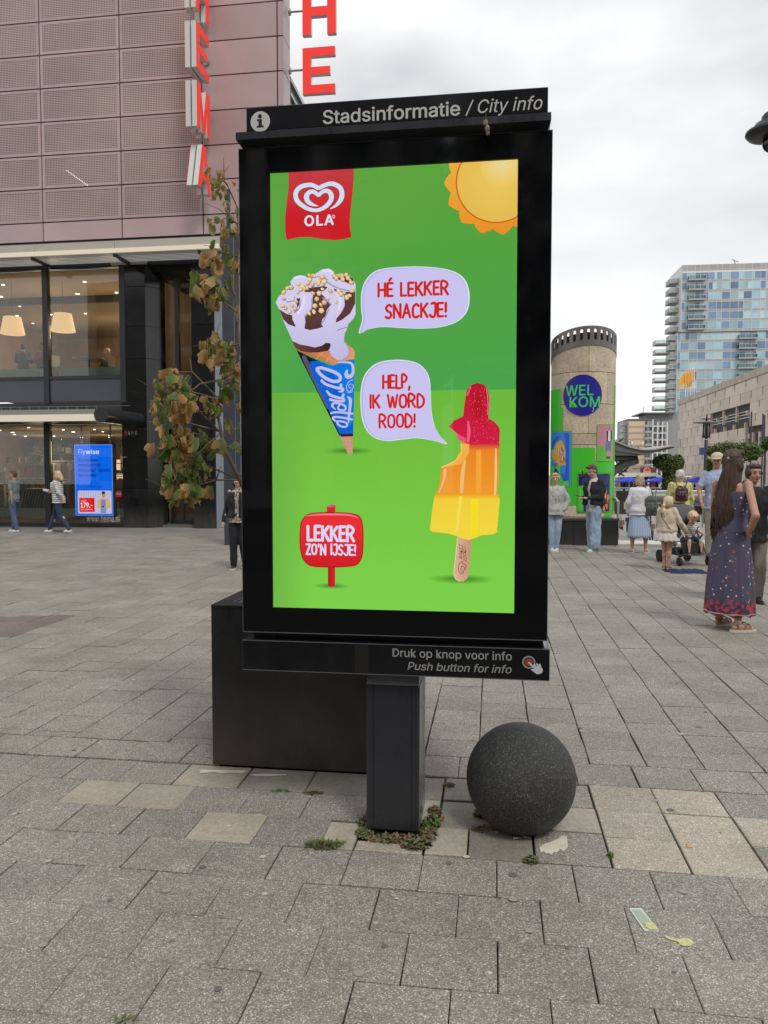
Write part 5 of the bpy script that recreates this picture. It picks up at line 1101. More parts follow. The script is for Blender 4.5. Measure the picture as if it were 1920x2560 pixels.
# weeds and moss round the post, at the ball and in the joints
M_WEED = [mat('weed_green', (.10, .16, .035), .7, var=.3, vscale=30), mat('weed_dry', (.17, .11, .06), .8, var=.3, vscale=30), mat('weed_olive', (.12, .12, .05), .8, var=.3, vscale=40)]
wr = random.Random(4)
def weed(x, y, rad, h, n_, mi, lab, grass=False, stretch=(1, 1)):
    b = MB()
    for k in range(n_):
        r_ = rad*math.sqrt(wr.random()); a = wr.random()*2*math.pi; cx, cy = r_*math.cos(a)*stretch[0], r_*math.sin(a)*stretch[1]; hh = h*(1-.6*(r_/rad))*wr.uniform(.5, 1.1); a2 = wr.random()*6.28
        mi_ = mi if wr.random() < .75 else wr.choice((0, 1, 2))
        if grass:
            d = Vector((math.cos(a2), math.sin(a2), 0))*wr.uniform(.01, .035); w = Vector((-math.sin(a2), math.cos(a2), 0))*.0022
            p = Vector((cx, cy, 0)); q = p+d*.5+Vector((0, 0, hh*.8)); t_ = p+d+Vector((0, 0, hh)); b.add([p-w, p+w, q+w, q-w, t_], [(0, 1, 2, 3), (3, 2, 4)], mi_)
        else:
            L_ = wr.uniform(.007, .016); n = Vector((wr.gauss(0, .6), wr.gauss(0, .6), 1)).normalized(); u_ = n.cross(Vector((math.cos(a2), math.sin(a2), 0))).normalized(); v_ = n.cross(u_); c = Vector((cx, cy, hh*wr.random()+.002))
            b.add([c-u_*L_, c-v_*L_*.55, c+u_*L_, c+v_*L_*.55], [(0, 1, 2, 3)], mi_)
    return b.build('weed', M_WEED, None, fixn=False, label=lab, cat='weed', loc=(x, y, -.006))
def wk(s, t): return k2w(s, t)
for (s, t, rad, h, n_, mi, lab, g, st) in (
    (.02, .0, .075, .03, 330, 1, 'brownish moss along the front foot of the kiosk post', False, (1.7, .5)), (.115, -.045, .055, .05, 260, 2, 'bushy olive weed at the front right corner of the post', False, (1.2, .8)),
    (.165, .16, .05, .075, 240, 0, 'bright green leafy weed right of the post', False, (.8, 1)), (.16, .08, .06, .03, 220, 1, 'dry brown moss right of the post foot', False, (.6, 1.5)), (-.13, .12, .05, .05, 220, 1, 'reddish dry moss at the left side of the post', False, (.7, 1.5)), (-.125, .04, .04, .03, 150, 2, 'dark moss at the left front corner of the post', False, (1, 1)),
    (-.285, -.105, .06, .045, 260, 0, 'tuft of fresh grass in the joint left of the post', True, (1.3, .6)), (-.23, -.08, .04, .03, 80, 0, 'thin grass runner between grass tuft and post', True, (1.3, .4)),
    (.41, .44, .035, .07, 120, 0, 'green sprig at the left side of the stone ball', False, (1, 1)), (.40, .31, .045, .04, 180, 1, 'dry brown weed under the left of the stone ball', False, (1, 1)), (.60, -.115, .03, .035, 150, 2, 'small dark weed in the joint in front of the ball', False, (1, .8)), (.40, .15, .05, .012, 90, 1, 'crumbs of dry moss in front left of the ball', False, (1.3, .7)),
    (.17, .30, .03, .05, 110, 1, 'withered plant behind the post', False, (1, 1)), (-.45, .43, .035, .02, 90, 1, 'dry clump in the joint before the planter', False, (1.5, .5)), (-.62, .43, .03, .02, 70, 0, 'small green tuft in the joint left of the dry clump', True, (1.5, .5)), (.22, .62, .03, .02, 60, 1, 'tiny dry tuft behind the post', False, (1, 1)), (.93, -.02, .012, .03, 40, 0, 'tiny yellow-green weed at the corner of the beige paving', False, (1, 1)),
    (-.63, -1.22, .02, .02, 50, 0, 'tiny tuft in the joint at the lower left', True, (1.5, .5))):
    x, y = wk(s, t); weed(x, y, rad, h, n_, mi, lab, g, st)
# litter
def flat(name, pts, z, th, m, lab, cat, k=1.0):
    cx = sum(p[0] for p in pts)/len(pts); cy = sum(p[1] for p in pts)/len(pts)
    b = MB(); b.prism([(p[0]-cx, p[1]-cy) for p in pts], 0, th, plane='xy'); return b.build(name, m, None, label=lab, cat=cat, loc=(cx, cy, z))
M_SAUCE = mat('yellow_sauce', (.55, .54, .22), .35, var=.25, vscale=60)
sp_ = flat('sauce_packet', [(0.9013,2.755),(0.9483,2.758),(0.9609,2.612),(0.9113,2.616)], .001, .003, mat('packet_white', (.56, .60, .56), .35), 'torn white and green sauce packet lying flat on the paving', 'packet')
cxy = sp_.location; fl = flat('x', [(0.9081,2.745),(0.9404,2.745),(0.9546,2.635),(0.9184,2.63)], .0, .0012, mat('packet_green', (.34, .42, .33), .4), 'x', 'x'); fl.name = 'printed_face'; del fl['label']; del fl['category']; l0 = Vector(fl.location); fl.parent = sp_; fl.location = l0-Vector(cxy)+Vector((0, 0, .0042)); 
fl2 = flat('x', [(0.9213,2.658),(0.9558,2.658),(0.9634,2.619),(0.9316,2.616),(0.9251,2.632)], .0, .003, M_SAUCE, 'x', 'x'); fl2.name = 'sauce'; del fl2['label']; del fl2['category']; l0 = Vector(fl2.location); fl2.parent = sp_; fl2.location = l0-Vector(cxy)+Vector((0, 0, .0055))
flat('sauce_spill', [(0.9715,2.588),(0.98,2.589),(0.9905,2.579),(1.014,2.568),(1.037,2.576),(1.054,2.568),(1.057,2.546),(1.04,2.532),(1.016,2.532),(1.007,2.539),(1.005,2.555),(0.9826,2.568),(0.9719,2.576)], .0012, .0022, M_SAUCE, 'yellow sauce spilled on the paving below the packet', 'spill')
M_PAINT = mat('old_white_paint', (.62, .58, .47), .7, var=.15, vscale=20)
pr = random.Random(9); base = [(0.8084,3.325),(0.7908,3.23),(0.7644,3.19),(0.7513,3.21),(0.7326,3.18),(0.7208,3.184),(0.7058,3.16),(0.6946,3.176),(0.6831,3.168),(0.6775,3.188),(0.6629,3.184),(0.6664,3.22),(0.6906,3.251),(0.7252,3.272),(0.7551,3.293),(0.7889,3.33)]
P_ = []
for i in range(len(base)):
    a, c = base[i], base[(i+1) % len(base)]
    for k in range(5): t = k/5; P_.append((a[0]+(c[0]-a[0])*t+pr.gauss(0, .006), a[1]+(c[1]-a[1])*t+pr.gauss(0, .006)))
flat('paint_stain', base, .0008, .0012, M_PAINT, 'splash of old cream paint on the paving in front of the ball', 'stain')
for (pts, lab) in (([(-0.9963,4.091),(-0.9406,4.087),(-0.7595,4.081),(-0.7429,4.067),(-0.7518,4.039),(-0.8152,4.047),(-0.86,4.039),(-0.9177,4.055),(-0.9848,4.043)], 'flaking cream paint on the slab left of the planter foot'), ([(-0.7142,4.023),(-0.6577,4.031),(-0.5259,4.027),(-0.5167,4.015),(-0.6149,4.003),(-0.6839,4.003)], 'worn patch of cream paint in front of the planter')):
    flat('paint_stain', pts, .0008, .0012, M_PAINT, lab, 'stain')
for i, (s0, s1) in enumerate(((-.93, -.62), (-.60, -.28), (-.27, .05))):
    x0, y0 = k2w(s0+.25, .715+.045); b = MB(); b.bbox(0, .305, 0, .04, -.04, .004, .004); b.build('kerb_strip', mat('painted_kerb', (.5, .48, .42), .7, var=.5, vscale=14), None, label='pale painted edging strip at the planter foot, '+['left', 'middle', 'right'][i]+' piece', cat='edging', loc=(*k2w(s0+.0, .735), 0), rot=(0, 0, -ANG))
M_CIG = mat('cigarette_paper', (.62, .58, .5), .7); M_FILT = mat('cigarette_filter', (.36, .23, .13), .7)
for i, ((x, y), a, lab) in enumerate((((-1.733,3.538), .9, 'cigarette end in the joint at the left edge'), ((-1.381,3.102), .8, 'dirty cigarette end lying in a joint at the lower left'), ((0.5805,3.298), .1, 'cigarette end lying against the foot of the ball'), ((0.6213,3.308), -.4, 'second cigarette end right beside the foot of the ball'))):
    t = thing('cigarette_end', lab, 'litter', (x, y, .006), a); b = MB(); b.tube((-.014, 0, 0), (.006, 0, 0), .0035, n=6); b.build('paper', M_CIG, t); b = MB(); b.tube((.0065, 0, 0), (.020, 0, 0), .0036, n=6); b.build('filter', M_FILT, t)
flat('dry_leaf', [(0.2432,3.465),(0.2539,3.493),(0.2737,3.516),(0.2841,3.505),(0.268,3.476),(0.2487,3.456)], .002, .004, mat('dead_leaf', (.20, .09, .04), .8), 'curled dead brown leaf between post and ball', 'leaf'); flat('orange_scrap', [(1.312,3.257),(1.322,3.253),(1.321,3.22),(1.298,3.218)], .001, .003, mat('orange_paper', (.55, .34, .14), .6), 'small orange scrap on the beige slab at the right', 'litter')
# trodden chewing gum and small white specks, too many to count
gum = MB(); g2 = random.Random(31)
for k in range(620):
    y = 1.3+14*g2.random()**1.5; x = g2.uniform(-.5*y-1, .5*y+1); r_ = g2.uniform(.006, .021) if g2.random() < .6 else g2.uniform(.003, .008); n = 8; ph = g2.random()*6; col = g2.choice((0, 0, 1, 2, 2))
    if w2k(x, y)[0] > -.15 and w2k(x, y)[0] < .12 and 0 < w2k(x, y)[1] < .35: continue
    v = [(x+r_*math.cos(ph+2*math.pi*i/n)*g2.uniform(.8, 1.1), y+r_*.85*math.sin(ph+2*math.pi*i/n), .0014+.0000015*k) for i in range(n)]
    gum.add(v, [tuple(range(n))], col)
gum.build('gum_spots', [mat('old_gum', (.30, .285, .25), .6), mat('pale_gum', (.52, .48, .38), .6), mat('dark_gum', (.13, .125, .12), .6)], None, kind='stuff', label='trodden chewing gum spots and specks on the paving', cat='litter', fixn=False)
# cocoon-like scrap dangling from the cornice
hx, hz = (0.3931,3.024); x, y = k2w(hx, -.062)
b = MB(); b.path([(0, 0, .05), (.002, 0, 0)], .0008, n=4); b.ell((.0, 0, -.006), (.011, .009, .014), 8); b.ell((.007, -.002, -.03), (.010, .008, .017), 8); b.ell((.009, 0, -.045), (.008, .007, .012), 7)
b.build('dangling_scrap', mat('dusty_cobweb', (.25, .23, .19), .9, var=.4, vscale=90), None, smooth=True, label='dusty scrap hanging on a thread from the kiosk cornice', cat='debris', loc=(x, y, hz))
# ---------------------------------------------------------------- street lamp at the right edge
lx, ly = 6.12, 12.45; lz = (5.984,6.818)[1]
M_LAMP = mat('dark_lamp_metal', (.045, .045, .055), .35, metal=.3)
lt = thing('street_lamp', 'dark round street lamp head with a clear globe, cut by the right edge', 'street lamp', (lx+1.25, ly, 0))
b = MB(Matrix.Translation((-1.25, 0, lz+.02))); b.lathe([(0, .07), (.20, .07), (.33, .10), (.375, .15), (.37, .185), (.27, .23), (.235, .30), (.14, .33), (.14, .41), (.10, .46), (0, .48)], n=40); b.build('lamp_head', M_LAMP, lt, smooth=True)
b = MB(Matrix.Translation((-1.25, 0, lz+.02))); b.ell((0, 0, .0), (.125, .125, .15), 24); b.build('globe', glass('dark_globe', (.12, .12, .13), 1.5, 0, 1.5), lt, smooth=True)
b = MB(); b.path([(-1.25, 0, lz+.48), (-1.2, 0, lz+.62), (-.6, 0, lz+.7), (0, 0, lz+.5)], .035, n=8); b.build('arm', M_LAMP, lt, smooth=True); b = MB(); b.tube((0, 0, 0), (0, 0, lz+.9), .08, .05, n=14); b.tube((0, 0, 0), (0, 0, .8), .12, n=14); b.build('post', M_LAMP, lt, smooth=True)
# ---------------------------------------------------------------- the side of the square behind the photographer (seen mirrored in the kiosk and shop glass)
M_BK = mat('office_stone', (.42, .40, .36), .6, var=.1); M_BKW = mat('office_window', (.03, .035, .04), .1)
for (x0, x1, yb, h, lab) in ((-46, -8, -26, 21, 'pale office block with dark window bays, mirrored in the shop windows'), (-7, 16, -34, 26, 'tall office slab behind the photographer, mirrored in the kiosk glass'), (17, 46, -24, 18, 'lower office block behind the photographer on the right')):
    t = thing('office_building', lab, 'building', ((x0+x1)/2, yb, 0)); w = (x1-x0)/2
    slab('wall', M_BKW, -w, w, -10, -.3, 0, h, t); b = MB(); x = -w
    while x < w-.5: b.box(x, x+.9, -.3, 0, 0, h); x += 3.1
    for k in range(int(h/3.4)+1): b.box(-w, w, -.28, -.05, k*3.4, k*3.4+.9)
    o = b.build('facade_grid', M_BK, t); o['kind'] = 'stuff'
tr_ = random.Random(77)
def leafy_tree(x, y, z0, h, cr, lab, group=None, n_=1500, colr=(.05, .085, .025), ls=.35, parts=True, rng=tr_, cz=.68):
    t = thing('tree', lab, 'tree', (x, y, z0), rng.random()*6, group); b = MB(); b.path([(0, 0, 0), (.1, 0, h*.3), (0, .1, h*.62)], [h*.03, h*.022, h*.012], n=8)
    for k in range(6): a = k*1.05; b.path([(0, 0, h*(.35+.04*k)), (cr*.5*math.cos(a), cr*.5*math.sin(a), h*(.55+.04*k)), (cr*.8*math.cos(a), cr*.8*math.sin(a), h*(.68+.03*k))], [h*.012, h*.008, .02], n=5)
    b.build('trunk', M_BARK, t, smooth=True); c = MB(); cl = [(rng.gauss(0, .42), rng.gauss(0, .42), rng.gauss(0, .3)) for k in range(16)]
    for k in range(n_):
        q = rng.choice(cl); p = Vector((q[0]*cr+rng.gauss(0, .2)*cr, q[1]*cr+rng.gauss(0, .2)*cr, h*cz+q[2]*cr+rng.gauss(0, .17)*cr)); nn = Vector((rng.gauss(0, 1), rng.gauss(0, 1), rng.gauss(0, 1)+.6)).normalized(); u_ = nn.orthogonal().normalized(); v_ = nn.cross(u_); s_ = ls*rng.uniform(.5, 1.1)
        c.add([p-u_*s_, p-v_*s_*.6, p+u_*s_, p+v_*s_*.6], [(0, 1, 2, 3)])
    c.build('crown', mat('foliage_%d' % int(colr[0]*1000), colr, .7, var=.45, vscale=.8), t, fixn=False); return t
leafy_tree(3.2, -9, 0, 9.5, 3.0, 'leafy plane tree behind the photographer, mirrored in the kiosk border', n_=2600); leafy_tree(-3.5, -13, 0, 10, 3.2, 'second leafy tree behind the photographer', n_=2000)

# ---------------------------------------------------------------- round advertising column with its plinth
CYX, CYY, CYR = 4.785, 18.62, .752
colm = thing('round_column', 'round travertine column with slotted metal rim, welcome disc and green posters', 'column', (CYX, CYY, .0), 0)
M_TRAV = mat('travertine', (.56, .45, .33), .5, var=.22, vscale=2.4, fine=.22, fscale=22, rnd=.10, bump=.15, bscale=25)
M_ZINC = mat('brushed_zinc', (.17, .16, .155), .45, metal=.4, var=.15, vscale=3)
def cyl_wrap(mb_or_art_verts, r): return [Vector((r*math.sin(v.x/CYR), -r*math.cos(v.x/CYR), v.z)) for v in mb_or_art_verts]
# travertine slabs, each curved
def cyl_panel(s0, s1, z0, z1, r0, r1, n=None):
    n = n or max(2, int(abs(s1-s0)/.09)); b = MB(); vs = []
    for r in (r0, r1):
        for z in (z0, z1):
            for i in range(n+1): a = (s0+(s1-s0)*i/n)/CYR; vs.append((r*math.sin(a), -r*math.cos(a), z))
    m = n+1; f = []
    for i in range(n):
        f += [(2*m+i, 2*m+i+1, 3*m+i+1, 3*m+i), (i, m+i, m+i+1, i+1), (m+i, 3*m+i, 3*m+i+1, m+i+1), (i, i+1, 2*m+i+1, 2*m+i)]
    f += [(0, 2*m, 3*m, m), (n, m+n, 3*m+n, 2*m+n)]
    b.add(vs, f); return b
cz = lambda y: 1.6+(1185-y)/1923*17.87        # heights on the front of the column
zj = [.60, cz(1268)+.0, cz(1207), cz(1157), cz(1084), cz(1012), cz(935), 4.62]
zj = [.60, 1.02, 1.75, 2.28, cz(1084.5), cz(1010), cz(931), 4.9]
circ = 2*math.pi*CYR

for j in range(len(zj)-1):
    w = circ/5; off = (-.06 if j % 2 == 0 else -.06-w*.48)
    for k in range(5):
        z1 = zj[j+1]-.006 if j < len(zj)-2 else 4.45
        pb = cyl_panel(off+k*w+.004, off+(k+1)*w-.004, zj[j]+.006, z1, CYR-.025, CYR, 12)
        if z1 == 4.45:
            for v in pb.v:
                if v.z > 4.4: v.z = 4.345+.31*CYR*(-v.y/CYR)
        pb.build('stone_slab', M_TRAV, colm, smooth=True)
# rim, cut at a slant: high towards the square
TS = .31                                 # slope of the cut (metres per metre)
def ztop(a, base): return base+TS*CYR*math.cos(a)
rim = MB(); NS = 30; ro, ri = CYR+.012, CYR-.015; base_hi, base_lo = 4.775, 4.325
def rp(a, f, r): zl, zh = ztop(a, base_lo), ztop(a, base_hi); return (r*math.sin(a), -r*math.cos(a), zl+(zh-zl)*f)
for k in range(NS):
    a0 = 2*math.pi*k/NS; da = 2*math.pi/NS; hw = .21
    hole = []
    for i in range(5): t = math.pi*i/4; hole.append((.5+hw*math.cos(t), .78+.075*math.sin(t)))
    for i in range(5): t = math.pi+math.pi*i/4; hole.append((.5+hw*math.cos(t), .36+.075*math.sin(t)))
    outer = [(1, .80), (1, 1), (.5, 1), (0, 1), (0, .80), (0, .34), (0, 0), (.5, 0), (1, 0), (1, .34)]
    for r, fl in ((ro, 0), (ri, 1)):
        vs = [rp(a0+da*u, v, r) for u, v in outer]+[rp(a0+da*u, v, r) for u, v in hole]; n = 10
        rim.add(vs, [((i, (i+1) % n, n+(i+1) % n, n+i) if not fl else (i, n+i, n+(i+1) % n, (i+1) % n)) for i in range(n)])
    vs = [rp(a0+da*u, v, ro) for u, v in hole]+[rp(a0+da*u, v, ri) for u, v in hole]; rim.add(vs, [(i, (i+1) % 10, 10+(i+1) % 10, 10+i) for i in range(10)])
    vs = [rp(a0, 1, ro), rp(a0+da, 1, ro), rp(a0+da, 1, ri), rp(a0, 1, ri)]; rim.add(vs, [(0, 1, 2, 3)])
rim.build('slotted_rim', M_ZINC, colm, fixn=False)
ln = MB(); N_ = 48
for z_f in (0, 1):
    for i in range(N_): a = 2*math.pi*i/N_; r = CYR-.06; ln.v.append(Vector((r*math.sin(a), -r*math.cos(a), .56 if not z_f else ztop(a, base_lo)+.70*(base_hi-base_lo)))); ln.col.append(None)
for i in range(N_): ln.f.append([i, (i+1) % N_, N_+(i+1) % N_, N_+i]); ln.mi.append(0)
ln.build('core', mat('dark_zinc', (.05, .048, .046), .6), colm, smooth=True)
b = MB(); b.box(4.785-1.6-CYX, 5.295-CYX, 17.34-CYY, 19.9-CYY, -.02, .55)
o = b.build('plinth', mat('black_plinth_stone', (.02, .02, .02), .35, var=.3, vscale=4, dirt=((.08, .08, .075), 0, .3, .3)), colm)
for x in (4.28, 3.4): slab('joint', M_BLACK, x-CYX, x+.012-CYX, 17.338-CYY, 17.3395-CYY, 0, .55, colm)
slab('plinth_cap', mat('plinth_cap_stone', (.06, .06, .06), .25), 4.785-1.62-CYX, 5.31-CYX, 17.32-CYY, 19.92-CYY, .55, .60, colm)
# posters: drawn flat in (arc length, height), then wrapped round the column
M_POS = print_attr('poster_print', .45)
def cs(px, py):                           # picture position -> arc length and height on the front of the column
    x = (px-960)/1923; s = None
    dxr = x*17.95-CYX; dxr = max(-.749, min(.749, dxr)); a = math.asin(dxr/CYR); yy = CYY-CYR*math.cos(a)
    dxr = max(-.749, min(.749, x*yy*1.0-CYX)); a = math.asin(dxr/CYR); yy = CYY-CYR*math.cos(a)
    return (a*CYR, 1.6+(1185-py)/1923*yy)
def cc(x, y): return cs(1370+x/4.095, 800+y/4.095)
PO = Art(0, .0006)
GRN = W(64, 196, 40); GR2 = W(72, 176, 40)
def pc(pts, c, **k): PO.poly([cc(*p) for p in pts], c, **k)
pc([(20, 905), (138, 902), (138, 1140), (236, 1140), (236, 1308), (475, 1308), (475, 1455), (663, 1455), (663, 2022), (580, 2022), (580, 1980), (295, 1980), (290, 1900), (20, 1900)], GRN)
PO.poly([(-1.5, 3.6), (-.72, 3.6), (-.72, .98), (-1.5, .98)], GRN); PO.poly([(.72, 3.7), (1.0, 3.7), (1.0, .65), (.72, .65)], GR2)
def framed(x0, x1, z0, z1, c):
    pc([(x0-10, z0-12), (x1+10, z0-12), (x1+10, z1+12), (x0-10, z1+12)], W(50, 140, 30)); pc([(x0-5, z0-6), (x1+5, z0-6), (x1+5, z1+6), (x0-5, z1+6)], W(120, 190, 70)); pc([(x0, z0), (x1, z0), (x1, z1), (x0, z1)], c)
framed(22, 228, 1150, 1700, W(44, 140, 232))
pc([(22, 1500), (110, 1480), (100, 1560), (150, 1620), (205, 1640), (205, 1695), (22, 1695)], W(96, 208, 60))
pc([(60, 1260), (120, 1230), (160, 1300), (170, 1400), (160, 1480), (100, 1500), (60, 1450), (30, 1400)], W(232, 178, 70)); pc([(22, 1260), (60, 1200), (100, 1180), (40, 1300), (22, 1340)], W(12, 96, 200))
pr2 = random.Random(8)
for k in range(46): x, y = pr2.uniform(30, 170), pr2.uniform(1280, 1500); PO.stroke([cc(x, y), cc(x+pr2.uniform(-20, 25), y+pr2.uniform(15, 50))], .016, pr2.choice([W(20, 120, 220), W(240, 200, 90), W(230, 130, 40), W(200, 230, 240), W(150, 60, 70)]), smooth=0)
pc([(150, 1160), (205, 1160), (208, 1640), (150, 1650), (105, 1560), (170, 1590), (180, 1400), (175, 1250)], W(0, 92, 220)); PO.ellipse(*cc(58, 1590), .10, .16, W(0, 60, 190)); PO.ellipse(*cc(60, 1600), .05, .09, W(96, 208, 60))
framed(500, 655, 1085, 1440, W(196, 130, 150))
pc([(500, 1290), (565, 1290), (565, 1335), (590, 1335), (590, 1420), (655, 1420), (655, 1440), (500, 1440)], W(88, 190, 50))
pc([(585, 1140), (645, 1135), (650, 1220), (640, 1240), (585, 1240)], W(40, 44, 60)); pc([(607, 1135), (628, 1132), (632, 1240), (605, 1240)], W(225, 225, 220)); pc([(582, 1240), (640, 1240), (636, 1345), (612, 1345), (608, 1300), (600, 1345), (580, 1345)], W(96, 120, 150)); pc([(595, 1345), (607, 1345), (606, 1400), (597, 1400)], W(200, 150, 120)); pc([(615, 1345), (628, 1345), (627, 1400), (616, 1400)], W(200, 150, 120)); pc([(590, 1395), (632, 1395), (632, 1420), (588, 1420)], W(40, 60, 50)); PO.ellipse(*cc(618, 1115), .04, .055, W(170, 120, 100))
pc([(565, 1170), (588, 1150), (590, 1260), (575, 1200)], W(190, 150, 130))
framed(310, 632, 1575, 1960, W(30, 42, 110))
pc([(312, 1700), (360, 1690), (365, 1955), (312, 1955)], W(88, 200, 60))
for k in range(90):
    x = pr2.choice([pr2.uniform(318, 380), pr2.uniform(480, 628), pr2.uniform(480, 628)]); y = pr2.uniform(1585, 1700 if x < 380 else 1945); c = pr2.choice([W(20, 30, 80), W(70, 110, 200), W(150, 60, 30), W(210, 120, 40)]) if y > 1720 else pr2.choice([W(60, 90, 190), W(20, 24, 50), W(120, 60, 50), W(40, 44, 60)])
    PO.stroke([cc(x, y), cc(min(628, x+pr2.uniform(-12, 26)), y-pr2.uniform(10, 50))], pr2.uniform(.008, .022), c, smooth=0)
for k in range(22): x, y = pr2.uniform(560, 620), pr2.uniform(1740, 1940); PO.ellipse(*cc(x, y), .03, .06, pr2.choice([W(226, 120, 30), W(240, 170, 60), W(150, 50, 30), W(90, 40, 60)]), 8)
# blue welcome disc
cwx, cwz = cc(340, 775); rw = (cc(531, 775)[0]-cc(148, 775)[0])/2; rwz = (cc(340, 572)[1]-cc(340, 977)[1])/2
PO.ellipse(cwx, cwz, rw*1.02, rwz*1.02, W(16, 12, 90), 48, rings=6); PO.ellipse(cwx, cwz-.008, rw, rwz, W(26, 20, 150), 48, rings=6)
def wt_(body, x0, x1, z0, z1):
    a, b_ = cc(x0, z1), cc(x1, z0); PO.text(body, a[0], b_[0], a[1], b_[1], W(76, 210, 80), bold=.016)
wt_('WEL', 172, 446, 672, 785); wt_('KOM', 214, 512, 790, 900)
PO.stroke([cc(460, 880), cc(445, 905), cc(455, 915), cc(438, 945)], .008, W(230, 230, 245), smooth=0)
# wrap: cut the flat artwork into narrow strips first
me = bpy.data.meshes.new('w'); me.from_pydata([tuple(v) for v in PO.mb.v], [], PO.mb.f)
at = me.color_attributes.new('Col', 'FLOAT_COLOR', 'POINT')
for i, c in enumerate(PO.mb.col): at.data[i].color = c
bm = bmesh.new(); bm.from_mesh(me); bmesh.ops.triangulate(bm, faces=list(bm.faces)); x = -1.6
while x < 1.2: bmesh.ops.bisect_plane(bm, geom=list(bm.verts)+list(bm.edges)+list(bm.faces), plane_co=(x, 0, 0), plane_no=(1, 0, 0)); x += .055
ym = min(v.co.y for v in bm.verts); print('poster depth', ym)
for v in bm.verts: r = CYR+.003+.02*(v.co.y/ym); a = v.co.x/CYR; v.co = Vector((r*math.sin(a), -r*math.cos(a), v.co.z))
bm.to_mesh(me); bm.free(); me.materials.append(M_POS); o = link('posters', me, colm)
# thin edge line of the printed film seam
# ---------------------------------------------------------------- ledge, sunken passage, far terrace
M_WHT = mat('white_granite_ledge', (.62, .60, .56), .5, fine=.08, fscale=60, var=.06)
b = MB(); b.box(5.32, 40, 17.44, 18.35, -.30, .012); b.build('ledge', M_WHT, None, kind='structure')
M_LOW = mat('lower_paving', (.30, .28, .25), .8, var=.15, vscale=.4)
b = MB(); b.add([(4.6, 18.35, -3.4), (120, 18.35, -3.4), (120, 108, -3.4), (4.6, 108, -3.4)], [(0, 1, 2, 3)]); b.build('lower_street', M_LOW, None, kind='structure')
b = MB(); b.box(4.6, 40, 18.2, 18.34, -3.4, -.31); b.box(4.45, 4.6, 18.35, 108, -3.4, -.02); b.build('retaining_wall', mat('retaining_stone', (.22, .20, .18), .7), None, label='stone wall of the sunken passage below the white ledge', cat='wall')
TZ = -1.3
b = MB(); b.add([(4.6, 106, TZ), (400, 106, TZ), (400, 1500, TZ), (4.6, 1500, TZ)], [(0, 1, 2, 3)]); b.build('far_square', mat('far_square_paving', (.27, .255, .23), .85, var=.1, vscale=.1), None, kind='structure')
ter = thing('terrace_bridge', 'beige concrete terrace edge with railing across the sunken street', 'bridge', (30, 106, TZ), 0)
slab('fascia', mat('terrace_concrete', (.44, .39, .33), .7), -26, 70, -1.0, 0, -1.0, .03, ter); slab('soffit', mat('terrace_underside', (.06, .055, .05), .8), -26, 70, -.9, 8, -2.1, -1.02, ter)
for k in range(30): slab('rail_post', M_ALU, -25+3*k, -24.9+3*k, -.8, -.7, .03, 1.0, ter)
slab('top_rail', mat('white_rail', (.66, .66, .64), .4), -26, 70, -.85, -.65, .96, 1.04, ter); slab('glass_panel', glass('rail_glass', (.85, .88, .87), 1.3), -26, 70, -.76, -.75, .1, .93, ter)
b = MB(); b.tube((33-30, 62-106, 1.30+0.6), (75-30, 62-106, 1.30+.6), .34, n=20)
# large grey tubes of the passage balustrade
bal = thing('tube_balustrade', 'thick grey steel tube balustrade of the passage, behind the people', 'balustrade', (0, 40, 0), 0)
def dd(px, py, Y): return ((px-960)/1923*Y, 1.6+(1185-py)/1923*Y)
for (x0, x1, yy, r) in ((dd(1630, 0, 40)[0], dd(2100, 0, 40)[0], dd(0, 1243, 40)[1], .28), ):
    b = MB(); b.tube((x0, 0, yy), (x1, 0, yy), r, n=20); b.build('tube', mat('grey_steel_tube', (.19, .185, .175), .4, metal=.2), bal, smooth=True)
x0 = dd(1630, 0, 40)[0]; x1 = dd(2100, 0, 40)[0]
for k in range(9): b = MB(); b.tube((x0+.3+1.2*k, .1, -1.2), (x0+.3+1.2*k, .1, dd(0, 1228, 40)[1]), .04, n=6); b.build('rail_post', M_ALU, bal)
b = MB(); b.tube((x0, 0, dd(0, 1228, 40)[1]), (x1, 0, dd(0, 1228, 40)[1]), .05, n=8); b.build('handrail', MATS['white_rail'], bal); b = MB(); b.tube((x0, .2, dd(0, 1262, 40)[1]), (x1, .2, dd(0, 1262, 40)[1]), .07, n=8); b.build('lower_rail', M_ALU, bal)
rb = thing('tube_balustrade', 'big grey tubes and glass at the right edge behind the woman in black', 'balustrade', (0, 24, 0), 0)
for (py, r) in ((1262, .10), (1297, .22), (1335, .10)): b = MB(); b.tube((dd(1870, 0, 24)[0], 0, dd(0, py, 24)[1]), (dd(2150, 0, 24)[0], 0, dd(0, py, 24)[1]), r, n=18); b.build('tube', MATS['grey_steel_tube'], rb, smooth=True)
slab('glass_panel', glass('rail_glass'), dd(1870, 0, 24)[0], dd(2150, 0, 24)[0], 0, .02, dd(0, 1255, 24)[1], dd(0, 1218, 24)[1], rb)
for k in range(5): b = MB(); x = dd(1875, 0, 24)[0]+1.1*k; b.tube((x, 0, -3.4), (x, 0, dd(0, 1215, 24)[1]), .05, n=8); b.build('rail_post', M_ALU, rb)
b = MB(); b.path([(dd(1546, 0, 18)[0], 18.0, .1), (dd(1546, 0, 18)[0], 18.0, .95), (dd(1546, 0, 18)[0], 18.2, 1.02), (dd(1546, 0, 18)[0], 18.5, .9)], .035, n=8); b.build('handrail_end', M_ALU, None, smooth=True, label='rounded steel handrail end beside the column plinth', cat='handrail')
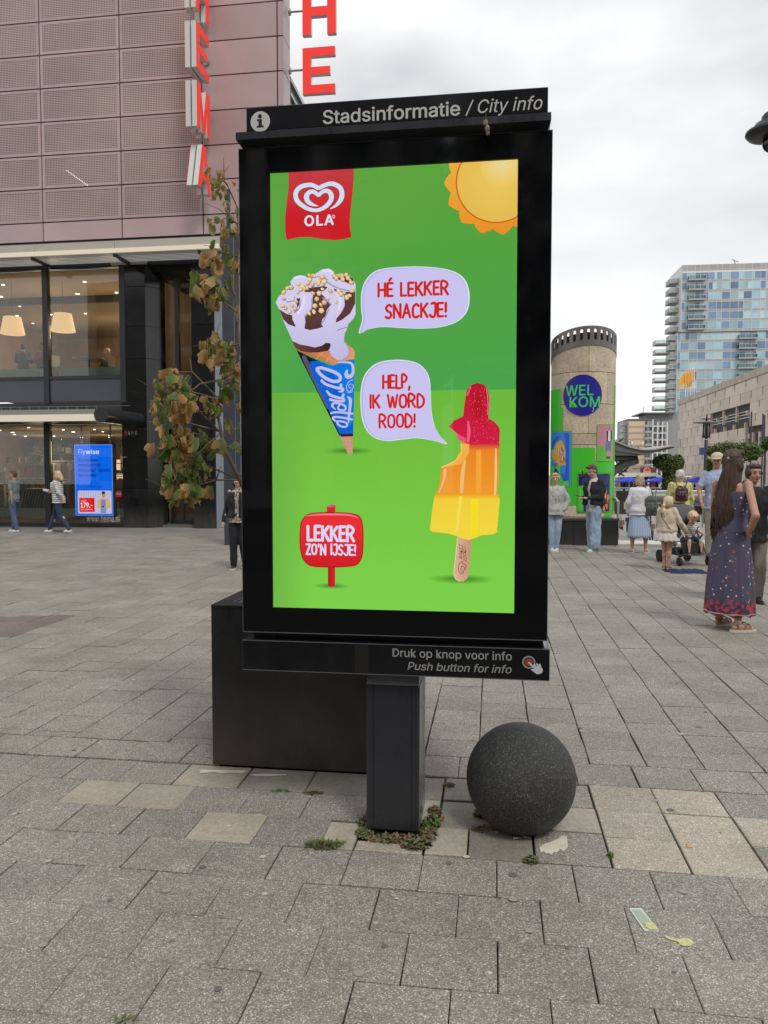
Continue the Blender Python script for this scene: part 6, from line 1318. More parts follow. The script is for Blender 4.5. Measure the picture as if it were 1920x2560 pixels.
# shop front under the terrace and things on the lower street
sf = thing('lower_shopfront', 'dark shop front under the terrace at the end of the sunken street', 'shop front', (dd(1540, 0, 96)[0], 96, -3.4), 0)
slab('front', mat('dark_shopfront', (.03, .028, .025), .4), 0, 45, 0, .5, 0, 2.0, sf); slab('fascia_board', mat('black_board', (.012, .012, .012), .5), 0, 45, -.3, 0, 2.0, 2.9, sf)
for k in range(6): put_text('lettering', MATS['white_vinyl'], sf, ['SPORT', 'CAFE', 'DE STEEG', 'MODE', 'ITEC', 'SHOES'][k], 2.0+4.5*k, 3.8+4.5*k, 2.3, 2.6, -.33)
for k in range(12): slab('lit_window', mat('warm_shop_window', (.4, .3, .2), .5, emit=((1, .75, .45), .03)), 1+3.6*k, 2.6+3.6*k, -.02, 0, .6, 1.5, sf)
# seagull canopy: curved green-grey roof wing on struts
cn = thing('curved_canopy', 'curved green-grey metal canopy wing on struts right of the column, over the passage', 'canopy', (0, 45, 0), 0)
M_CAN = mat('green_grey_metal', (.12, .135, .12), .45, var=.1); up_ = [(1500, 1098), (1535, 1113), (1560, 1122), (1590, 1128), (1620, 1127), (1650, 1121), (1668, 1118)]; lo_ = [(1668, 1121), (1650, 1126), (1620, 1133), (1598, 1139), (1570, 1135), (1535, 1130), (1500, 1120)]
b = MB(); b.prism(smoothpts([dd(*p, 45) for p in up_], False, 4)+smoothpts([dd(*p, 45) for p in lo_], False, 4), -1.0, 3.5); b.build('roof_wing', M_CAN, cn)
b = MB(); b.prism([(p[0], p[1]+.02) for p in smoothpts([dd(*p, 45) for p in up_], False, 4)]+[(p[0], p[1]+.10) for p in smoothpts([dd(*p, 45) for p in up_], False, 4)][::-1], -1.1, 3.6); b.build('roof_sheet', mat('pale_roof_sheet', (.42, .39, .35), .6), cn)
b = MB(); a_, c_ = dd(1500, 1146, 45), dd(1592, 1146, 45); b.tube((a_[0], 0, a_[1]), (c_[0], 0, c_[1]), .19, .15, n=14); b.build('strut', M_CAN, cn, smooth=True)
b = MB(); b.path([(dd(1592, 1150, 45)[0], 0, dd(1592, 1150, 45)[1]), (dd(1560, 1160, 45)[0], 0, dd(1560, 1160, 45)[1]), (dd(1540, 1172, 45)[0], 0, dd(1540, 1172, 45)[1]), (dd(1500, 1215, 45)[0], 0, dd(1500, 1215, 45)[1])], .24, n=12); b.build('curved_strut', M_CAN, cn, smooth=True)
b = MB()
for (p, q) in (((1515, 1185), (1560, 1165)), ((1515, 1165), (1560, 1190)), ((1530, 1178), (1566, 1178)), ((1589, 1133), (1589, 1150)), ((1545, 1190), (1570, 1168))): p, q = dd(*p, 46), dd(*q, 46); b.tube((p[0], 1, p[1]), (q[0], 1, q[1]), .05, n=6)
o = b.build('lattice', M_CAN, cn); o['kind'] = 'stuff'
for (px, py, lab, d_) in ((1598, 1119, 'seagull standing on the canopy, the right-hand one', 1), (1572, 1119, 'seagull crouching on the canopy, the left-hand one', 1)):
    x, z = dd(px, py, 45); t = thing('seagull', lab, 'seagull', (x, 45, z-.02), 0)
    b = MB(); b.ell((0, 0, .16), (.20, .08, .075), 12, rot=Matrix.Rotation(R(-22), 3, 'Y')); b.build('body', mat('gull_grey', (.36, .36, .37), .7), t, smooth=True)
    b = MB(); b.ell((.17, 0, .29), (.055, .045, .05), 10); b.ell((.12, 0, .21), (.07, .05, .09), 10); b.build('head', mat('gull_white', (.75, .75, .73), .7), t, smooth=True)
    b = MB(); b.tube((.21, 0, .285), (.27, 0, .27), .012, .004, n=5); b.build('beak', mat('gull_beak', (.6, .4, .05), .5), t)
    b = MB(); b.tube((-.14, 0, .10), (-.30, 0, .04), .035, .01, n=6); b.build('tail', mat('gull_tail', (.12, .12, .12), .7), t)
    for s_ in (-.03, .03): b = MB(); b.tube((0, s_, .1), (0, s_, 0), .008, n=5); b.build('leg', MATS['gull_beak'], t)
# topiary frames with climbing plants
tp = random.Random(12)
def topiary(pxc, Y, hw, ytop, ybot, swx, sx0, sx1, sybot, lab):
    x, zt = dd(pxc, ytop, Y); zb = dd(0, ybot, Y)[1]; zs = dd(0, sybot, Y)[1]; w = hw/1923*Y
    t = thing('topiary_tree', lab, 'tree', (x, Y, zs), 0, 'clipped topiary trees over the passage'); H_ = zt-zs; hb = zb-zs
    b = MB(); b.tube((0, 0, 0), (0, 0, hb+.2), .12, n=8)
    for k in range(4): a = k*1.57; b.path([(0, 0, hb*.6), (w*.4*math.cos(a), w*.3*math.sin(a), hb), (w*.7*math.cos(a), w*.4*math.sin(a), hb+.3)], .04, n=5)
    b.build('trunk', M_BARK, t); c = MB()
    def leafq(p, s_):
        nn = Vector((tp.gauss(0, 1), tp.gauss(0, 1)-.4, tp.gauss(0, 1)+.7)).normalized(); u_ = nn.orthogonal().normalized(); v_ = nn.cross(u_); u_, v_ = u_*math.cos(1.3)+v_*math.sin(1.3), v_*math.cos(1.3)-u_*math.sin(1.3)
        c.add([p-u_*s_, p-v_*s_*.6, p+u_*s_, p+v_*s_*.6], [(0, 1, 2, 3)])
    for k in range(3600):
        a = tp.random()*6.28; rr = tp.random()**.35; e = tp.uniform(-1, 1); ww = (1-abs(e)**2.6*.35)
        p = Vector((w*rr*ww*math.cos(a)*(1+.06*math.sin(5*a)), w*.62*rr*ww*math.sin(a), (hb+H_)/2+(H_-hb)/2*e*(.88+.12*math.sin(3*a+2)))); p += Vector((tp.gauss(0, .04), tp.gauss(0, .04), tp.gauss(0, .06))); leafq(p, tp.uniform(.05, .10))
    sx0, sx1 = sx0/1923*Y, sx1/1923*Y
    for k in range(2000): a = tp.random()*6.28; z = tp.random()*hb*1.05; q = (sx1-sx0)/2; p = Vector(((sx0+sx1)/2+q*math.cos(a)*tp.random()**.4, q*math.sin(a)*tp.random()**.4, z)); leafq(p, tp.uniform(.05, .09))
    c.build('crown', mat('topiary_green', (.10, .145, .035), .65, var=.5, vscale=2.2), t, fixn=False); return t
topiary(1671, 45, 38, 1139, 1174, 0, -16, 20, 1236, 'clipped mushroom-shaped tree with ivy column left of the yellow jacket')
topiary(1838, 42, 70, 1108, 1150, 0, -72, -52, 1180, 'wide flat clipped hedge crown behind the man with the cap')
topiary(1930, 40, 26, 1098, 1122, 0, -8, 8, 1300, 'clipped crown cut off by the right edge of the photo')
leafy_tree(dd(1548, 0, 150)[0], 150, TZ, dd(0, 1098, 150)[1]-TZ+1.0, 2.4, 'small tree top behind the canopy beside the beige flats', n_=700, ls=.3)
# lamp post with glass lantern and round plates
x, z = dd(1763, 1057, 45); lp = thing('street_lamp', 'tall steel lamp post with a wide round plate over a glass lantern', 'street lamp', (x, 45, TZ), 0); z0 = TZ
def zz(py): return dd(0, py, 45)[1]-z0
b = MB(); b.tube((0, 0, 0), (0, 0, zz(1100)), .14, .11, n=14); b.build('post', mat('lamp_post_steel', (.13, .13, .13), .4, metal=.3), lp, smooth=True)
b = MB(); b.lathe([(0, zz(1053)), (.25, zz(1054)), (.76, zz(1056.5)), (.76, zz(1058)), (.2, zz(1060)), (0, zz(1060))], n=32); b.build('round_plate', mat('lamp_plate', (.24, .24, .235), .4), lp, smooth=True)
b = MB(); b.lathe([(0, zz(1047)), (.30, zz(1047.5)), (.30, zz(1049)), (0, zz(1049))], n=20); b.tube((0, 0, zz(1053)), (0, 0, zz(1035)), .06, .02, n=6); b.build('finial', M_LAMP, lp)
b = MB(); b.lathe([(.16, zz(1060)), (.22, zz(1072)), (.22, zz(1086)), (.12, zz(1096))], n=16); b.build('lantern', glass('lantern_glass', (.55, .57, .57), 1.5), lp, smooth=True)
b = MB()
for k in range(6): a = k*math.pi/3; b.tube((.2*math.cos(a), .2*math.sin(a), zz(1060)), (.22*math.cos(a), .22*math.sin(a), zz(1096)), .018, n=4)
b.tube((0, 0, zz(1098)), (0, 0, zz(1060)), .07, n=8); b.build('lantern_cage', M_LAMP, lp)
slab('blue_box', mat('blue_sign_box', (.04, .07, .22), .4), -.36, -.10, -.12, .12, zz(1137), zz(1119), lp); slab('grey_box', mat('grey_sign_box', (.12, .17, .18), .4), .10, .36, -.1, .1, zz(1140), zz(1122), lp)
# ---------------------------------------------------------------- umbrellas, awnings, people on the far terrace
M_UMB = mat('royal_blue_canvas', (.012, .03, .55), .6)
uprot = thing('parasol', 'blue parasol on the far terrace, leftmost of the row', 'parasol', (0, 0, 0), 0, 'blue parasols on the far terrace')
b = MB(); b.lathe([(2.3, 1.95), (2.25, 2.1), (0, 2.75)], n=8); b.build('canopy', M_UMB, uprot); b = MB(); b.tube((0, 0, 0), (0, 0, 2.7), .04, n=6); b.build('pole', M_ALU, uprot)
for i, (px, Y) in enumerate(((1573, 118), (1646, 118), (1603, 126), (1742, 112), (1762, 120), (1880, 118), (1905, 112))):
    o = uprot if i == 0 else copy_tree(uprot); o.location = (dd(px, 0, Y)[0], Y, TZ-.25); o['label'] = ['blue parasol beside the column, leftmost of the row', 'blue parasol between the blonde woman and the topiary column', 'blue parasol partly hidden behind the blonde woman', 'blue parasol just right of the white-haired woman', 'blue parasol behind the man in the polo shirt', 'blue parasol right of the long-haired woman, behind', 'rightmost blue parasol at the photo edge'][i]
aw = thing('market_awning', 'long white canvas awning above the blue parasols', 'awning', (dd(1612, 0, 124)[0], 124, TZ), 0)
b = MB(); x0, x1 = dd(1540, 0, 124)[0]-dd(1612, 0, 124)[0], dd(1650, 0, 124)[0]-dd(1612, 0, 124)[0]; b.prism([(x0, 2.35), (x1, 2.55), (x1-.5, 3.1), (x0+1.2, 3.1), (x0, 2.55)], 0, 4); b.build('canvas', mat('white_canvas', (.72, .74, .68), .7), aw)
for k in range(5): slab('pole', M_ALU, x0+.5+1.6*k, x0+.58+1.6*k, .1, .2, 0, 2.5, aw)
aw2 = thing('market_awning', 'small flat white awning left of the white-haired woman', 'awning', (dd(1690, 0, 70)[0], 70, TZ), 0); slab('canvas', MATS['white_canvas'], -.75, 1.4, 0, 3, 2.62, 2.72, aw2); slab('pole', M_ALU, .55, .62, .5, .6, 0, 2.65, aw2)
# flats with beige panels
fl = thing('apartment_block', 'mid-rise apartment block with beige panels and glazed white-framed balconies', 'building', (dd(1567, 0, 200)[0], 200, TZ), R(-6))
def fu(px): return (dd(px, 0, 200)[0]-dd(1567, 0, 200)[0])
def fz(py): return dd(0, py, 200)[1]-TZ
slab('wall', mat('grey_core', (.28, .29, .29), .6), 0, fu(1700), .05, 14, 0, fz(1050), fl)
slab('roof_edge', mat('grey_roof_edge', (.13, .14, .15), .5), -.1, fu(1665), -.2, 13, fz(1051), fz(1048), fl)
fly = [1054, 1069, 1084, 1100, 1116, 1133, 1150, 1166]
for a, c in zip(fly, fly[1:]): slab('beige_panel', mat('beige_cladding', (.62, .45, .29), .6, rnd=.04), .2, fu(1608), -.04, .2, fz(c-3.2), fz(a), fl); slab('grey_band', mat('grey_band', (.32, .34, .34), .5), -.1, fu(1608)+.1, -.12, .2, fz(c), fz(c-3.2), fl)
wm = [mat('flat_window_dark', (.05, .06, .08), .15), mat('flat_window_mid', (.14, .17, .19), .2), mat('flat_curtain', (.38, .38, .36), .4)]; wr2 = random.Random(3)
for a, c in zip(fly, fly[1:]):
    for k, px in enumerate(range(1608, 1660, 6)): slab('window', wr2.choice(wm), fu(px)+.1, fu(px+6)-.1, -.02, .1, fz(c-6), fz(a+.5), fl)
    slab('balcony_rail', mat('pale_balcony', (.36, .37, .36), .5), fu(1608), fu(1626), -.9, -.8, fz(c-1), fz(c-6), fl)
for px in (1625.5, 1637, 1648.5, 1660): slab('white_frame', mat('white_frame_post', (.74, .74, .72), .5), fu(px)-.12, fu(px)+.12, -1.0, -.7, 0, fz(1058 if px > 1630 else 1050), fl)
for py in (1067, 1084, 1101, 1118, 1133, 1152): slab('white_beam', MATS['white_frame_post'], fu(1625), fu(1660), -.95, -.75, fz(py)-.1, fz(py)+.12, fl)
for k, py in enumerate((1063, 1079, 1095, 1110)):
    b = MB(); b.box(-1.3, 0, .3, 4, fz(py+1), fz(py)); b.box(-1.3, -1.2, .3, 4, fz(py), fz(py-8)); b.build('side_balcony', MATS['pale_balcony'], fl)
slab('penthouse', mat('penthouse_grey', (.25, .26, .26), .6), fu(1614), fu(1690), 1, 10, fz(1050), fz(1036), fl); slab('penthouse_roof', MATS['grey_roof_edge'], fu(1597), fu(1680), -1, 11, fz(1036), fz(1033), fl); b = MB(); b.tube((fu(1610), 3, fz(1034)), (fu(1610), 3, fz(1016)), .07, n=4); b.build('antenna', M_LAMP, fl)
bs = thing('restaurant_front', 'low brown restaurant front with a half-round red burger sign', 'restaurant', (dd(1600, 0, 150)[0], 150, TZ), 0)
def bu(px): return dd(px, 0, 150)[0]-dd(1600, 0, 150)[0]
def bz(py): return dd(0, py, 150)[1]-TZ
slab('brown_fascia', mat('brown_fascia', (.14, .06, .045), .5), bu(1600), bu(1640), -.1, 2, bz(1182), bz(1169), bs); slab('stone_front', mat('beige_front', (.45, .38, .28), .6), bu(1568), bu(1600), 0, 2, bz(1182), bz(1163), bs); slab('ground_glass', M_BKW, bu(1545), bu(1650), .3, 2, 0, bz(1182), bs)
put_text('lettering', mat('dark_letters', (.03, .03, .03), .5), bs, 'MARKTZICHT', bu(1580), bu(1598), bz(1173), bz(1170), -.03)
b = MB(); n = 16; cx_, r_ = bu(1615.5), (bu(1624)-bu(1607))/2
b.prism([(cx_+r_*math.cos(math.pi*i/n), bz(1178)+r_*math.sin(math.pi*i/n)) for i in range(n+1)]+[(cx_-r_, bz(1182)), (cx_+r_, bz(1182))], -.3, -.1); o = b.build('half_round_sign', mat('white_sign', (.75, .72, .68), .5), bs)
r_ *= .86; b = MB(); b.prism([(cx_+r_*math.cos(math.pi*i/n), bz(1177.5)+r_*math.sin(math.pi*i/n)) for i in range(n+1)], -.33, -.305); b.build('red_dome', M_LRED, o); put_text('lettering', M_LRED, o, 'BURGER', cx_-r_, cx_+r_, bz(1181.3), bz(1178.6), -.32, bold=.05)
# ---------------------------------------------------------------- blue glass apartment tower
TAX = R(6.6); tw = thing('glass_tower', 'tall apartment tower with blue glass facade, grey bands and stacked balconies', 'building', (89.8, 235, 0), -TAX)
slab('core', mat('tower_grey', (.38, .375, .37), .5), .05, 34, .12, 14, 44.5, 62, tw); slab('core', MATS['tower_grey'], -.85, 34, .5, 14, 15, 44.3, tw)
M_SPN = mat('grey_spandrel', (.34, .325, .32), .5, rnd=.05); M_MUL = mat('pale_mullion', (.62, .63, .63), .45)
TWM = [mat('tower_glass_pale', (.32, .48, .55), .08, var=.15, vscale=.3, rnd=.12), mat('tower_glass_blue', (.15, .235, .36), .06, var=.2, vscale=.3, rnd=.2), mat('tower_curtain', (.42, .55, .58), .2, rnd=.1)]
trn = random.Random(5)
def tface(x0, x1, z0, nfl, fh, y, mods, recess=0):
    for j in range(nfl):
        zb = z0+fh*j
        slab('spandrel_band', M_SPN, x0, x1, y, y+.1, zb, zb+.72, tw)
        for a, c in zip(mods, mods[1:]):
            o = slab('window', TWM[trn.choice((0, 0, 0, 1, 1, 2))], a+.06, c-.06, y+.02, y+.1, zb+.78, zb+fh-.06, tw)
            if trn.random() < .3: q = a+(c-a)*trn.uniform(.3, .7); slab('curtain', TWM[2 if trn.random() < .6 else 1], a+.08 if trn.random() < .5 else q, q if trn.random() < .5 else c-.08, y+.0, y+.019, zb+.8, zb+fh-.08, o)
    b = MB()
    for m in mods: b.box(m-.05, m+.05, y-.05, y+.02, z0, z0+fh*nfl)
    for j in range(nfl+1): b.box(x0, x1, y-.04, y+.015, z0+fh*j-.05, z0+fh*j+.05); b.box(x0, x1, y-.04, y+.015, z0+fh*j+.70, z0+fh*j+.78)
    o = b.build('mullion_grid', M_MUL, tw); o['kind'] = 'stuff'
mods = [0, 1.5]; x = 1.5; k = 0
while x < 34: x += (2.4 if k % 3 != 1 else 1.45); mods.append(x); k += 1
FH = 2.93; tface(0, 34, 44.5, 6, FH, 0, mods)
ztw = 44.5+6*FH
for a, c in zip(mods, mods[1:]): slab('roof_panel', M_SPN, a+.05, c-.05, 0, .15, ztw+.5, 64.4, tw)
slab('roof_panel', M_MUL, 0, 34, .02, .14, ztw+.02, 64.3, tw)
mods2 = [-.9, .0]; x = 0
while x < 34: x += 2.45; mods2.append(x)
tface(-.9, 34, 44.3-FH*10, 10, FH, .35, mods2); slab('shadow_gap', M_BLACK, -.8, 34, .1, .5, 44.3, 44.48, tw)
def bal_(x0, x1, z, y0, side=False, lab=None):
    b = MB(); b.box(x0, x1, y0-1.6, y0-.02, z, z+.45); o = b.build('balcony_slab', mat('balcony_concrete', (.36, .355, .35), .6), tw)
    g = MB(); g.box(x0, x1, y0-1.6, y0-1.56, z+.46, z+1.45); g.box(x0, x0+.04, y0-1.55, y0-.03, z+.46, z+1.45); g.box(x1-.04, x1, y0-1.55, y0-.03, z+.46, z+1.45); g.build('balcony_glass', glass('balcony_glass', (.72, .80, .78), 1.5, 0, 1.3), o)
    r = MB(); r.box(x0, x1, y0-1.62, y0-1.54, z+1.46, z+1.53); x = x0
    while x <= x1+.01: r.box(x-.03, x+.03, y0-1.63, y0-1.605, z+.3, z+1.5); x += (x1-x0)/3
    r.build('balcony_rail', M_MUL, o)
for j in range(6): bal_(1.7, 6.6, 44.5+FH*j+.35, 0)
for j in range(4, 10): bal_(16.6, 21.8, 44.3-FH*10+FH*j+.5, .35)
# side face with its own balconies
slab('side_face', mat('pale_side_face', (.60, .61, .60), .5), -.02, .05, .12, 14, 44.5, 64.4, tw); slab('side_face', MATS['pale_side_face'], -.95, -.86, .5, 14, 15, 44.3, tw)
for j in range(17):
    z = 64.4-FH*(j+1)-1.6
    for (x0, x1, y0, y1) in (((-2.8, -.05, 3.0, 8.5),) if j < 6 else ((-3.2, -.95, .8, 5.0), (-5.4, -.95, 9.0, 13.0))):
        b = MB(); b.box(x0, x1, y0, y1, z, z+.4); o = b.build('balcony_slab', MATS['balcony_concrete'], tw); g = MB(); g.box(x0, x0+.04, y0, y1, z+.41, z+1.4); g.box(x0, x1, y0, y0+.04, z+.41, z+1.4); g.build('balcony_glass', MATS['balcony_glass'], o)
        r = MB(); r.box(x0, x1, y0-.03, y0, z+1.38, z+1.44); r.box(x0-.03, x0, y0, y1, z+1.38, z+1.44)
        for xx in (x0, (x0+x1)/2, x1): r.box(xx-.03, xx+.03, y0-.05, y0-.031, z, z+1.4)
        r.build('balcony_rail', M_MUL, o)
b = MB(); b.box(-4.5, 6, .2, 16, 0, 15); b.build('podium', mat('tower_podium', (.13, .14, .145), .4), tw)
for k in range(5): slab('podium_band', mat('podium_band', (.26, .27, .27), .5), -4.6, 6, .05, .19, 1.5+2.9*k, 2.1+2.9*k, tw)
b = MB(); b.tube((16.5, 3, 64.4), (15.8, 3, 66.2), .18, n=6); b.tube((15.2, 3, 66.5), (17.2, 3, 65.6), .14, n=6); b.build('roof_crane', M_ALU, tw)
# ---------------------------------------------------------------- stone-clad hall on the right
HP = Vector((49.5, 130.0)); HD = Vector((43.4-49.5, 87-130.0)); HL = HD.length; HD.normalize()
hl = thing('stone_hall', 'long beige stone-clad hall with slot windows, receding on the right', 'building', (HP.x, HP.y, TZ), math.atan2(HD.y, HD.x))
# local x runs towards the viewer, local -y... is the side that faces the square
def hx(px):                                # distance along the wall seen at picture column px
    k = (px-960)/1923; return (k*HP.y-HP.x)/(HD.x-k*HD.y)
HT = 14.0-TZ; M_ST = mat('pale_pink_stone', (.60, .51, .43), .7, var=.08, vscale=.5, rnd=.07, fine=.06, fscale=8)
O1 = (hx(1772), hx(1870), 9.55, 11.75); O2 = (hx(1860), hx(1908), 5.5, 7.9); print('hall', HL, O1, O2)
sgn = 1
slab('core', mat('hall_core', (.05, .045, .04), .8), 0, HL+12, .4, 25, 0, HT-.2, hl)
rows = 10; rh = (HT-.9)/rows
for j in range(rows):
    z0 = rh*j; x = -2.2+(j*1.63) % 4.1
    while x < HL+10:
        w = 4.1+(.5 if (j*7+int(x)) % 3 == 0 else 0); a, c = max(0, x+.17), min(HL+11, x+w-.17)
        segs = [(a, c)]
        for (o0, o1, oz0, oz1) in (O1, O2):
            if z0+rh > oz0+.3 and z0 < oz1-.3:
                ns = []
                for (p, q) in segs:
                    if q <= o0 or p >= o1: ns.append((p, q)); continue
                    if p < o0: ns.append((p, o0))
                    if q > o1: ns.append((o1, q))
                segs = ns
        for p, q in segs:
            if q-p > .2: slab('stone_panel', M_ST, p, q, 0, .38, z0+.012, z0+rh-.012, hl)
        slab('stone_infill', M_ST, c+.001, c+.339, .02, .36, z0+.012, z0+rh*.42, hl)
        x += w
slab('parapet', mat('weathered_parapet', (.44, .38, .32), .8, var=.25, vscale=.8), -.1, HL+11, -.12, .5, HT-.88, HT, hl)
for (o0, o1, oz0, oz1) in (O1, O2):
    slab('opening_back', mat('opening_dark', (.08, .07, .062), .7), o0, o1, 1.5, 1.6, oz0, oz1, hl)
    for k in range(1, 3): slab('opening_post', M_ST, o0+(o1-o0)*k/3-.15, o0+(o1-o0)*k/3+.15, .1, .5, oz0, oz1, hl)
for k in range(3): slab('opening_rail', MATS['white_rail'], O1[0]+.2, O1[1]-.2, .3, .36, O1[2]+.3+.38*k, O1[2]+.38+.38*k, hl)
for k in range(16): slab('ground_fin', mat('lower_fin', (.5, .41, .34), .7), HL*.1+2.2*k, HL*.1+.9+2.2*k, -.15, -.01, 0.3, 2.6, hl)
# orange flags on poles above the hall roof
for i, px in enumerate((1709, 1714.5, 1720.5, 1725, 1730)):
    x, z = dd(px, 985, 140); t = thing('flagpole', 'white flagpole with orange flag above the hall roof, '+['leftmost', 'second from the left', 'middle one', 'fourth from the left', 'rightmost'][i]+' of five', 'flagpole', (x, 140, 0), 0, 'orange flags over the hall')
    zt = dd(0, 925-1.2*i, 140)[1]; b = MB(); b.tube((0, 0, 0), (0, 0, zt), .09, .06, n=6); b.build('pole', mat('white_pole', (.75, .75, .73), .4), t)
    b = MB(); n = 7; vs = []
    for a in range(n+1):
        u = a/n
        for y in (-.03, .03):
            vs += [(-.08-u*(.62 if i else 1.3), y+.12*math.sin(5*u+i), zt-.4-u*(1.6 if i < 1 else .9)), (-.08-u*(.5 if i else 1.2), y+.12*math.sin(5*u+i), zt-2.3-u*1.5)]
    f = []
    for a in range(n): k = a*4; f += [(k, k+1, k+5, k+4), (k+2, k+6, k+7, k+3), (k, k+4, k+6, k+2), (k+1, k+3, k+7, k+5)]
    b.add(vs, f); b.build('flag', mat('orange_flag', (.80, .40, .07), .7), t)
# banner poles near the right edge
for (px, y0, y1, w, lab, c) in ((1903, 1035, 1120, 5, 'dark purple banner on a pole left of the right edge', (.05, .04, .10)), (1909, 1110, 1210, 3, 'slim dark post with blue collar at the right edge', (.05, .05, .12)), (1874, 1030, 1100, 2, 'thin dark pole in front of the stone hall', (.08, .08, .08))):
    x, zt = dd(px, y0, 60); t = thing('banner_pole', lab, 'pole', (x, 60, TZ), 0); b = MB(); b.tube((0, 0, 0), (0, 0, zt-TZ), .06, n=8); b.build('pole', M_LAMP, t)
    if w > 2: zb = dd(0, y1, 60)[1]; slab('banner', mat('banner_%d' % px, c, .6), -.03, .03+w*60/1923, -.02, .02, zb-TZ, zt-TZ-.1, t)
# striped navy and white posts along the far terrace
for i, px in enumerate((1534.5, 1624.5)):
    x, _ = dd(px, 0, 104); t = thing('striped_post', ['blue and white striped post right beside the column', 'blue and white striped post right of the blonde woman'][i], 'post', (x, 104.6, TZ-.0), 0)
    for k in range(10): b = MB(); b.tube((0, 0, .22*k), (0, 0, .22*k+.22), .13, n=8); b.build('stripe', MATS['white_rail'] if k % 2 else mat('navy_stripe', (.02, .02, .09), .5), t)

# ---------------------------------------------------------------- people: one continuous skin each, clothes and hair as children
def grown(name, mb, m, parent, voxel=.011, smooth=4, wrinkle=0, wf=9, dec=None):
    """fuses overlapping shapes into one closed surface (voxel remesh), smooths it and presses folds into it"""
    me = bpy.data.meshes.new(name); me.from_pydata([tuple(p) for p in mb.v], [], mb.f)
    o = bpy.data.objects.new(name, me); COL.objects.link(o)
    rm = o.modifiers.new('r', 'REMESH'); rm.mode = 'VOXEL'; rm.voxel_size = voxel; rm.use_smooth_shade = True
    if smooth: sm = o.modifiers.new('s', 'SMOOTH'); sm.factor = .5; sm.iterations = smooth
    dg = bpy.context.evaluated_depsgraph_get(); dg.update(); nm = bpy.data.meshes.new_from_object(o.evaluated_get(dg))
    bpy.data.objects.remove(o); bpy.data.meshes.remove(me)
    if wrinkle:
        seed = random.random()*50
        nm.update(); no = [v.normal.copy() for v in nm.vertices]
        for v, n in zip(nm.vertices, no):
            p = Vector((v.co.x*wf+seed, v.co.y*wf, v.co.z*wf*.55)); v.co += n*wrinkle*1.5*(noise.noise(p)+.5*noise.noise(p*2.3+Vector((5, 5, 5))))
    nm.name = name; nm.materials.clear()
    for q in (m if isinstance(m, (list, tuple)) else [m]): nm.materials.append(q)
    nm.polygons.foreach_set('use_smooth', [True]*len(nm.polygons)); nm.update()
    return link(name, nm, parent)
def capsule(mb, p0, p1, r0, r1, n=10, mi=0):
    mb.tube(p0, p1, r0, r1, n, mi); mb.ell(p0, r0, n, mi); mb.ell(p1, r1, n, mi)
SKIN = mat('skin_fair', (.56, .33, .24), .5, var=.05, vscale=20); SKIN2 = mat('skin_tanned', (.46, .25, .165), .5, var=.05, vscale=20)
M_EYE = mat('eye_dark', (.03, .02, .018), .2); M_LIP = mat('lips', (.36, .11, .09), .5)
def hair(name, c, c2=.35): return mat(name, c, .55, fine=.45, fscale=55, stretch=(1, 1, .18), var=c2, vscale=9)
TOR = [(.50, .088, .066, 0), (.54, .094, .070, -.004), (.585, .082, .062, -.002), (.62, .076, .056, 0), (.67, .084, .060, 0), (.72, .094, .064, .0), (.765, .090, .060, -.003), (.80, .076, .052, -.006), (.825, .050, .042, -.006), (.845, .034, .034, -.004)]
def ringloft(mb, rings, n=18, mi=0, M=None, mod=None):
    """closed loft through (centre, rx, ry) rings; mod(i, a) scales the radius"""
    v = []; f = []
    for i, (c, rx, ry) in enumerate(rings):
        for k in range(n):
            a = 2*math.pi*k/n; s = mod(i, a) if mod else 1; v.append((c[0]+rx*s*math.cos(a), c[1]+ry*s*math.sin(a), c[2]))
    for i in range(len(rings)-1):
        for k in range(n): f.append((i*n+k, i*n+(k+1) % n, (i+1)*n+(k+1) % n, (i+1)*n+k))
    f += [tuple(range(n))[::-1], tuple((len(rings)-1)*n+k for k in range(n))]; mb.add(v, f, mi, M)
def hand_shapes(mb, w, d, s, side, grip=.4, r=1.0):
    """palm, four fingers of unequal length and a thumb leaving the side of the palm; d = direction the hand points"""
    w = Vector(w); d = Vector(d).normalized(); up = Vector((0, 0, 1)) if abs(d.z) < .8 else Vector((0, 1, 0))
    lat = d.cross(up).normalized()*side; nor = lat.cross(d).normalized()*side
    pl = .052*s; capsule(mb, w, w+d*pl*.9, .016*s, .017*s, 8)
    mb.ell(w+d*pl*.7, (.021*s, .021*s, .028*s), 8)
    for k, (o_, L_) in enumerate(((-.021, .034), (-.007, .040), (.007, .038), (.020, .030))):
        b0 = w+d*pl+lat*o_*s*.8; m = b0+d*L_*s*.55+nor*(-.3*grip)*L_*s; e = m+(d*(1-grip)*.55-nor*grip*.6)*L_*s
        mb.tube(b0-d*.02*s, m, .0078*s, .007*s, 6); mb.ell(m, .007*s, 6); mb.tube(m, e, .007*s, .006*s, 6); mb.ell(e, .006*s, 6)
    t0 = w+d*pl*.3+lat*(-.018)*s; t1 = t0+(d*.5-lat*.8)*.026*s; t2 = t1+(d*.9-lat*.2-nor*.3*grip)*.022*s; mb.tube(t0, t1, .0095*s, .008*s, 6); mb.ell(t1, .008*s, 6); mb.tube(t1, t2, .008*s, .0065*s, 6); mb.ell(t2, .0065*s, 6)
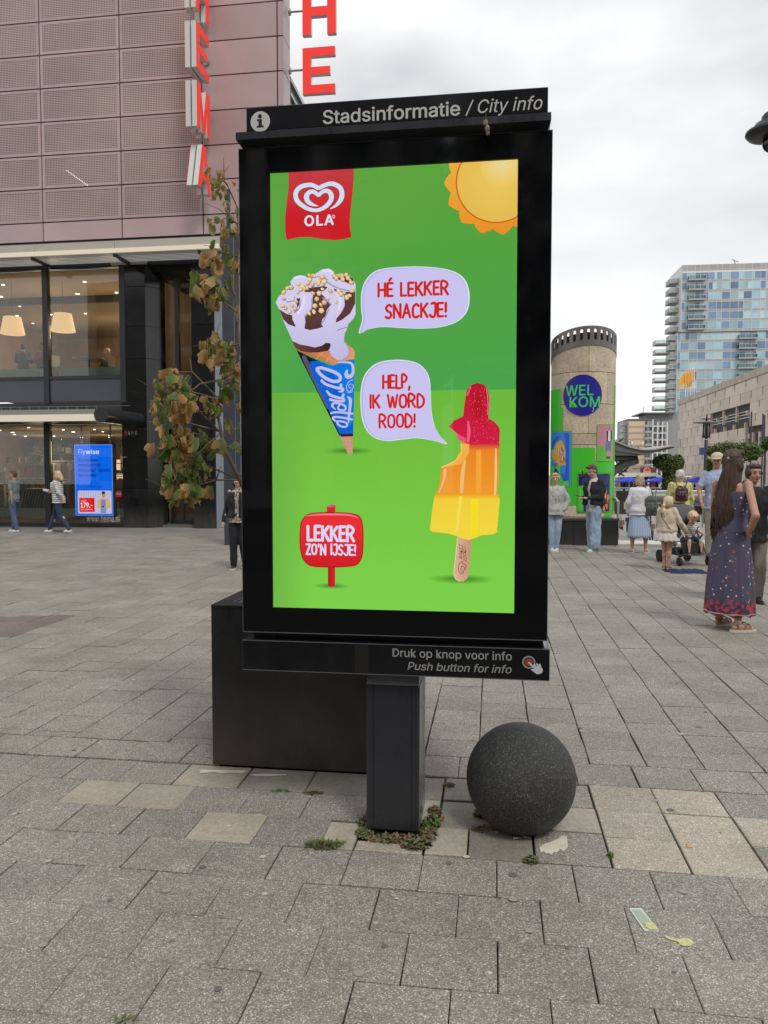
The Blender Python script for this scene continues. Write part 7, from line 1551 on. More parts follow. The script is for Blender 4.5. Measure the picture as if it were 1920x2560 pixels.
class Person:
    def __init__(P, label, loc, face, h, skin=SKIN, build=1.0, head_yaw=0, head_pitch=0, joints=None, female=False, headscale=1.0, group=None):
        P.h = h; P.b = build; P.skin = skin; P.t = thing('person', label, 'person', loc, R(face), group)
        sh = .090 if female else .102
        J = dict(pel=(0, 0, .53), sL=(-sh, -.004, .80), sR=(sh, -.004, .80), eL=(-sh-.022, -.012, .62), eR=(sh+.022, -.012, .62), wL=(-sh-.03, .02, .475), wR=(sh+.03, .02, .475),
                 hL=(-.05, 0, .51), hR=(.05, 0, .51), kL=(-.052, .012, .275), kR=(.052, .012, .275), aL=(-.055, -.005, .05), aR=(.055, -.005, .05), head=(0, .012, .925), dL=None, dR=None, fL=0, fR=0, lean=0.0, gL=.35, gR=.35)
        J.update(joints or {}); P.J = J; P.hy = R(head_yaw); P.hp = R(head_pitch); P.hs = headscale*1.06; P.female = female
    def p(P, k): return Vector(P.J[k])*P.h
    def torso_rings(P, g=0, lo=0, hi=99, scale=1.0, fat=(1, 1)):
        out = []
        for (z, rx, ry, oy) in TOR:
            if z < lo or z > hi: continue
            ln = P.J['lean']*max(0, z-.53)*2.2
            out.append((Vector((0, oy+ln, z+P.J['pel'][2]-.53))*P.h+Vector((P.J['pel'][0]*P.h, P.J['pel'][1]*P.h, 0)), rx*P.h*P.b*scale*fat[0]+g, ry*P.h*P.b*scale*fat[1]+g))
        return out
    def body(P, legs=True):
        h = P.h; mb = MB(); J = P.J; p = P.p; b = P.b
        ringloft(mb, P.torso_rings(-.012))
        for s in 'LR':
            capsule(mb, p('s'+s), p('e'+s), .024*h*b*.95, .020*h*b, 10); capsule(mb, p('e'+s), p('w'+s), .022*h*b, .0145*h, 10)
            mb.ell(p('s'+s), .027*h*b, 10)
            d = J['d'+s] or (p('w'+s)-p('e'+s)); hand_shapes(mb, p('w'+s), d, h/1.72, 1 if s == 'R' else -1, J['g'+s])
            if legs:
                capsule(mb, p('h'+s), p('k'+s), .046*h*b, .030*h*b, 12); capsule(mb, p('k'+s), p('a'+s), .030*h*b, .0185*h, 12)
                kk = p('k'+s).lerp(p('a'+s), .3); mb.ell(kk+Vector((0, -.008*h, 0)), (.031*h*b, .033*h*b, .06*h), 10)
                a = p('a'+s); fr = R(J['f'+s]); fd = Vector((-math.sin(fr), math.cos(fr), 0)); capsule(mb, a+Vector((0, 0, -.022*h)), a+fd*.075*h+Vector((0, 0, -.034*h)), .021*h, .015*h, 8); mb.ell(a+fd*(-.018*h)+Vector((0, 0, -.026*h)), (.018*h, .02*h, .02*h), 8)
        H_ = p('head'); hs = h*P.hs; Mh = Matrix.Translation(H_) @ Matrix.Rotation(P.hy, 4, 'Z') @ Matrix.Rotation(P.hp, 4, 'X'); P.Mh = Mh; P.hs_ = hs
        nb = Vector(P.torso_rings()[-2][0]); capsule(mb, nb, H_+Vector((0, -.012*hs, -.03*hs)), .034*h*(.85 if P.female else 1), .030*hs*(.85 if P.female else 1), 12)
        mb.ell((0, -.004*hs, .012*hs), (.0425*hs, .052*hs, .052*hs), 18, M=Mh); mb.ell((0, .014*hs, -.022*hs), (.034*hs, .036*hs, .042*hs), 16, M=Mh)      # skull, face
        mb.ell((0, .030*hs, -.050*hs), (.019*hs, .018*hs, .015*hs), 10, M=Mh)                                                                              # chin
        mb.tube((0, .046*hs, .004*hs), (0, .058*hs, -.020*hs), .0045*hs, .0085*hs, 8, M=Mh); mb.ell((0, .057*hs, -.021*hs), (.0085*hs, .0085*hs, .006*hs), 8, M=Mh)   # nose
        mb.ell((0, .040*hs, .014*hs), (.026*hs, .010*hs, .006*hs), 10, M=Mh)                                                                               # brow
        for s in (-1, 1): mb.ell((s*.043*hs, -.004*hs, -.006*hs), (.006*hs, .011*hs, .018*hs), 8, M=Mh); mb.ell((s*.022*hs, .034*hs, -.020*hs), (.012*hs, .012*hs, .014*hs), 8, M=Mh)
        o = grown('body', mb, P.skin, P.t, voxel=.0085 if P.h > 1 else .0075, smooth=3); P.body_o = o
        for s in (-1, 1): e = MB(); e.ell((s*.0175*hs, .0475*hs, -.001*hs), (.0072*hs, .0035*hs, .0038*hs), 8, M=Mh); e.build('eye', M_EYE, P.t, smooth=True); e = MB(); e.ell((s*.018*hs, .0495*hs, .0115*hs), (.012*hs, .003*hs, .0022*hs), 8, M=Mh); e.build('eyebrow', mat('eyebrow', (.14, .08, .045), .8), P.t)
        e = MB(); e.ell((0, .0495*hs, -.036*hs), (.0135*hs, .004*hs, .0042*hs), 10, M=Mh); e.build('mouth', M_LIP, P.t, smooth=True)
        return P
    def top(P, m, name='shirt', lo=.49, sleeve=1.0, g=.012, fat=(1, 1), collar=True, hem=0, wr=.008, under=None):
        """sleeve: 0 none, .5 to the elbow, 1 to the wrist"""
        mb = MB(); r = P.torso_rings(g, lo, .815 if collar else .80, fat=fat)
        if hem: c, a, b_ = r[0]; r = [(c-Vector((0, 0, hem*P.h)), a*1.06, b_*1.08)]+r
        if collar: c = P.torso_rings()[-1]; r.append((c[0]-Vector((0, 0, .008*P.h)), .040*P.h, .038*P.h))
        ringloft(mb, r)
        for s in 'LR':
            if sleeve <= 0: continue
            a, e, w = P.p('s'+s), P.p('e'+s), P.p('w'+s); q = a.lerp(e, min(1, sleeve*2)); ra = .028*P.h*P.b+g*.45
            capsule(mb, a, q, ra, .024*P.h*P.b+g*.7)
            if sleeve > .5: q2 = e.lerp(w, (sleeve-.5)*2*.97); capsule(mb, e, q2, .023*P.h*P.b+g*.75, .018*P.h+g*.55)
        return grown(name, mb, m, P.t, .0095, 4, wr, 11)
    def trousers(P, m, name='trousers', g=.010, to=1.0, wide=(1, 1), wr=.007, top=.59):
        mb = MB(); r = [q for q in P.torso_rings(g*.7, .49, top)]; ringloft(mb, r)
        for s in 'LR':
            h_, k, a = P.p('h'+s), P.p('k'+s), P.p('a'+s)
            if to <= .5: q = h_.lerp(k, to*2); capsule(mb, h_, q, .049*P.h*P.b+g, .042*P.h*P.b*wide[0]+g); continue
            capsule(mb, h_, k, .049*P.h*P.b+g, .034*P.h*P.b*wide[0]+g); q = k.lerp(a, (to-.5)*2); capsule(mb, k, q, .034*P.h*P.b*wide[0]+g, .023*P.h*wide[1]+g)
        return grown(name, mb, m, P.t, .0105, 4, wr, 10)
    def shoes(P, m, sole=None, name='shoe', sandal=False):
        for s in 'LR':
            a = P.p('a'+s); fr = R(P.J['f'+s]); fd = Vector((-math.sin(fr), math.cos(fr), 0)); h = P.h; z = Vector((0, 0, -.05*h+.012)); rt = Vector((fd.y, -fd.x, 0))
            so = MB(); n = 14; Lh = .078*h; c = a+fd*.030*h; v = []
            for zz_ in (-.05*h, -.05*h+.022):
                for k in range(n): t = 2*math.pi*k/n; v.append(Vector((c.x, c.y, a.z))+fd*Lh*math.cos(t)+rt*.027*h*math.sin(t)*(1.0+.12*math.cos(t))+Vector((0, 0, zz_)))
            so.add(v, [tuple(range(n))[::-1], tuple(range(n, 2*n))]+[(k, (k+1) % n, n+(k+1) % n, n+k) for k in range(n)])
            if sandal:
                o = so.build(name, sole or m, P.t); st = MB()
                for (u, zz_, rr_) in ((.062, -.028, .022), (.035, -.018, .024), (-.008, .004, .021)):
                    c2 = a+fd*u*h; pts = [c2+rt*rr_*h*1.08*math.cos(t)+Vector((0, 0, (-.034+.0)*h+.012+max(0, math.sin(t))*(.034+zz_+.012)*h)) for t in [math.pi*k/8 for k in range(9)]]
                    st.path(pts, .006*h/1.6, n=5)
                pts = [a+fd*(.0-.030*math.cos(t))*h*1.0+rt*.024*h*math.sin(t)+Vector((0, 0, -.004*h)) for t in [-math.pi/2+math.pi*k/8 for k in range(9)]]; st.path(pts, .005*h/1.6, n=5); st.build('straps', m, o)
            else:
                mb = MB(); capsule(mb, a+fd*(-.012*h)+Vector((0, 0, -.024*h)), a+fd*.074*h+Vector((0, 0, -.033*h)), .026*h, .0175*h, 10); mb.tube(a+Vector((0, 0, -.02*h)), a+Vector((0, 0, .008*h)), .024*h, .021*h, 10)
                o = grown(name, mb, m, P.t, .008, 3); so.build('sole', sole or m, o)
    def skirt(P, m, z0, z1, r0, r1, name='skirt', pleat=0, n=64, waves=9, y_off=0, flat=.78, rings=10):
        mb = MB(); R_ = []; h = P.h; sd = random.random()*6
        px, py = P.J['pel'][0]*h, P.J['pel'][1]*h
        for i in range(rings+1):
            t = i/rings; z = (z1+(z0-z1)*t)*h; rr = (r0+(r1-r0)*(1-(1-t)**1.5))*h; R_.append(((px, py+y_off*t*h, z), rr, rr*flat))
        amp = lambda i: pleat*(i/rings)**.8
        v = []
        for i, (c, rx, ry) in enumerate(R_):
            for k in range(n):
                a = 2*math.pi*k/n; s = 1+amp(i)*(math.sin(a*waves+sd+.6*math.sin(i*.5))+.4*math.sin(a*waves*2.3+sd)); zz_ = c[2]+(.008*math.sin(a*waves+1+sd)*h if i == rings else 0); v.append((c[0]+rx*s*math.cos(a), c[1]+ry*s*math.sin(a), zz_))
        for i in range(rings+1, rings+2): pass
        f = [(i*n+k, i*n+(k+1) % n, (i+1)*n+(k+1) % n, (i+1)*n+k) for i in range(rings) for k in range(n)]; f.append(tuple(range(n))[::-1])
        mb.add(v, f); o = mb.build(name, m, P.t, smooth=True, fixn=False)
        md = o.modifiers.new('thick', 'SOLIDIFY'); md.thickness = .006; return o
    def hairdo(P, m, kind, name='hair', length=.2):
        mb = MB(); s = P.hs_; M_ = P.Mh
        def E(c, r, n=14): mb.ell(tuple(x*s for x in c), tuple(x*s for x in r), n, M=M_)
        E((0, -.012, .020), (.0475, .052, .050)); E((0, -.022, .002), (.0465, .043, .045))
        if kind == 'short': E((0, .020, .050), (.036, .030, .018))
        if kind == 'quiff': E((0, .026, .052), (.037, .028, .018)); E((0, .0, .055), (.040, .045, .018)); E((.01, .044, .056), (.024, .014, .013))
        if kind == 'bob':
            for sd in (-1, 1): E((sd*.041, -.004, -.020), (.014, .034, .048))
            E((0, -.036, -.024), (.046, .026, .050)); E((0, .026, .046), (.040, .026, .018))
        if kind == 'crop': E((0, -.034, -.008), (.044, .026, .036)); E((0, .024, .046), (.041, .028, .019)); [E((sd*.041, .0, .004), (.011, .034, .026)) for sd in (-1, 1)]
        if kind == 'long':
            for sd in (-1, 1): E((sd*.036, -.006, -.02), (.020, .034, .05))
            E((0, .018, .048), (.042, .034, .020))
        if kind == 'pony':
            E((0, .016, .044), (.041, .034, .020)); E((-.02, -.054, .0), (.014, .014, .014)); pts = [Vector(q)*s for q in ((-.02, -.056, 0), (-.028, -.072, -.03), (-.026, -.074, -.07), (-.018, -.068, -.115), (-.012, -.062, -.16))]; mb.path(pts, [.012*s, .018*s, .018*s, .015*s, .004*s], n=8, M=M_)
        return grown(name, mb, m, P.t, .0075, 2, .0035, 45)
    def strands(P, m, pts_list, name='hair_strands'):
        mb = MB()
        for pts, rs in pts_list: mb.path(pts, rs, n=6)
        return mb.build(name, m, P.t, smooth=True)
def stripes(name, c1, c2, per, duty=.5, axis='Z', rough=.8):
    if name in MATS: return MATS[name]
    nt = NT(name); b = nt.n('BsdfPrincipled'); nt.l(b.outputs[0], nt.o.inputs[0]); b.inputs['Roughness'].default_value = rough
    sp = nt.n('SeparateXYZ'); t = nt.n('TexCoord'); nt.l(t.outputs['Object'], sp.inputs[0])
    nz_ = nt.n('TexNoise'); nz_.inputs['Scale'].default_value = 7; nt.l(t.outputs['Object'], nz_.inputs['Vector']); ad = nt.n('Math', operation='MULTIPLY_ADD'); nt.l(nz_.outputs[0], ad.inputs[0]); ad.inputs[1].default_value = per*.5; nt.l(sp.outputs[axis], ad.inputs[2])
    md = nt.n('Math', operation='MODULO'); nt.l(ad.outputs[0], md.inputs[0]); md.inputs[1].default_value = per; ab = nt.n('Math', operation='GREATER_THAN'); nt.l(md.outputs[0], ab.inputs[0]); ab.inputs[1].default_value = per*duty
    m = nt.n('Mix', data_type='RGBA'); nt.l(ab.outputs[0], m.inputs[0]); m.inputs[6].default_value = c1; m.inputs[7].default_value = c2; nt.l(m.outputs[2], b.inputs['Base Color']); MATS[name] = nt.m; return nt.m
def angstripes(name, c1, c2, count, width=.08):
    """thin vertical stripes round a skirt"""
    nt = NT(name); b = nt.n('BsdfPrincipled'); nt.l(b.outputs[0], nt.o.inputs[0]); b.inputs['Roughness'].default_value = .8
    sp = nt.n('SeparateXYZ'); t = nt.n('TexCoord'); nt.l(t.outputs['Object'], sp.inputs[0]); at = nt.n('Math', operation='ARCTAN2'); nt.l(sp.outputs[0], at.inputs[0]); nt.l(sp.outputs[1], at.inputs[1])
    mu = nt.n('Math', operation='MULTIPLY'); nt.l(at.outputs[0], mu.inputs[0]); mu.inputs[1].default_value = count/(2*math.pi); fr = nt.n('Math', operation='FRACT'); nt.l(mu.outputs[0], fr.inputs[0]); g = nt.n('Math', operation='LESS_THAN'); nt.l(fr.outputs[0], g.inputs[0]); g.inputs[1].default_value = width
    m = nt.n('Mix', data_type='RGBA'); nt.l(g.outputs[0], m.inputs[0]); m.inputs[6].default_value = c1; m.inputs[7].default_value = c2; nt.l(m.outputs[2], b.inputs['Base Color']); return nt.m
def spots(name, base, c, scale, thr=.35, rough=.8, extra=None):
    nt = NT(name); b = nt.n('BsdfPrincipled'); nt.l(b.outputs[0], nt.o.inputs[0]); b.inputs['Roughness'].default_value = rough
    P = nt.n('TexCoord').outputs['Object']; v = nt.n('TexVoronoi'); v.inputs['Scale'].default_value = scale; nt.l(P, v.inputs['Vector']); r = nt.n('ValToRGB'); r.color_ramp.elements[0].position = thr*.8; r.color_ramp.elements[0].color = (1, 1, 1, 1); r.color_ramp.elements[1].position = thr; r.color_ramp.elements[1].color = (0, 0, 0, 1); nt.l(v.outputs['Distance'], r.inputs[0])
    m = nt.n('Mix', data_type='RGBA'); nt.l(r.outputs[0], m.inputs[0]); m.inputs[6].default_value = base; m.inputs[7].default_value = c; out = m.outputs[2]
    if extra: out = extra(nt, out, P)
    nt.l(out, b.inputs['Base Color']); return nt.m
JEAN = mat('blue_denim', (.075, .12, .22), .85, var=.25, vscale=6, fine=.15, fscale=120); JEANL = mat('light_denim', (.30, .39, .52), .85, var=.22, vscale=5, fine=.1, fscale=120); JEAND = mat('dark_denim', (.025, .045, .10), .85, var=.3, vscale=7)
SHW = mat('white_trainer', (.66, .65, .62), .5); SOLE = mat('white_sole', (.58, .57, .54), .6)

def _g(px, py, z=0):
    a, c = (px-960)/1923, (1280-py)/1923; q = math.atan(95/1923); d = Vector((a, math.cos(q)+c*math.sin(q), -math.sin(q)+c*math.cos(q))); t = (z-1.6)/d.z; return Vector((d.x*t, d.y*t, 0))
# 1 man in grey T-shirt at the left, walking left (face 90 = towards -x)
g = _g(37, 1330)
P = Person('man in grey T-shirt and blue jeans walking left past the shop window, leftmost person', tuple(g), 80, 1.70, SKIN2, head_yaw=25, joints=dict(eR=(.125, .05, .64), wR=(.10, .13, .60), eL=(-.135, -.05, .63), wL=(-.13, -.055, .50), kL=(-.05, -.02, .275), aL=(-.052, -.075, .055), kR=(.05, .045, .28), aR=(.052, .05, .05))).body()
P.top(mat('grey_tshirt', (.17, .21, .215), .85, var=.12, vscale=8), 't_shirt', sleeve=.30, g=.02, hem=.01, wr=.012); P.trousers(JEAN, 'jeans', wide=(1.1, 1.25)); P.shoes(SHW, SOLE); P.hairdo(hair('brown_stubble', (.10, .06, .04)), 'short')
# 2 woman in striped top
g = _g(148, 1332)
P = Person('blonde woman in striped top and dark jeans striding left with a white paper tray', tuple(g), 84, 1.70, SKIN, female=True, build=1.04, joints=dict(eR=(.12, .08, .645), wR=(.08, .19, .645), eL=(-.12, -.075, .65), wL=(-.12, -.15, .55), hR=(.045, .03, .51), kR=(.05, .10, .285), aR=(.052, .19, .055), hL=(-.045, -.01, .51), kL=(-.05, -.05, .28), aL=(-.05, -.20, .065), lean=.06)).body()
P.top(stripes('navy_white_stripes', (.72, .71, .68, 1), (.04, .045, .06, 1), .052, .62), 'striped_top', sleeve=.78, g=.022, hem=.02, wr=.012, fat=(1.05, 1.15)); P.trousers(JEAND, 'jeans', wide=(1.05, 1.15)); P.shoes(SHW, SOLE)
P.hairdo(hair('blonde_hair', (.52, .38, .22)), 'bob'); mb = MB(); mb.path([P.Mh @ Vector(q) for q in ((0, -.06, .04), (0, -.10, -.04), (0, -.13, -.14), (0, -.12, -.20))], [.05, .065, .055, .015], n=8); mb.build('hair_tail', MATS['blonde_hair'], P.t, smooth=True)
wq = P.t.matrix_basis @ Vector((.07*1.7, .24*1.7, .665*1.7)); b = MB(); b.prism([(-.07, 0), (.07, 0), (.09, .05), (-.09, .05)], -.05, .05); b.build('paper_tray', mat('white_paper', (.72, .71, .70), .7), None, label='white paper tray in the hand of the striped woman', cat='food tray', loc=tuple(wq), rot=(0, -.15, R(84+90)))
# 3 woman in black jacket half hidden by the kiosk
g = _g(598, 1422)
P = Person('woman in black jacket and leopard top, half hidden behind the left edge of the kiosk', tuple(g), 174, 1.62, SKIN, female=True, build=1.08, joints=dict(eL=(-.12, -.02, .63), wL=(-.125, .02, .475), eR=(.135, .0, .625), wR=(.15, .05, .49), kR=(.05, .03, .28), aR=(.05, .02, .05), kL=(-.05, .02, .28), aL=(-.045, -.06, .06))).body()
P.top(spots('leopard_print', (.42, .36, .28, 1), (.03, .022, .02, 1), 34, .42), 'leopard_top', sleeve=0, g=.014, hem=.015); 
mj = mat('black_denim_jacket', (.012, .012, .014), .8, var=.2, vscale=12)
jb = MB(); 
for sd in (-1, 1): ringloft(jb, [((c[0]+sd*a*.55, c[1], c[2]), a*.52, b_*1.18+.012) for c, a, b_ in P.torso_rings(.02, .53, .81)])
for s in 'LR': capsule(jb, P.p('s'+s), P.p('e'+s), .052*1.0, .046); capsule(jb, P.p('e'+s), P.p('w'+s).lerp(P.p('e'+s), .08), .044, .036)
grown('jacket', jb, mj, P.t, .01, 4, .010, 10); P.trousers(mat('black_trousers', (.008, .008, .009), .8), wide=(1.1, 1.2)); P.shoes(mat('black_trainer', (.02, .02, .02), .5), SOLE); P.hairdo(hair('dark_hair', (.03, .02, .018)), 'bob')
# 4 woman in grey hoodie
g = _g(1386, 1379)
P = Person('short-haired woman in light grey hoodie, hand in her jeans pocket, by the column', tuple(g), 172, 1.63, SKIN, female=True, build=1.1, head_yaw=-6, joints=dict(eL=(-.165, -.02, .655), wL=(-.105, .045, .535), dL=(.6, .3, -.7), eR=(.15, .0, .64), wR=(.12, .06, .56), kL=(-.04, .02, .28), aL=(-.028, .0, .05), kR=(.04, .01, .28), aR=(.035, .0, .05), fL=-12, fR=16)).body()
P.top(mat('grey_marl', (.42, .42, .41), .9, var=.08, fine=.1, fscale=90), 'hoodie', sleeve=1, g=.024, hem=.03, wr=.014, fat=(1.08, 1.25)); P.trousers(JEANL, 'jeans', wide=(1.02, 1.0)); P.shoes(SHW, SOLE); P.hairdo(hair('sandy_hair', (.50, .36, .22)), 'crop')
mb = MB(); mb.path([(-.06, .085, 1.32), (-.03, .125, 1.28), (0, .135, 1.265), (.03, .125, 1.28), (.06, .085, 1.32)], .007, n=6); mb.build('necklace', mat('brown_cord', (.10, .04, .025), .6), P.t)
mb = MB(); mb.tube((-.02, .15, 1.25), (-.035, .175, 1.02), .005, n=5); mb.tube((.02, .15, 1.25), (.04, .175, 1.02), .005, n=5); mb.build('drawstring', mat('white_cord', (.7, .7, .68), .7), P.t)
mb = MB(); mb.bbox(-.26, -.15, -.1, .06, .86, 1.0, .03); mb.build('shoulder_bag', mat('dusty_pink_bag', (.42, .33, .31), .6), P.t)
# 5 young man with phone
g = _g(1483, 1379)
P = Person('young man in dark zip jacket and baggy pale jeans looking down at his phone', tuple(g), 112, 1.80, SKIN, build=.96, head_yaw=5, head_pitch=-22, joints=dict(eL=(-.125, -.01, .63), wL=(-.055, .14, .615), dL=(.35, 1, .1), eR=(.125, .0, .63), wR=(.04, .135, .61), dR=(-.2, 1, .1), kL=(-.05, .01, .28), aL=(-.055, .02, .05), kR=(.05, -.01, .28), aR=(.055, -.04, .05), head=(0, .030, .925), fL=-6, fR=12, gL=.5)).body()
P.top(mat('cream_tshirt', (.62, .57, .50), .85, var=.06), 't_shirt', sleeve=0, g=.016, hem=.04, wr=.01)
jb = MB(); mj = mat('navy_black_jacket', (.016, .017, .024), .85, var=.25, vscale=9)
for sd in (-1, 1): ringloft(jb, [((c[0]+sd*a*.60, c[1]-.01, c[2]), a*.54, b_*1.12+.02) for c, a, b_ in P.torso_rings(.034, .53, .81)])
ringloft(jb, [((c[0], c[1]-.035, c[2]), a*1.02, b_*.85) for c, a, b_ in P.torso_rings(.03, .50, .82)])
for s in 'LR': capsule(jb, P.p('s'+s), P.p('e'+s), .068, .062); capsule(jb, P.p('e'+s), P.p('w'+s).lerp(P.p('e'+s), .1), .058, .040)
jb.ell((0, -.06, 1.49), (.09, .055, .05), 12); grown('zip_jacket', jb, mj, P.t, .011, 4, .014, 9)
P.trousers(JEANL, 'baggy_jeans', g=.022, wide=(1.5, 2.3), to=.96, wr=.016); P.shoes(SHW, SOLE); P.hairdo(hair('brown_hair', (.13, .075, .042)), 'quiff')
w = P.t.matrix_basis @ Vector((-.01, .40, 1.155)); ph = MB(); ph.bbox(-.038, .038, -.078, .078, -.005, .005, .003); t = ph.build('phone', mat('black_phone', (.01, .01, .012), .2), None, label='black smartphone held by the young man in the zip jacket', cat='phone', loc=tuple(w), rot=(R(12), 0, R(112)))
b = MB(); b.box(-.034, .034, -.07, .07, .0052, .0056); b.build('screen', emit('phone_glow', (.7, .8, .9), .7), t)
# 6 blonde woman from behind, white jacket and striped blue skirt
g = _g(1597, 1383)
P = Person('blonde woman seen from behind in white jacket and long pale blue striped skirt', tuple(g), -4, 1.60, SKIN2, female=True, build=1.2, joints=dict(eL=(-.135, -.0, .64), wL=(-.13, .05, .52), eR=(.14, .0, .64), wR=(.125, .05, .54), aL=(-.085, 0, .05), aR=(.085, 0, .05), kL=(-.08, .01, .27), kR=(.08, .01, .27), fL=14, fR=-35)).body()
P.top(mat('white_cotton_jacket', (.66, .65, .70), .85, var=.05), 'jacket', sleeve=1, g=.022, hem=.015, wr=.010, fat=(1.04, 1.15)); P.skirt(angstripes('pale_blue_stripes', (.33, .43, .60, 1), (.66, .68, .74, 1), 22, .09), .20, .55, .098, .142, pleat=.02, waves=7)
P.shoes(mat('white_strap', (.7, .68, .66), .5), SOLE, 'sandal', sandal=True); P.hairdo(hair('honey_hair', (.50, .36, .20)), 'bob')
def backpack(P, m, c, sz, lab, strapm, drawstring=False):
    t = thing('backpack', lab, 'backpack', tuple(P.t.matrix_basis @ Vector(c)), P.t.rotation_euler.z)
    mb = MB(); x, y, z = sz; ringloft(mb, [((0, 0, -z*.5), x*.42, y*.42), ((0, 0, -z*.42), x*.5, y*.5), ((0, 0, 0), x*.52, y*.5), ((0, 0, z*.3), x*.46, y*.42), ((0, 0, z*.48), x*.25, y*.25)], 16); mb.ell((.0, -y*.4, -z*.12), (x*.36, y*.3, z*.26), 14)
    grown('bag', mb, m, t, .008, 3, .008, 16); b = MB()
    b.path([(-x*.3, .0, z*.4), (-x*.42, y*.35, z*.75), (-x*.35, y*.7, z*.95)], .012, n=6, flat=.4); b.path([(x*.3, .0, z*.4), (x*.42, y*.35, z*.75), (x*.35, y*.7, z*.95)], .012, n=6, flat=.4); b.build('strap', strapm, t); b = MB(); b.tube((-x*.32, -y*.50, z*.12), (x*.32, -y*.50, z*.12), .006, n=5); b.tube((0, -y*.68, 0), (0, -y*.70, -z*.16), .006, n=5); b.build('zip', M_ALU, t); return t
M_BP = mat('grey_nylon', (.075, .08, .075), .55, var=.2, vscale=12)
t = backpack(P, M_BP, (.19, -.12, .97), (.27, .17, .40), 'dark grey backpack hanging from one shoulder of the blonde woman', mat('grey_strap', (.14, .15, .15), .6)); b = MB(); b.path([(-.08, .05, .16), (-.10, .06, .30), (-.09, .10, .40)], .022, n=8, flat=.3); b.build('strap', MATS['grey_strap'], t); b = MB(); b.tube((.0, 0, -.2), (.0, 0, -.42), .014, .01, n=6); b.build('loose_strap', mat('black_strap', (.03, .03, .035), .6), t)
# 7 white-haired person in yellow jacket from behind
g = _g(1697, 1372)
P = Person('white-haired person seen from behind in pale yellow jacket with a maroon backpack', tuple(g), -6, 1.70, SKIN2, build=1.12, joints=dict(eL=(-.14, .0, .64), wL=(-.13, .07, .55), eR=(.145, .0, .63), wR=(.14, .04, .50), fL=8)).body()
P.top(mat('pale_yellow_jacket', (.56, .52, .20), .8, var=.1), 'jacket', sleeve=1, g=.03, hem=.03, wr=.016, fat=(1.06, 1.1)); P.trousers(mat('grey_brown_trousers', (.20, .175, .16), .85, var=.1), wide=(1.1, 1.25)); P.shoes(SHW, SOLE); P.hairdo(hair('white_hair', (.62, .58, .52), .15), 'crop')
t = backpack(P, mat('maroon_leather', (.065, .015, .025), .3), (-.02, -.21, 1.19), (.26, .13, .33), 'maroon leather backpack on the person in the yellow jacket', mat('brown_strap', (.10, .06, .05), .5)); b = MB(); b.path([(-.07, 0, .13), (-.16, .10, .33)], .007, n=5); b.path([(.07, 0, .13), (.18, .10, .33)], .007, n=5); b.path([(.10, .05, -.12), (.24, .15, .05)], .007, n=5); b.build('strap', MATS['brown_strap'], t)
# 8 little girl
g = _g(1666, 1426)
P = Person('small blonde girl in beige jacket and white pleated skirt, leaning towards the pushchair', tuple(g), -35, 1.25, SKIN2, build=1.02, female=True, headscale=1.28, joints=dict(head=(.005, .03, .90), eR=(.16, .03, .64), wR=(.20, .12, .52), dR=(.4, .8, -.3), eL=(-.12, .03, .63), wL=(-.06, .10, .53), dL=(.6, .6, 0), kL=(-.035, .01, .28), aL=(-.03, .0, .05), kR=(.035, .0, .28), aR=(.03, -.02, .05), lean=.06, fR=-10)).body()
P.top(mat('beige_jacket', (.55, .45, .35), .8, var=.07), 'jacket', sleeve=.97, g=.028, hem=.0, wr=.012, fat=(1.15, 1.2)); P.skirt(mat('off_white_pleats', (.60, .56, .54), .85), .395, .56, .09, .155, pleat=.05, waves=13, n=96)
P.shoes(mat('brown_sandal', (.13, .06, .04), .6), mat('brown_sole', (.09, .05, .035), .6), 'sandal', sandal=True); P.hairdo(hair('pale_blonde', (.62, .49, .30), .15), 'pony'); b = MB(); b.ell(P.Mh @ Vector((-.03, -.075, 0)), (.016, .016, .016), 8); b.build('hair_tie', mat('pink_tie', (.55, .2, .2), .6), P.t)
mb = MB(); mb.path([(-.10, -.03, .99), (-.06, -.125, .90), (.03, -.135, .76), (.11, -.10, .66), (.14, -.02, .60)], .007, n=5); mb.build('bag_strap', mat('dark_cord', (.05, .03, .03), .6), P.t)
b = MB(); b.bbox(.10, .20, -.04, .04, .54, .62, .015); b.build('small_bag', MATS['dark_cord'], P.t)
# pushchair with toddler
g = _g(1724, 1412); sx, sy = g.x, g.y
pc_ = thing('pushchair', 'grey and black pushchair with hood, a toddler sitting in it', 'pushchair', (sx, sy, 0), R(8)); M_PF = mat('black_aluminium', (.012, .012, .013), .4); M_PG = mat('grey_pram_fabric', (.075, .078, .08), .8, var=.1, vscale=12); M_PL = mat('dark_pram_leather', (.02, .02, .022), .45)
for s in (-1, 1):
    b = MB(); b.path([(s*.25, .62, 1.03), (s*.26, .38, .72), (s*.265, .10, .40), (s*.26, -.12, .15)], .016, n=8); b.build('side_frame', M_PF, pc_, smooth=True); b = MB(); b.path([(s*.25, .55, .18), (s*.26, .20, .42), (s*.26, .05, .52)], .014, n=8); b.build('rear_leg', M_PF, pc_)
    for (y, r) in ((-.14, .075), (.56, .11)):
        w_ = MB(); w_.tube((s*.25, y, r), (s*.29, y, r), r, n=20); o = w_.build('wheel', mat('black_rubber', (.015, .015, .015), .7), pc_); w_ = MB(); w_.tube((s*.245, y, r), (s*.295, y, r), r*.6, n=16); w_.build('rim', M_PF, o)
b = MB(); b.path([(-.25, .62, 1.03), (-.2, .66, 1.06), (.2, .66, 1.06), (.25, .62, 1.03)], .018, n=8); b.build('handle', M_PL, pc_)
b = MB(); b.path([(-.26, -.10, .16), (-.2, -.17, .20), (.2, -.17, .20), (.26, -.10, .16)], .02, n=8); b.build('front_bar', M_PF, pc_)
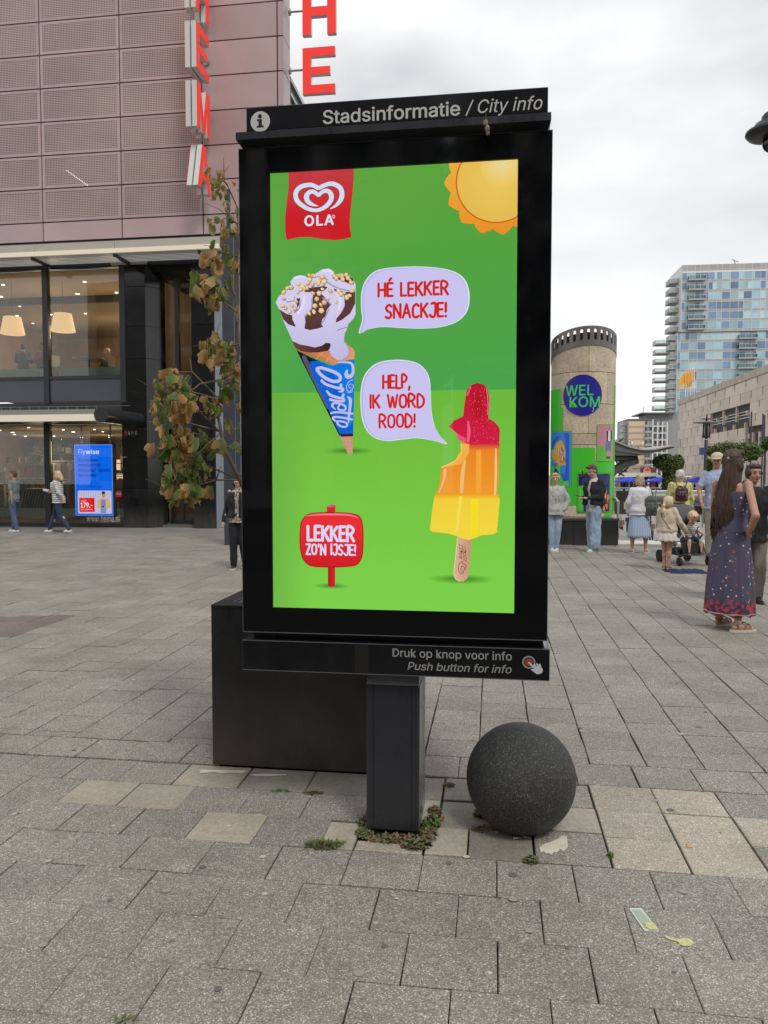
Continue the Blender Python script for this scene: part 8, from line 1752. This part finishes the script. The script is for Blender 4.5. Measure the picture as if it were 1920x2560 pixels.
b = MB(); b.bbox(-.20, .20, -.08, .26, .40, .46, .02); b.build('seat', M_PL, pc_); b = MB(Matrix.Translation((0, .27, .46)) @ Matrix.Rotation(R(-18), 4, 'X')); b.bbox(-.20, .20, -.02, .04, 0, .55, .02); b.build('backrest', M_PG, pc_)
b = MB(); b.bbox(-.19, .19, -.14, -.06, .20, .42, .02); b.build('leg_rest', M_PL, pc_); b = MB(); b.bbox(-.21, .21, .0, .42, .16, .28, .03); b.build('basket', mat('black_mesh', (.012, .012, .012), .8), pc_)
hd_ = MB(); N1, N2 = 12, 8
for j in range(N2+1):
    t_ = j/N2; ang = R(8+98*t_)
    for i in range(N1+1):
        u = i/N1*math.pi; w_ = .265*math.cos(u); rr = .36*math.sin(u)**.45 if math.sin(u) > 0 else 0
        hd_.v.append(Vector((w_, .34-rr*math.cos(ang)*.95, .72+rr*math.sin(ang)*.90+.012*math.sin(j*2.4)))); hd_.col.append(None)
for j in range(N2):
    for i in range(N1): a = j*(N1+1)+i; hd_.f.append([a, a+1, a+N1+2, a+N1+1]); hd_.mi.append(0)
o = hd_.build('hood', M_PG, pc_, smooth=True, fixn=False); m_ = o.modifiers.new('t', 'SOLIDIFY'); m_.thickness = .012
b = MB()
for s in (-1, 1): b.path([(s*.24, .34, .72), (s*.235, .42, .62), (s*.22, .36, .50)], .03, n=6, flat=.4)
b.build('side_panel', M_PG, pc_)
T = Person('blond toddler in striped shirt sitting in the pushchair, looking down at his feet', (sx, sy+.02, -.08), 188, .88, SKIN, build=1.35, headscale=1.9, head_pitch=-38, joints=dict(pel=(0, -.10, .60), head=(0, .10, 1.04), sL=(-.12, -.06, .86), sR=(.12, -.06, .86), eL=(-.19, .02, .76), wL=(-.25, .10, .70), dL=(-.6, .6, -.4), eR=(.17, .03, .74), wR=(.20, .14, .68), hL=(-.07, -.04, .60), hR=(.07, -.04, .60), kL=(-.12, .20, .585), kR=(.12, .20, .585), aL=(-.13, .22, .36), aR=(.13, .22, .36), lean=.14, fL=20, fR=-20)).body()
T.top(stripes('toddler_stripes', (.70, .67, .64, 1), (.06, .05, .07, 1), .034, .68), 'striped_shirt', sleeve=.42, g=.014, wr=.006, fat=(1.05, 1.1)); T.trousers(mat('dark_shorts', (.03, .035, .045), .85), 'shorts', g=.012, to=.40); T.shoes(mat('brown_shoe', (.10, .05, .03), .6), mat('tan_sole', (.3, .2, .12), .6)); T.hairdo(hair('toddler_blond', (.64, .46, .26), .15), 'short')
mb = MB(); mb.path([(-.10, .10, .76), (-.02, .13, .62), (.0, .12, .56)], .012, n=5, flat=.5); mb.path([(.10, .10, .76), (.02, .13, .62), (.0, .12, .56)], .012, n=5, flat=.5); mb.build('harness', MATS['dark_cord'], T.t)
# navy jacket on the ground
g = _g(1715, 1430); cl = MB(); N = 26
for j in range(N+1):
    for i in range(N+1):
        u, v = i/N, j/N; x = (u-.5)*.62*(1-.12*math.sin(v*9)); y = (v-.5)*.42*(1+.10*math.sin(u*7)); e = min(u, 1-u, v, 1-v); z = .004+min(1, e*9)*(.022+.03*max(0, noise.noise(Vector((u*4, v*4, 2))))+.018*noise.noise(Vector((u*9, v*9, 5)))+.06*max(0, .25-u)*4*.4)
        cl.v.append(Vector((x+.02*noise.noise(Vector((u*5, v*5, 9))), y+.03*noise.noise(Vector((u*5, v*5, 19))), z))); cl.col.append(None)
for j in range(N):
    for i in range(N): a = j*(N+1)+i; cl.f.append([a, a+1, a+N+2, a+N+1]); cl.mi.append(0)
cl.build('dropped_jacket', mat('navy_cloth', (.014, .02, .065), .85, var=.2, vscale=14), None, smooth=True, fixn=False, label='crumpled navy jacket lying on the paving before the pushchair', cat='jacket', loc=(g.x, g.y, 0), rot=(0, 0, R(-6)))
# 9 man with cap
g = _g(1797, 1398)
P = Person('tall man in pale blue polo shirt and beige cap standing behind the pushchair', tuple((g.x+.03, g.y+.25, 0)), 172, 2.0, SKIN2, build=1.06, head_yaw=-22, joints=dict(eL=(-.15, .03, .645), wL=(-.09, .16, .565), dL=(.2, .6, -.5), eR=(.155, .01, .64), wR=(.15, .08, .52), dR=(-.1, .5, -.8))).body()
P.top(mat('pale_blue_polo', (.38, .45, .62), .85, var=.07), 'polo_shirt', sleeve=.34, g=.022, hem=.03, wr=.012, fat=(1.03, 1.05)); P.trousers(mat('stone_chinos', (.33, .30, .25), .85, var=.1), wide=(1.15, 1.25)); P.shoes(mat('brown_leather', (.1, .06, .04), .5)); P.hairdo(MATS['brown_stubble'], 'short')
mb = MB(); s = P.hs_; mb.ell((0, -.002*s, .031*s), (.057*s, .065*s, .049*s), 18, M=P.Mh); v = []
cp = grown('cap', mb, mat('beige_cap', (.60, .50, .37), .8), P.t, .009, 2); mb = MB(); n = 12
v = [(.045*s*math.cos(math.pi*k/n), .036*s+.070*s*math.sin(math.pi*k/n), .026*s-.014*s*math.sin(math.pi*k/n)) for k in range(n+1)]; mb.add(v+[(x, y, z+.004*s) for x, y, z in v], [tuple(range(n+1))[::-1], tuple(range(n+1, 2*n+2))]+[(k, k+1, n+2+k, n+1+k) for k in range(n)], M=P.Mh); mb.build('peak', MATS['beige_cap'], cp)
mb = MB()
for sd in (-1, 1): mb.prism([(sd*.0, 1.545), (sd*.075, 1.60), (sd*.09, 1.57), (sd*.035, 1.50)], .075, .088)
mb.build('collar', MATS['pale_blue_polo'], P.t)
# 10 long-haired woman in the long dress, back three-quarter view
g = _g(1823, 1571)
def dress_extra(nt, out, P_):
    sp = nt.n('SeparateXYZ'); nt.l(P_, sp.inputs[0])
    v = nt.n('TexVoronoi'); v.inputs['Scale'].default_value = 17; nt.l(P_, v.inputs['Vector']); r = nt.n('ValToRGB'); r.color_ramp.elements[0].position = .13; r.color_ramp.elements[0].color = (1, 1, 1, 1); r.color_ramp.elements[1].position = .17; r.color_ramp.elements[1].color = (0, 0, 0, 1)
    mp_ = nt.n('Mapping'); mp_.inputs['Location'].default_value = (.3, .7, .2); nt.l(P_, mp_.inputs[0]); nt.l(mp_.outputs[0], v.inputs['Vector']); nt.l(v.outputs['Distance'], r.inputs[0])
    m = nt.n('Mix', data_type='RGBA'); nt.l(r.outputs[0], m.inputs[0]); nt.l(out, m.inputs[6]); m.inputs[7].default_value = (.62, .60, .62, 1); out = m.outputs[2]
    # embroidered border near the hem
    n2 = nt.n('TexNoise'); n2.inputs['Scale'].default_value = 24; nt.l(P_, n2.inputs['Vector']); rb_ = nt.n('ValToRGB'); rb_.color_ramp.elements[0].position = .47; rb_.color_ramp.elements[0].color = (.04, .035, .10, 1); rb_.color_ramp.elements[1].position = .53; rb_.color_ramp.elements[1].color = (.42, .05, .055, 1); nt.l(n2.outputs[0], rb_.inputs[0])
    lt = nt.n('MapRange'); lt.inputs['From Min'].default_value = .34; lt.inputs['From Max'].default_value = .27; nt.l(sp.outputs[2], lt.inputs[0]); m2 = nt.n('Mix', data_type='RGBA'); nt.l(lt.outputs[0], m2.inputs[0]); nt.l(out, m2.inputs[6]); nt.l(rb_.outputs[0], m2.inputs[7]); out = m2.outputs[2]
    g1_ = nt.n('Math', operation='LESS_THAN'); g1_.inputs[1].default_value = .185; nt.l(sp.outputs[2], g1_.inputs[0]); m3 = nt.n('Mix', data_type='RGBA'); nt.l(g1_.outputs[0], m3.inputs[0]); nt.l(out, m3.inputs[6]); m3.inputs[7].default_value = (.70, .62, .60, 1)
    g2_ = nt.n('Math', operation='LESS_THAN'); g2_.inputs[1].default_value = .173; nt.l(sp.outputs[2], g2_.inputs[0]); m4 = nt.n('Mix', data_type='RGBA'); nt.l(g2_.outputs[0], m4.inputs[0]); nt.l(m3.outputs[2], m4.inputs[6]); m4.inputs[7].default_value = (.38, .05, .06, 1); return m4.outputs[2]
M_DR = spots('embroidered_navy_dress', (.078, .066, .12, 1), (.30, .10, .07, 1), 13, .19, extra=dress_extra)
P = Person('woman with very long brown hair in an embroidered navy maxi dress, hand on her hip', tuple(g), -52, 1.86, SKIN2, female=True, build=1.0, joints=dict(eR=(.175, -.085, .64), wR=(.105, -.015, .535), dR=(-.3, .75, -.35), eL=(-.135, .05, .65), wL=(-.09, .14, .58), aL=(-.07, .03, .05), aR=(.075, -.05, .05), fL=-14, fR=-32), head_yaw=-20).body()
r = P.torso_rings(.014, .53, .79); mb = MB(); ringloft(mb, r)
for s, q_ in (('L', -1), ('R', 1)): capsule(mb, (q_*.055*P.h, 0, .75*P.h), (q_*.070*P.h, -.002, .812*P.h), .040, .030)
grown('bodice', mb, M_DR, P.t, .0095, 3, .006, 12); P.skirt(M_DR, .085, .60, .080, .128, 'long_skirt', pleat=.06, waves=8, n=110, rings=18, flat=.86)
P.shoes(mat('taupe_strap', (.26, .19, .13), .6), mat('cream_wedge', (.60, .53, .42), .6), 'sandal', sandal=True); HM = hair('long_brown_hair', (.055, .026, .015), .45); P.hairdo(HM, 'long')
mb = MB(); hr = random.Random(2); Hc = P.p('head')
for k in range(70):
    a = R(hr.uniform(150, 400)); x0, y0 = .072*math.cos(a)*.95, .085*math.sin(a)-.01; x0, y0 = x0, min(y0, .03)
    L_ = hr.uniform(.62, .80); sp_ = hr.uniform(.75, 1.25); px_, py_ = Hc.x+x0, Hc.y+y0; sw = hr.uniform(-.02, .02)
    pts = [Vector((px_, py_, Hc.z+.06)), Vector((Hc.x+x0*1.05, Hc.y+y0*1.1-.012, Hc.z-.06)), Vector((Hc.x-.01+x0*1.2*sp_, Hc.y-.065+y0*.75, Hc.z-.24)), Vector((Hc.x-.03+x0*1.38*sp_+sw, Hc.y-.105+y0*.55, Hc.z-.24-L_*.32)), Vector((Hc.x-.05+x0*1.3*sp_-sw, Hc.y-.115+y0*.45, Hc.z-.20-L_*.62)), Vector((Hc.x-.05+x0*1.2*sp_+sw*2, Hc.y-.11+y0*.4, Hc.z-.16-L_*.86))]
    mb.path([Vector(q) for q in smoothpts([tuple(p) for p in pts], False, 3)], [.016]*4+[.020]*4+[.019]*3+[.015, .012, .009, .006, .003], n=6)
mb.build('hair_strands', HM, P.t, smooth=True)
b = MB(); b.box(-.02, .02, -.006, .006, -.012, .012); o = b.build('hair_clip', M_ALU, P.t, loc=tuple(Hc+Vector((-.01, -.112, .045)))); b = MB(); b.path([P.p('wR').lerp(P.p('eR'), .22)+Vector((.033*math.cos(t), .0, .030*math.sin(t))) for t in [2*math.pi*k/10 for k in range(11)]], .006, n=5); b.build('bracelet', mat('dark_bead', (.03, .02, .02), .4), P.t)
# 11 woman in black behind her
g = _g(1876, 1505)
P = Person('dark short-haired woman in black cardigan facing us, at the right edge behind the long-haired woman', tuple(g), 165, 1.74, SKIN2, female=True, build=1.06, head_yaw=18, joints=dict(eL=(-.14, .03, .66), wL=(-.17, .13, .71), dL=(-.1, .4, .8), eR=(.14, .0, .63), wR=(.135, .05, .49), gL=.6)).body()
P.top(mat('black_cardigan', (.014, .015, .017), .85, var=.2), 'cardigan', sleeve=1, g=.024, hem=.06, wr=.013); P.trousers(mat('taupe_trousers', (.22, .19, .165), .85), wide=(1.1, 1.2)); P.shoes(MATS['black_trainer']); P.hairdo(hair('dark_brown_hair', (.05, .03, .022)), 'crop')
w = P.t.matrix_basis @ Vector((-.17*1.74, .18*1.74, .79*1.74)); b = MB(); b.bbox(-.035, .035, -.005, .005, -.07, .07, .003); b.build('phone', MATS['black_phone'], None, label='dark phone raised by the woman in the black cardigan', cat='phone', loc=tuple(w), rot=(0, .5, 0))
tb_ = thing('tote_bag', 'long black shoulder bag of the woman in the black cardigan', 'bag', (g.x-.20, g.y-.20, .78), 0); mb = MB(); ringloft(mb, [((0, 0, -.02), .10, .05), ((0, 0, .1), .135, .07), ((0, 0, .3), .11, .06), ((0, 0, .45), .06, .03)], 12); grown('bag', mb, mat('black_leather', (.012, .013, .013), .5), tb_, .01, 3, .008, 10)
bg_ = thing('plastic_bag', 'translucent carrier bag with red and white contents at the right edge', 'bag', (g.x+.22, g.y-.32, .42), 0); mb = MB(); ringloft(mb, [((0, 0, 0), .08, .05), ((0, 0, .12), .12, .07), ((0, 0, .30), .09, .05), ((.01, 0, .46), .03, .02)], 14)
grown('carrier', mb, glass('thin_plastic', (.80, .80, .82), 1.3, .25, 2.5), bg_, .012, 3, .012, 14); mb = MB(); mb.bbox(-.07, .07, -.04, .04, .02, .16, .01); mb.build('contents', spots('red_white_wrap', (.55, .50, .45, 1), (.60, .06, .05, 1), 26, .42), bg_)
# people in the café upstairs
for (s_, t_, z_, fc, lab, c, hc, kind) in ((-2.15, 2.35, 4.52, 175, 'white-haired guest in grey at the round café table upstairs', (.22, .23, .22), 'white_hair', 'crop'), (-3.75, 1.2, 4.52, 200, 'guest in a pink top seated at the upstairs café window', (.55, .08, .25), 'dark_hair', 'bob'), (-4.4, 1.15, 4.52, 20, 'guest in a grey jacket seated at the upper window, left of the one in pink', (.13, .15, .16), 'dark_hair', 'short')):
    p_ = f2w(s_, t_, z_); Q = Person(lab, p_, fc, 1.65, SKIN, joints=dict(pel=(0, 0, .27), head=(0, .03, .665), sL=(-.10, 0, .54), sR=(.10, 0, .54), eL=(-.13, .06, .40), eR=(.13, .06, .40), wL=(-.06, .16, .44), wR=(.06, .16, .44), hL=(-.05, 0, .27), hR=(.05, 0, .27), kL=(-.06, .25, .28), kR=(.06, .25, .28), aL=(-.06, .25, .05), aR=(.06, .25, .05)))
    Q.body(); Q.top(mat('cafe_top_%d' % int(c[0]*100), c, .85), 'top', sleeve=1, g=.03); Q.trousers(MATS['dark_denim']); Q.hairdo(MATS[hc], kind)
# people on the lower street and on the far terrace
fr = random.Random(6)
def simple_person(lab, loc, face, h, c1, c2, hc, sit=False, group=None):
    t = thing('person', lab, 'person', loc, R(face), group); b = MB(); z0 = .27 if sit else .5
    hip = .27*h if sit else .5*h; capsule(b, (0, 0, hip+.48*h*.8-.02*h), (0, 0, hip+.36*h), .03*h, .03*h, 8); b.ell((0, .01*h, hip+.425*h), (.045*h, .052*h, .062*h), 10)
    for s in (-1, 1):
        capsule(b, (s*.11*h, 0, hip+.29*h), (s*.13*h, .02*h, hip+.12*h), .025*h, .02*h, 7); capsule(b, (s*.13*h, .02*h, hip+.12*h), (s*.11*h, .10*h if sit else .03*h, hip+(.02*h if not sit else .06*h)), .02*h, .014*h, 7)
        if sit: capsule(b, (s*.05*h, 0, hip), (s*.06*h, .24*h, hip), .045*h, .032*h, 8); capsule(b, (s*.06*h, .24*h, hip), (s*.06*h, .24*h, .04*h), .03*h, .02*h, 8)
        else: capsule(b, (s*.05*h, 0, hip), (s*.055*h, 0, .04*h), .045*h, .022*h, 8)
        b.ell((s*.06*h, .04*h+(.24*h if sit else 0), .02*h), (.025*h, .06*h, .02*h), 6)
    grown('body', b, SKIN, t, .022, 2); b = MB(); ringloft(b, [((0, 0, hip-.02*h), .095*h, .07*h), ((0, 0, hip+.12*h), .085*h, .065*h), ((0, 0, hip+.26*h), .10*h, .065*h), ((0, 0, hip+.32*h), .05*h, .045*h)], 12)
    for s in (-1, 1): capsule(b, (s*.11*h, 0, hip+.29*h), (s*.13*h, .02*h, hip+.12*h), .034*h, .03*h, 7)
    grown('top', b, c1, t, .022, 2); b = MB()
    for s in (-1, 1):
        if sit: capsule(b, (s*.05*h, 0, hip), (s*.06*h, .24*h, hip), .055*h, .04*h, 8); capsule(b, (s*.06*h, .24*h, hip), (s*.06*h, .24*h, .07*h), .038*h, .03*h, 8)
        else: capsule(b, (s*.05*h, 0, hip), (s*.055*h, 0, .06*h), .055*h, .032*h, 8)
    grown('trousers', b, c2, t, .022, 2); b = MB(); b.ell((0, -.012*h, hip+.44*h), (.050*h, .052*h, .055*h), 8); b.build('hair', hc, t, smooth=True); return t
def chair_at(x, y, z, rz, lab, m, group):
    t = thing('terrace_chair', lab, 'chair', (x, y, z), rz, group); slab('seat', m, -.22, .22, -.22, .22, .42, .46, t); slab('backrest', m, -.21, .21, -.24, -.21, .5, .9, t)
    for a in (-1, 1):
        for c in (-1, 1): b = MB(); b.tube((a*.19, c*.19, .42), (a*.2, c*.22, 0), .014, n=5); b.build('leg', M_LAMP, t)
cq = [mat('orange_top', (.55, .20, .09), .85), mat('cream_top', (.55, .47, .38), .85), mat('plain_white_top', (.7, .7, .72), .85), mat('navy_top', (.03, .04, .09), .85), mat('lilac_top', (.48, .42, .60), .85), mat('brown_top', (.2, .12, .08), .85), mat('light_blue_top', (.3, .4, .6), .85)]
LS = -3.4
for k, (px, Y, fc, h, c, sit, lab) in enumerate(((1560, 52, 200, 1.7, 0, True, 'seated guest in orange on the lower street, beside the plinth'), (1577, 50, 150, 1.65, 1, True, 'seated guest in cream on the lower street right of the orange one'), (1590, 44, 90, 1.7, 2, True, 'seated guest in white, left of the skirt of the blonde woman'), (1554, 60, 180, 1.75, 5, False, 'standing dark figure deep in the lower street beside the plinth'), (1572, 64, 170, 1.7, 3, False, 'standing figure in navy deep in the lower street'), (1640, 41, 190, 1.75, 4, True, 'seated guest in lilac between the blonde woman and the girl'), (1630, 56, 180, 1.7, 5, False, 'dark figure right of the blonde woman on the lower street'))):
    x = (px-960)/1923*Y; simple_person(lab, (x, Y, LS), fc, h, cq[c], MATS['dark_denim'], MATS['dark_hair'], sit)
    if sit: chair_at(x, Y, LS, R(fc), ['brown chair under the guest in orange', 'brown chair under the guest in cream', 'chair under the guest in white', '', '', 'chair under the guest in lilac'][k], mat('chair_wood', (.14, .08, .05), .6), None)
for k in range(6):
    Y = 46+4*k; x = (1556+7*(k % 3)-960)/1923*Y+.9; t = thing('terrace_table', 'small terrace table on the lower street, '+['nearest', 'second nearest', 'third from the front', 'fourth from the front', 'fifth from the front', 'farthest'][k]+' of the row', 'table', (x, Y, LS), 0, 'tables on the lower street')
    b = MB(); b.lathe([(0, .72), (.38, .72), (.38, .75), (0, .75)], n=14); b.build('table_top', mat('pale_table', (.5, .47, .42), .5), t); b = MB(); b.tube((0, 0, 0), (0, 0, .72), .035, n=6); b.build('pedestal', M_LAMP, t)
pos_l = [(1560, 'in front of the first blue parasol'), (1584, 'between the two left parasols'), (1612, 'left of the striped post'), (1618, 'just left of the striped post'), (1632, 'just right of the striped post'), (1637, 'second right of the striped post'), (1643, 'third right of the striped post'), (1649, 'beside the topiary column, left'), (1654, 'right beside the topiary column'), (1736, 'below the parasol right of the white-haired person'), (1744, 'second below that parasol'), (1877, 'between the long-haired and the dark-haired woman'), (1914, 'at the right edge of the far terrace')]
for k, (px, where) in enumerate(pos_l):
    Y = fr.uniform(112, 122); c = fr.choice([3, 3, 5, 2, 6, 0, 3]); simple_person('tiny distant passer-by on the far terrace '+where, ((px-960)/1923*Y, Y, TZ), fr.uniform(0, 360), fr.uniform(1.6, 1.8), cq[c], MATS['dark_denim'], MATS['dark_hair'], group='distant passers-by on the far terrace')
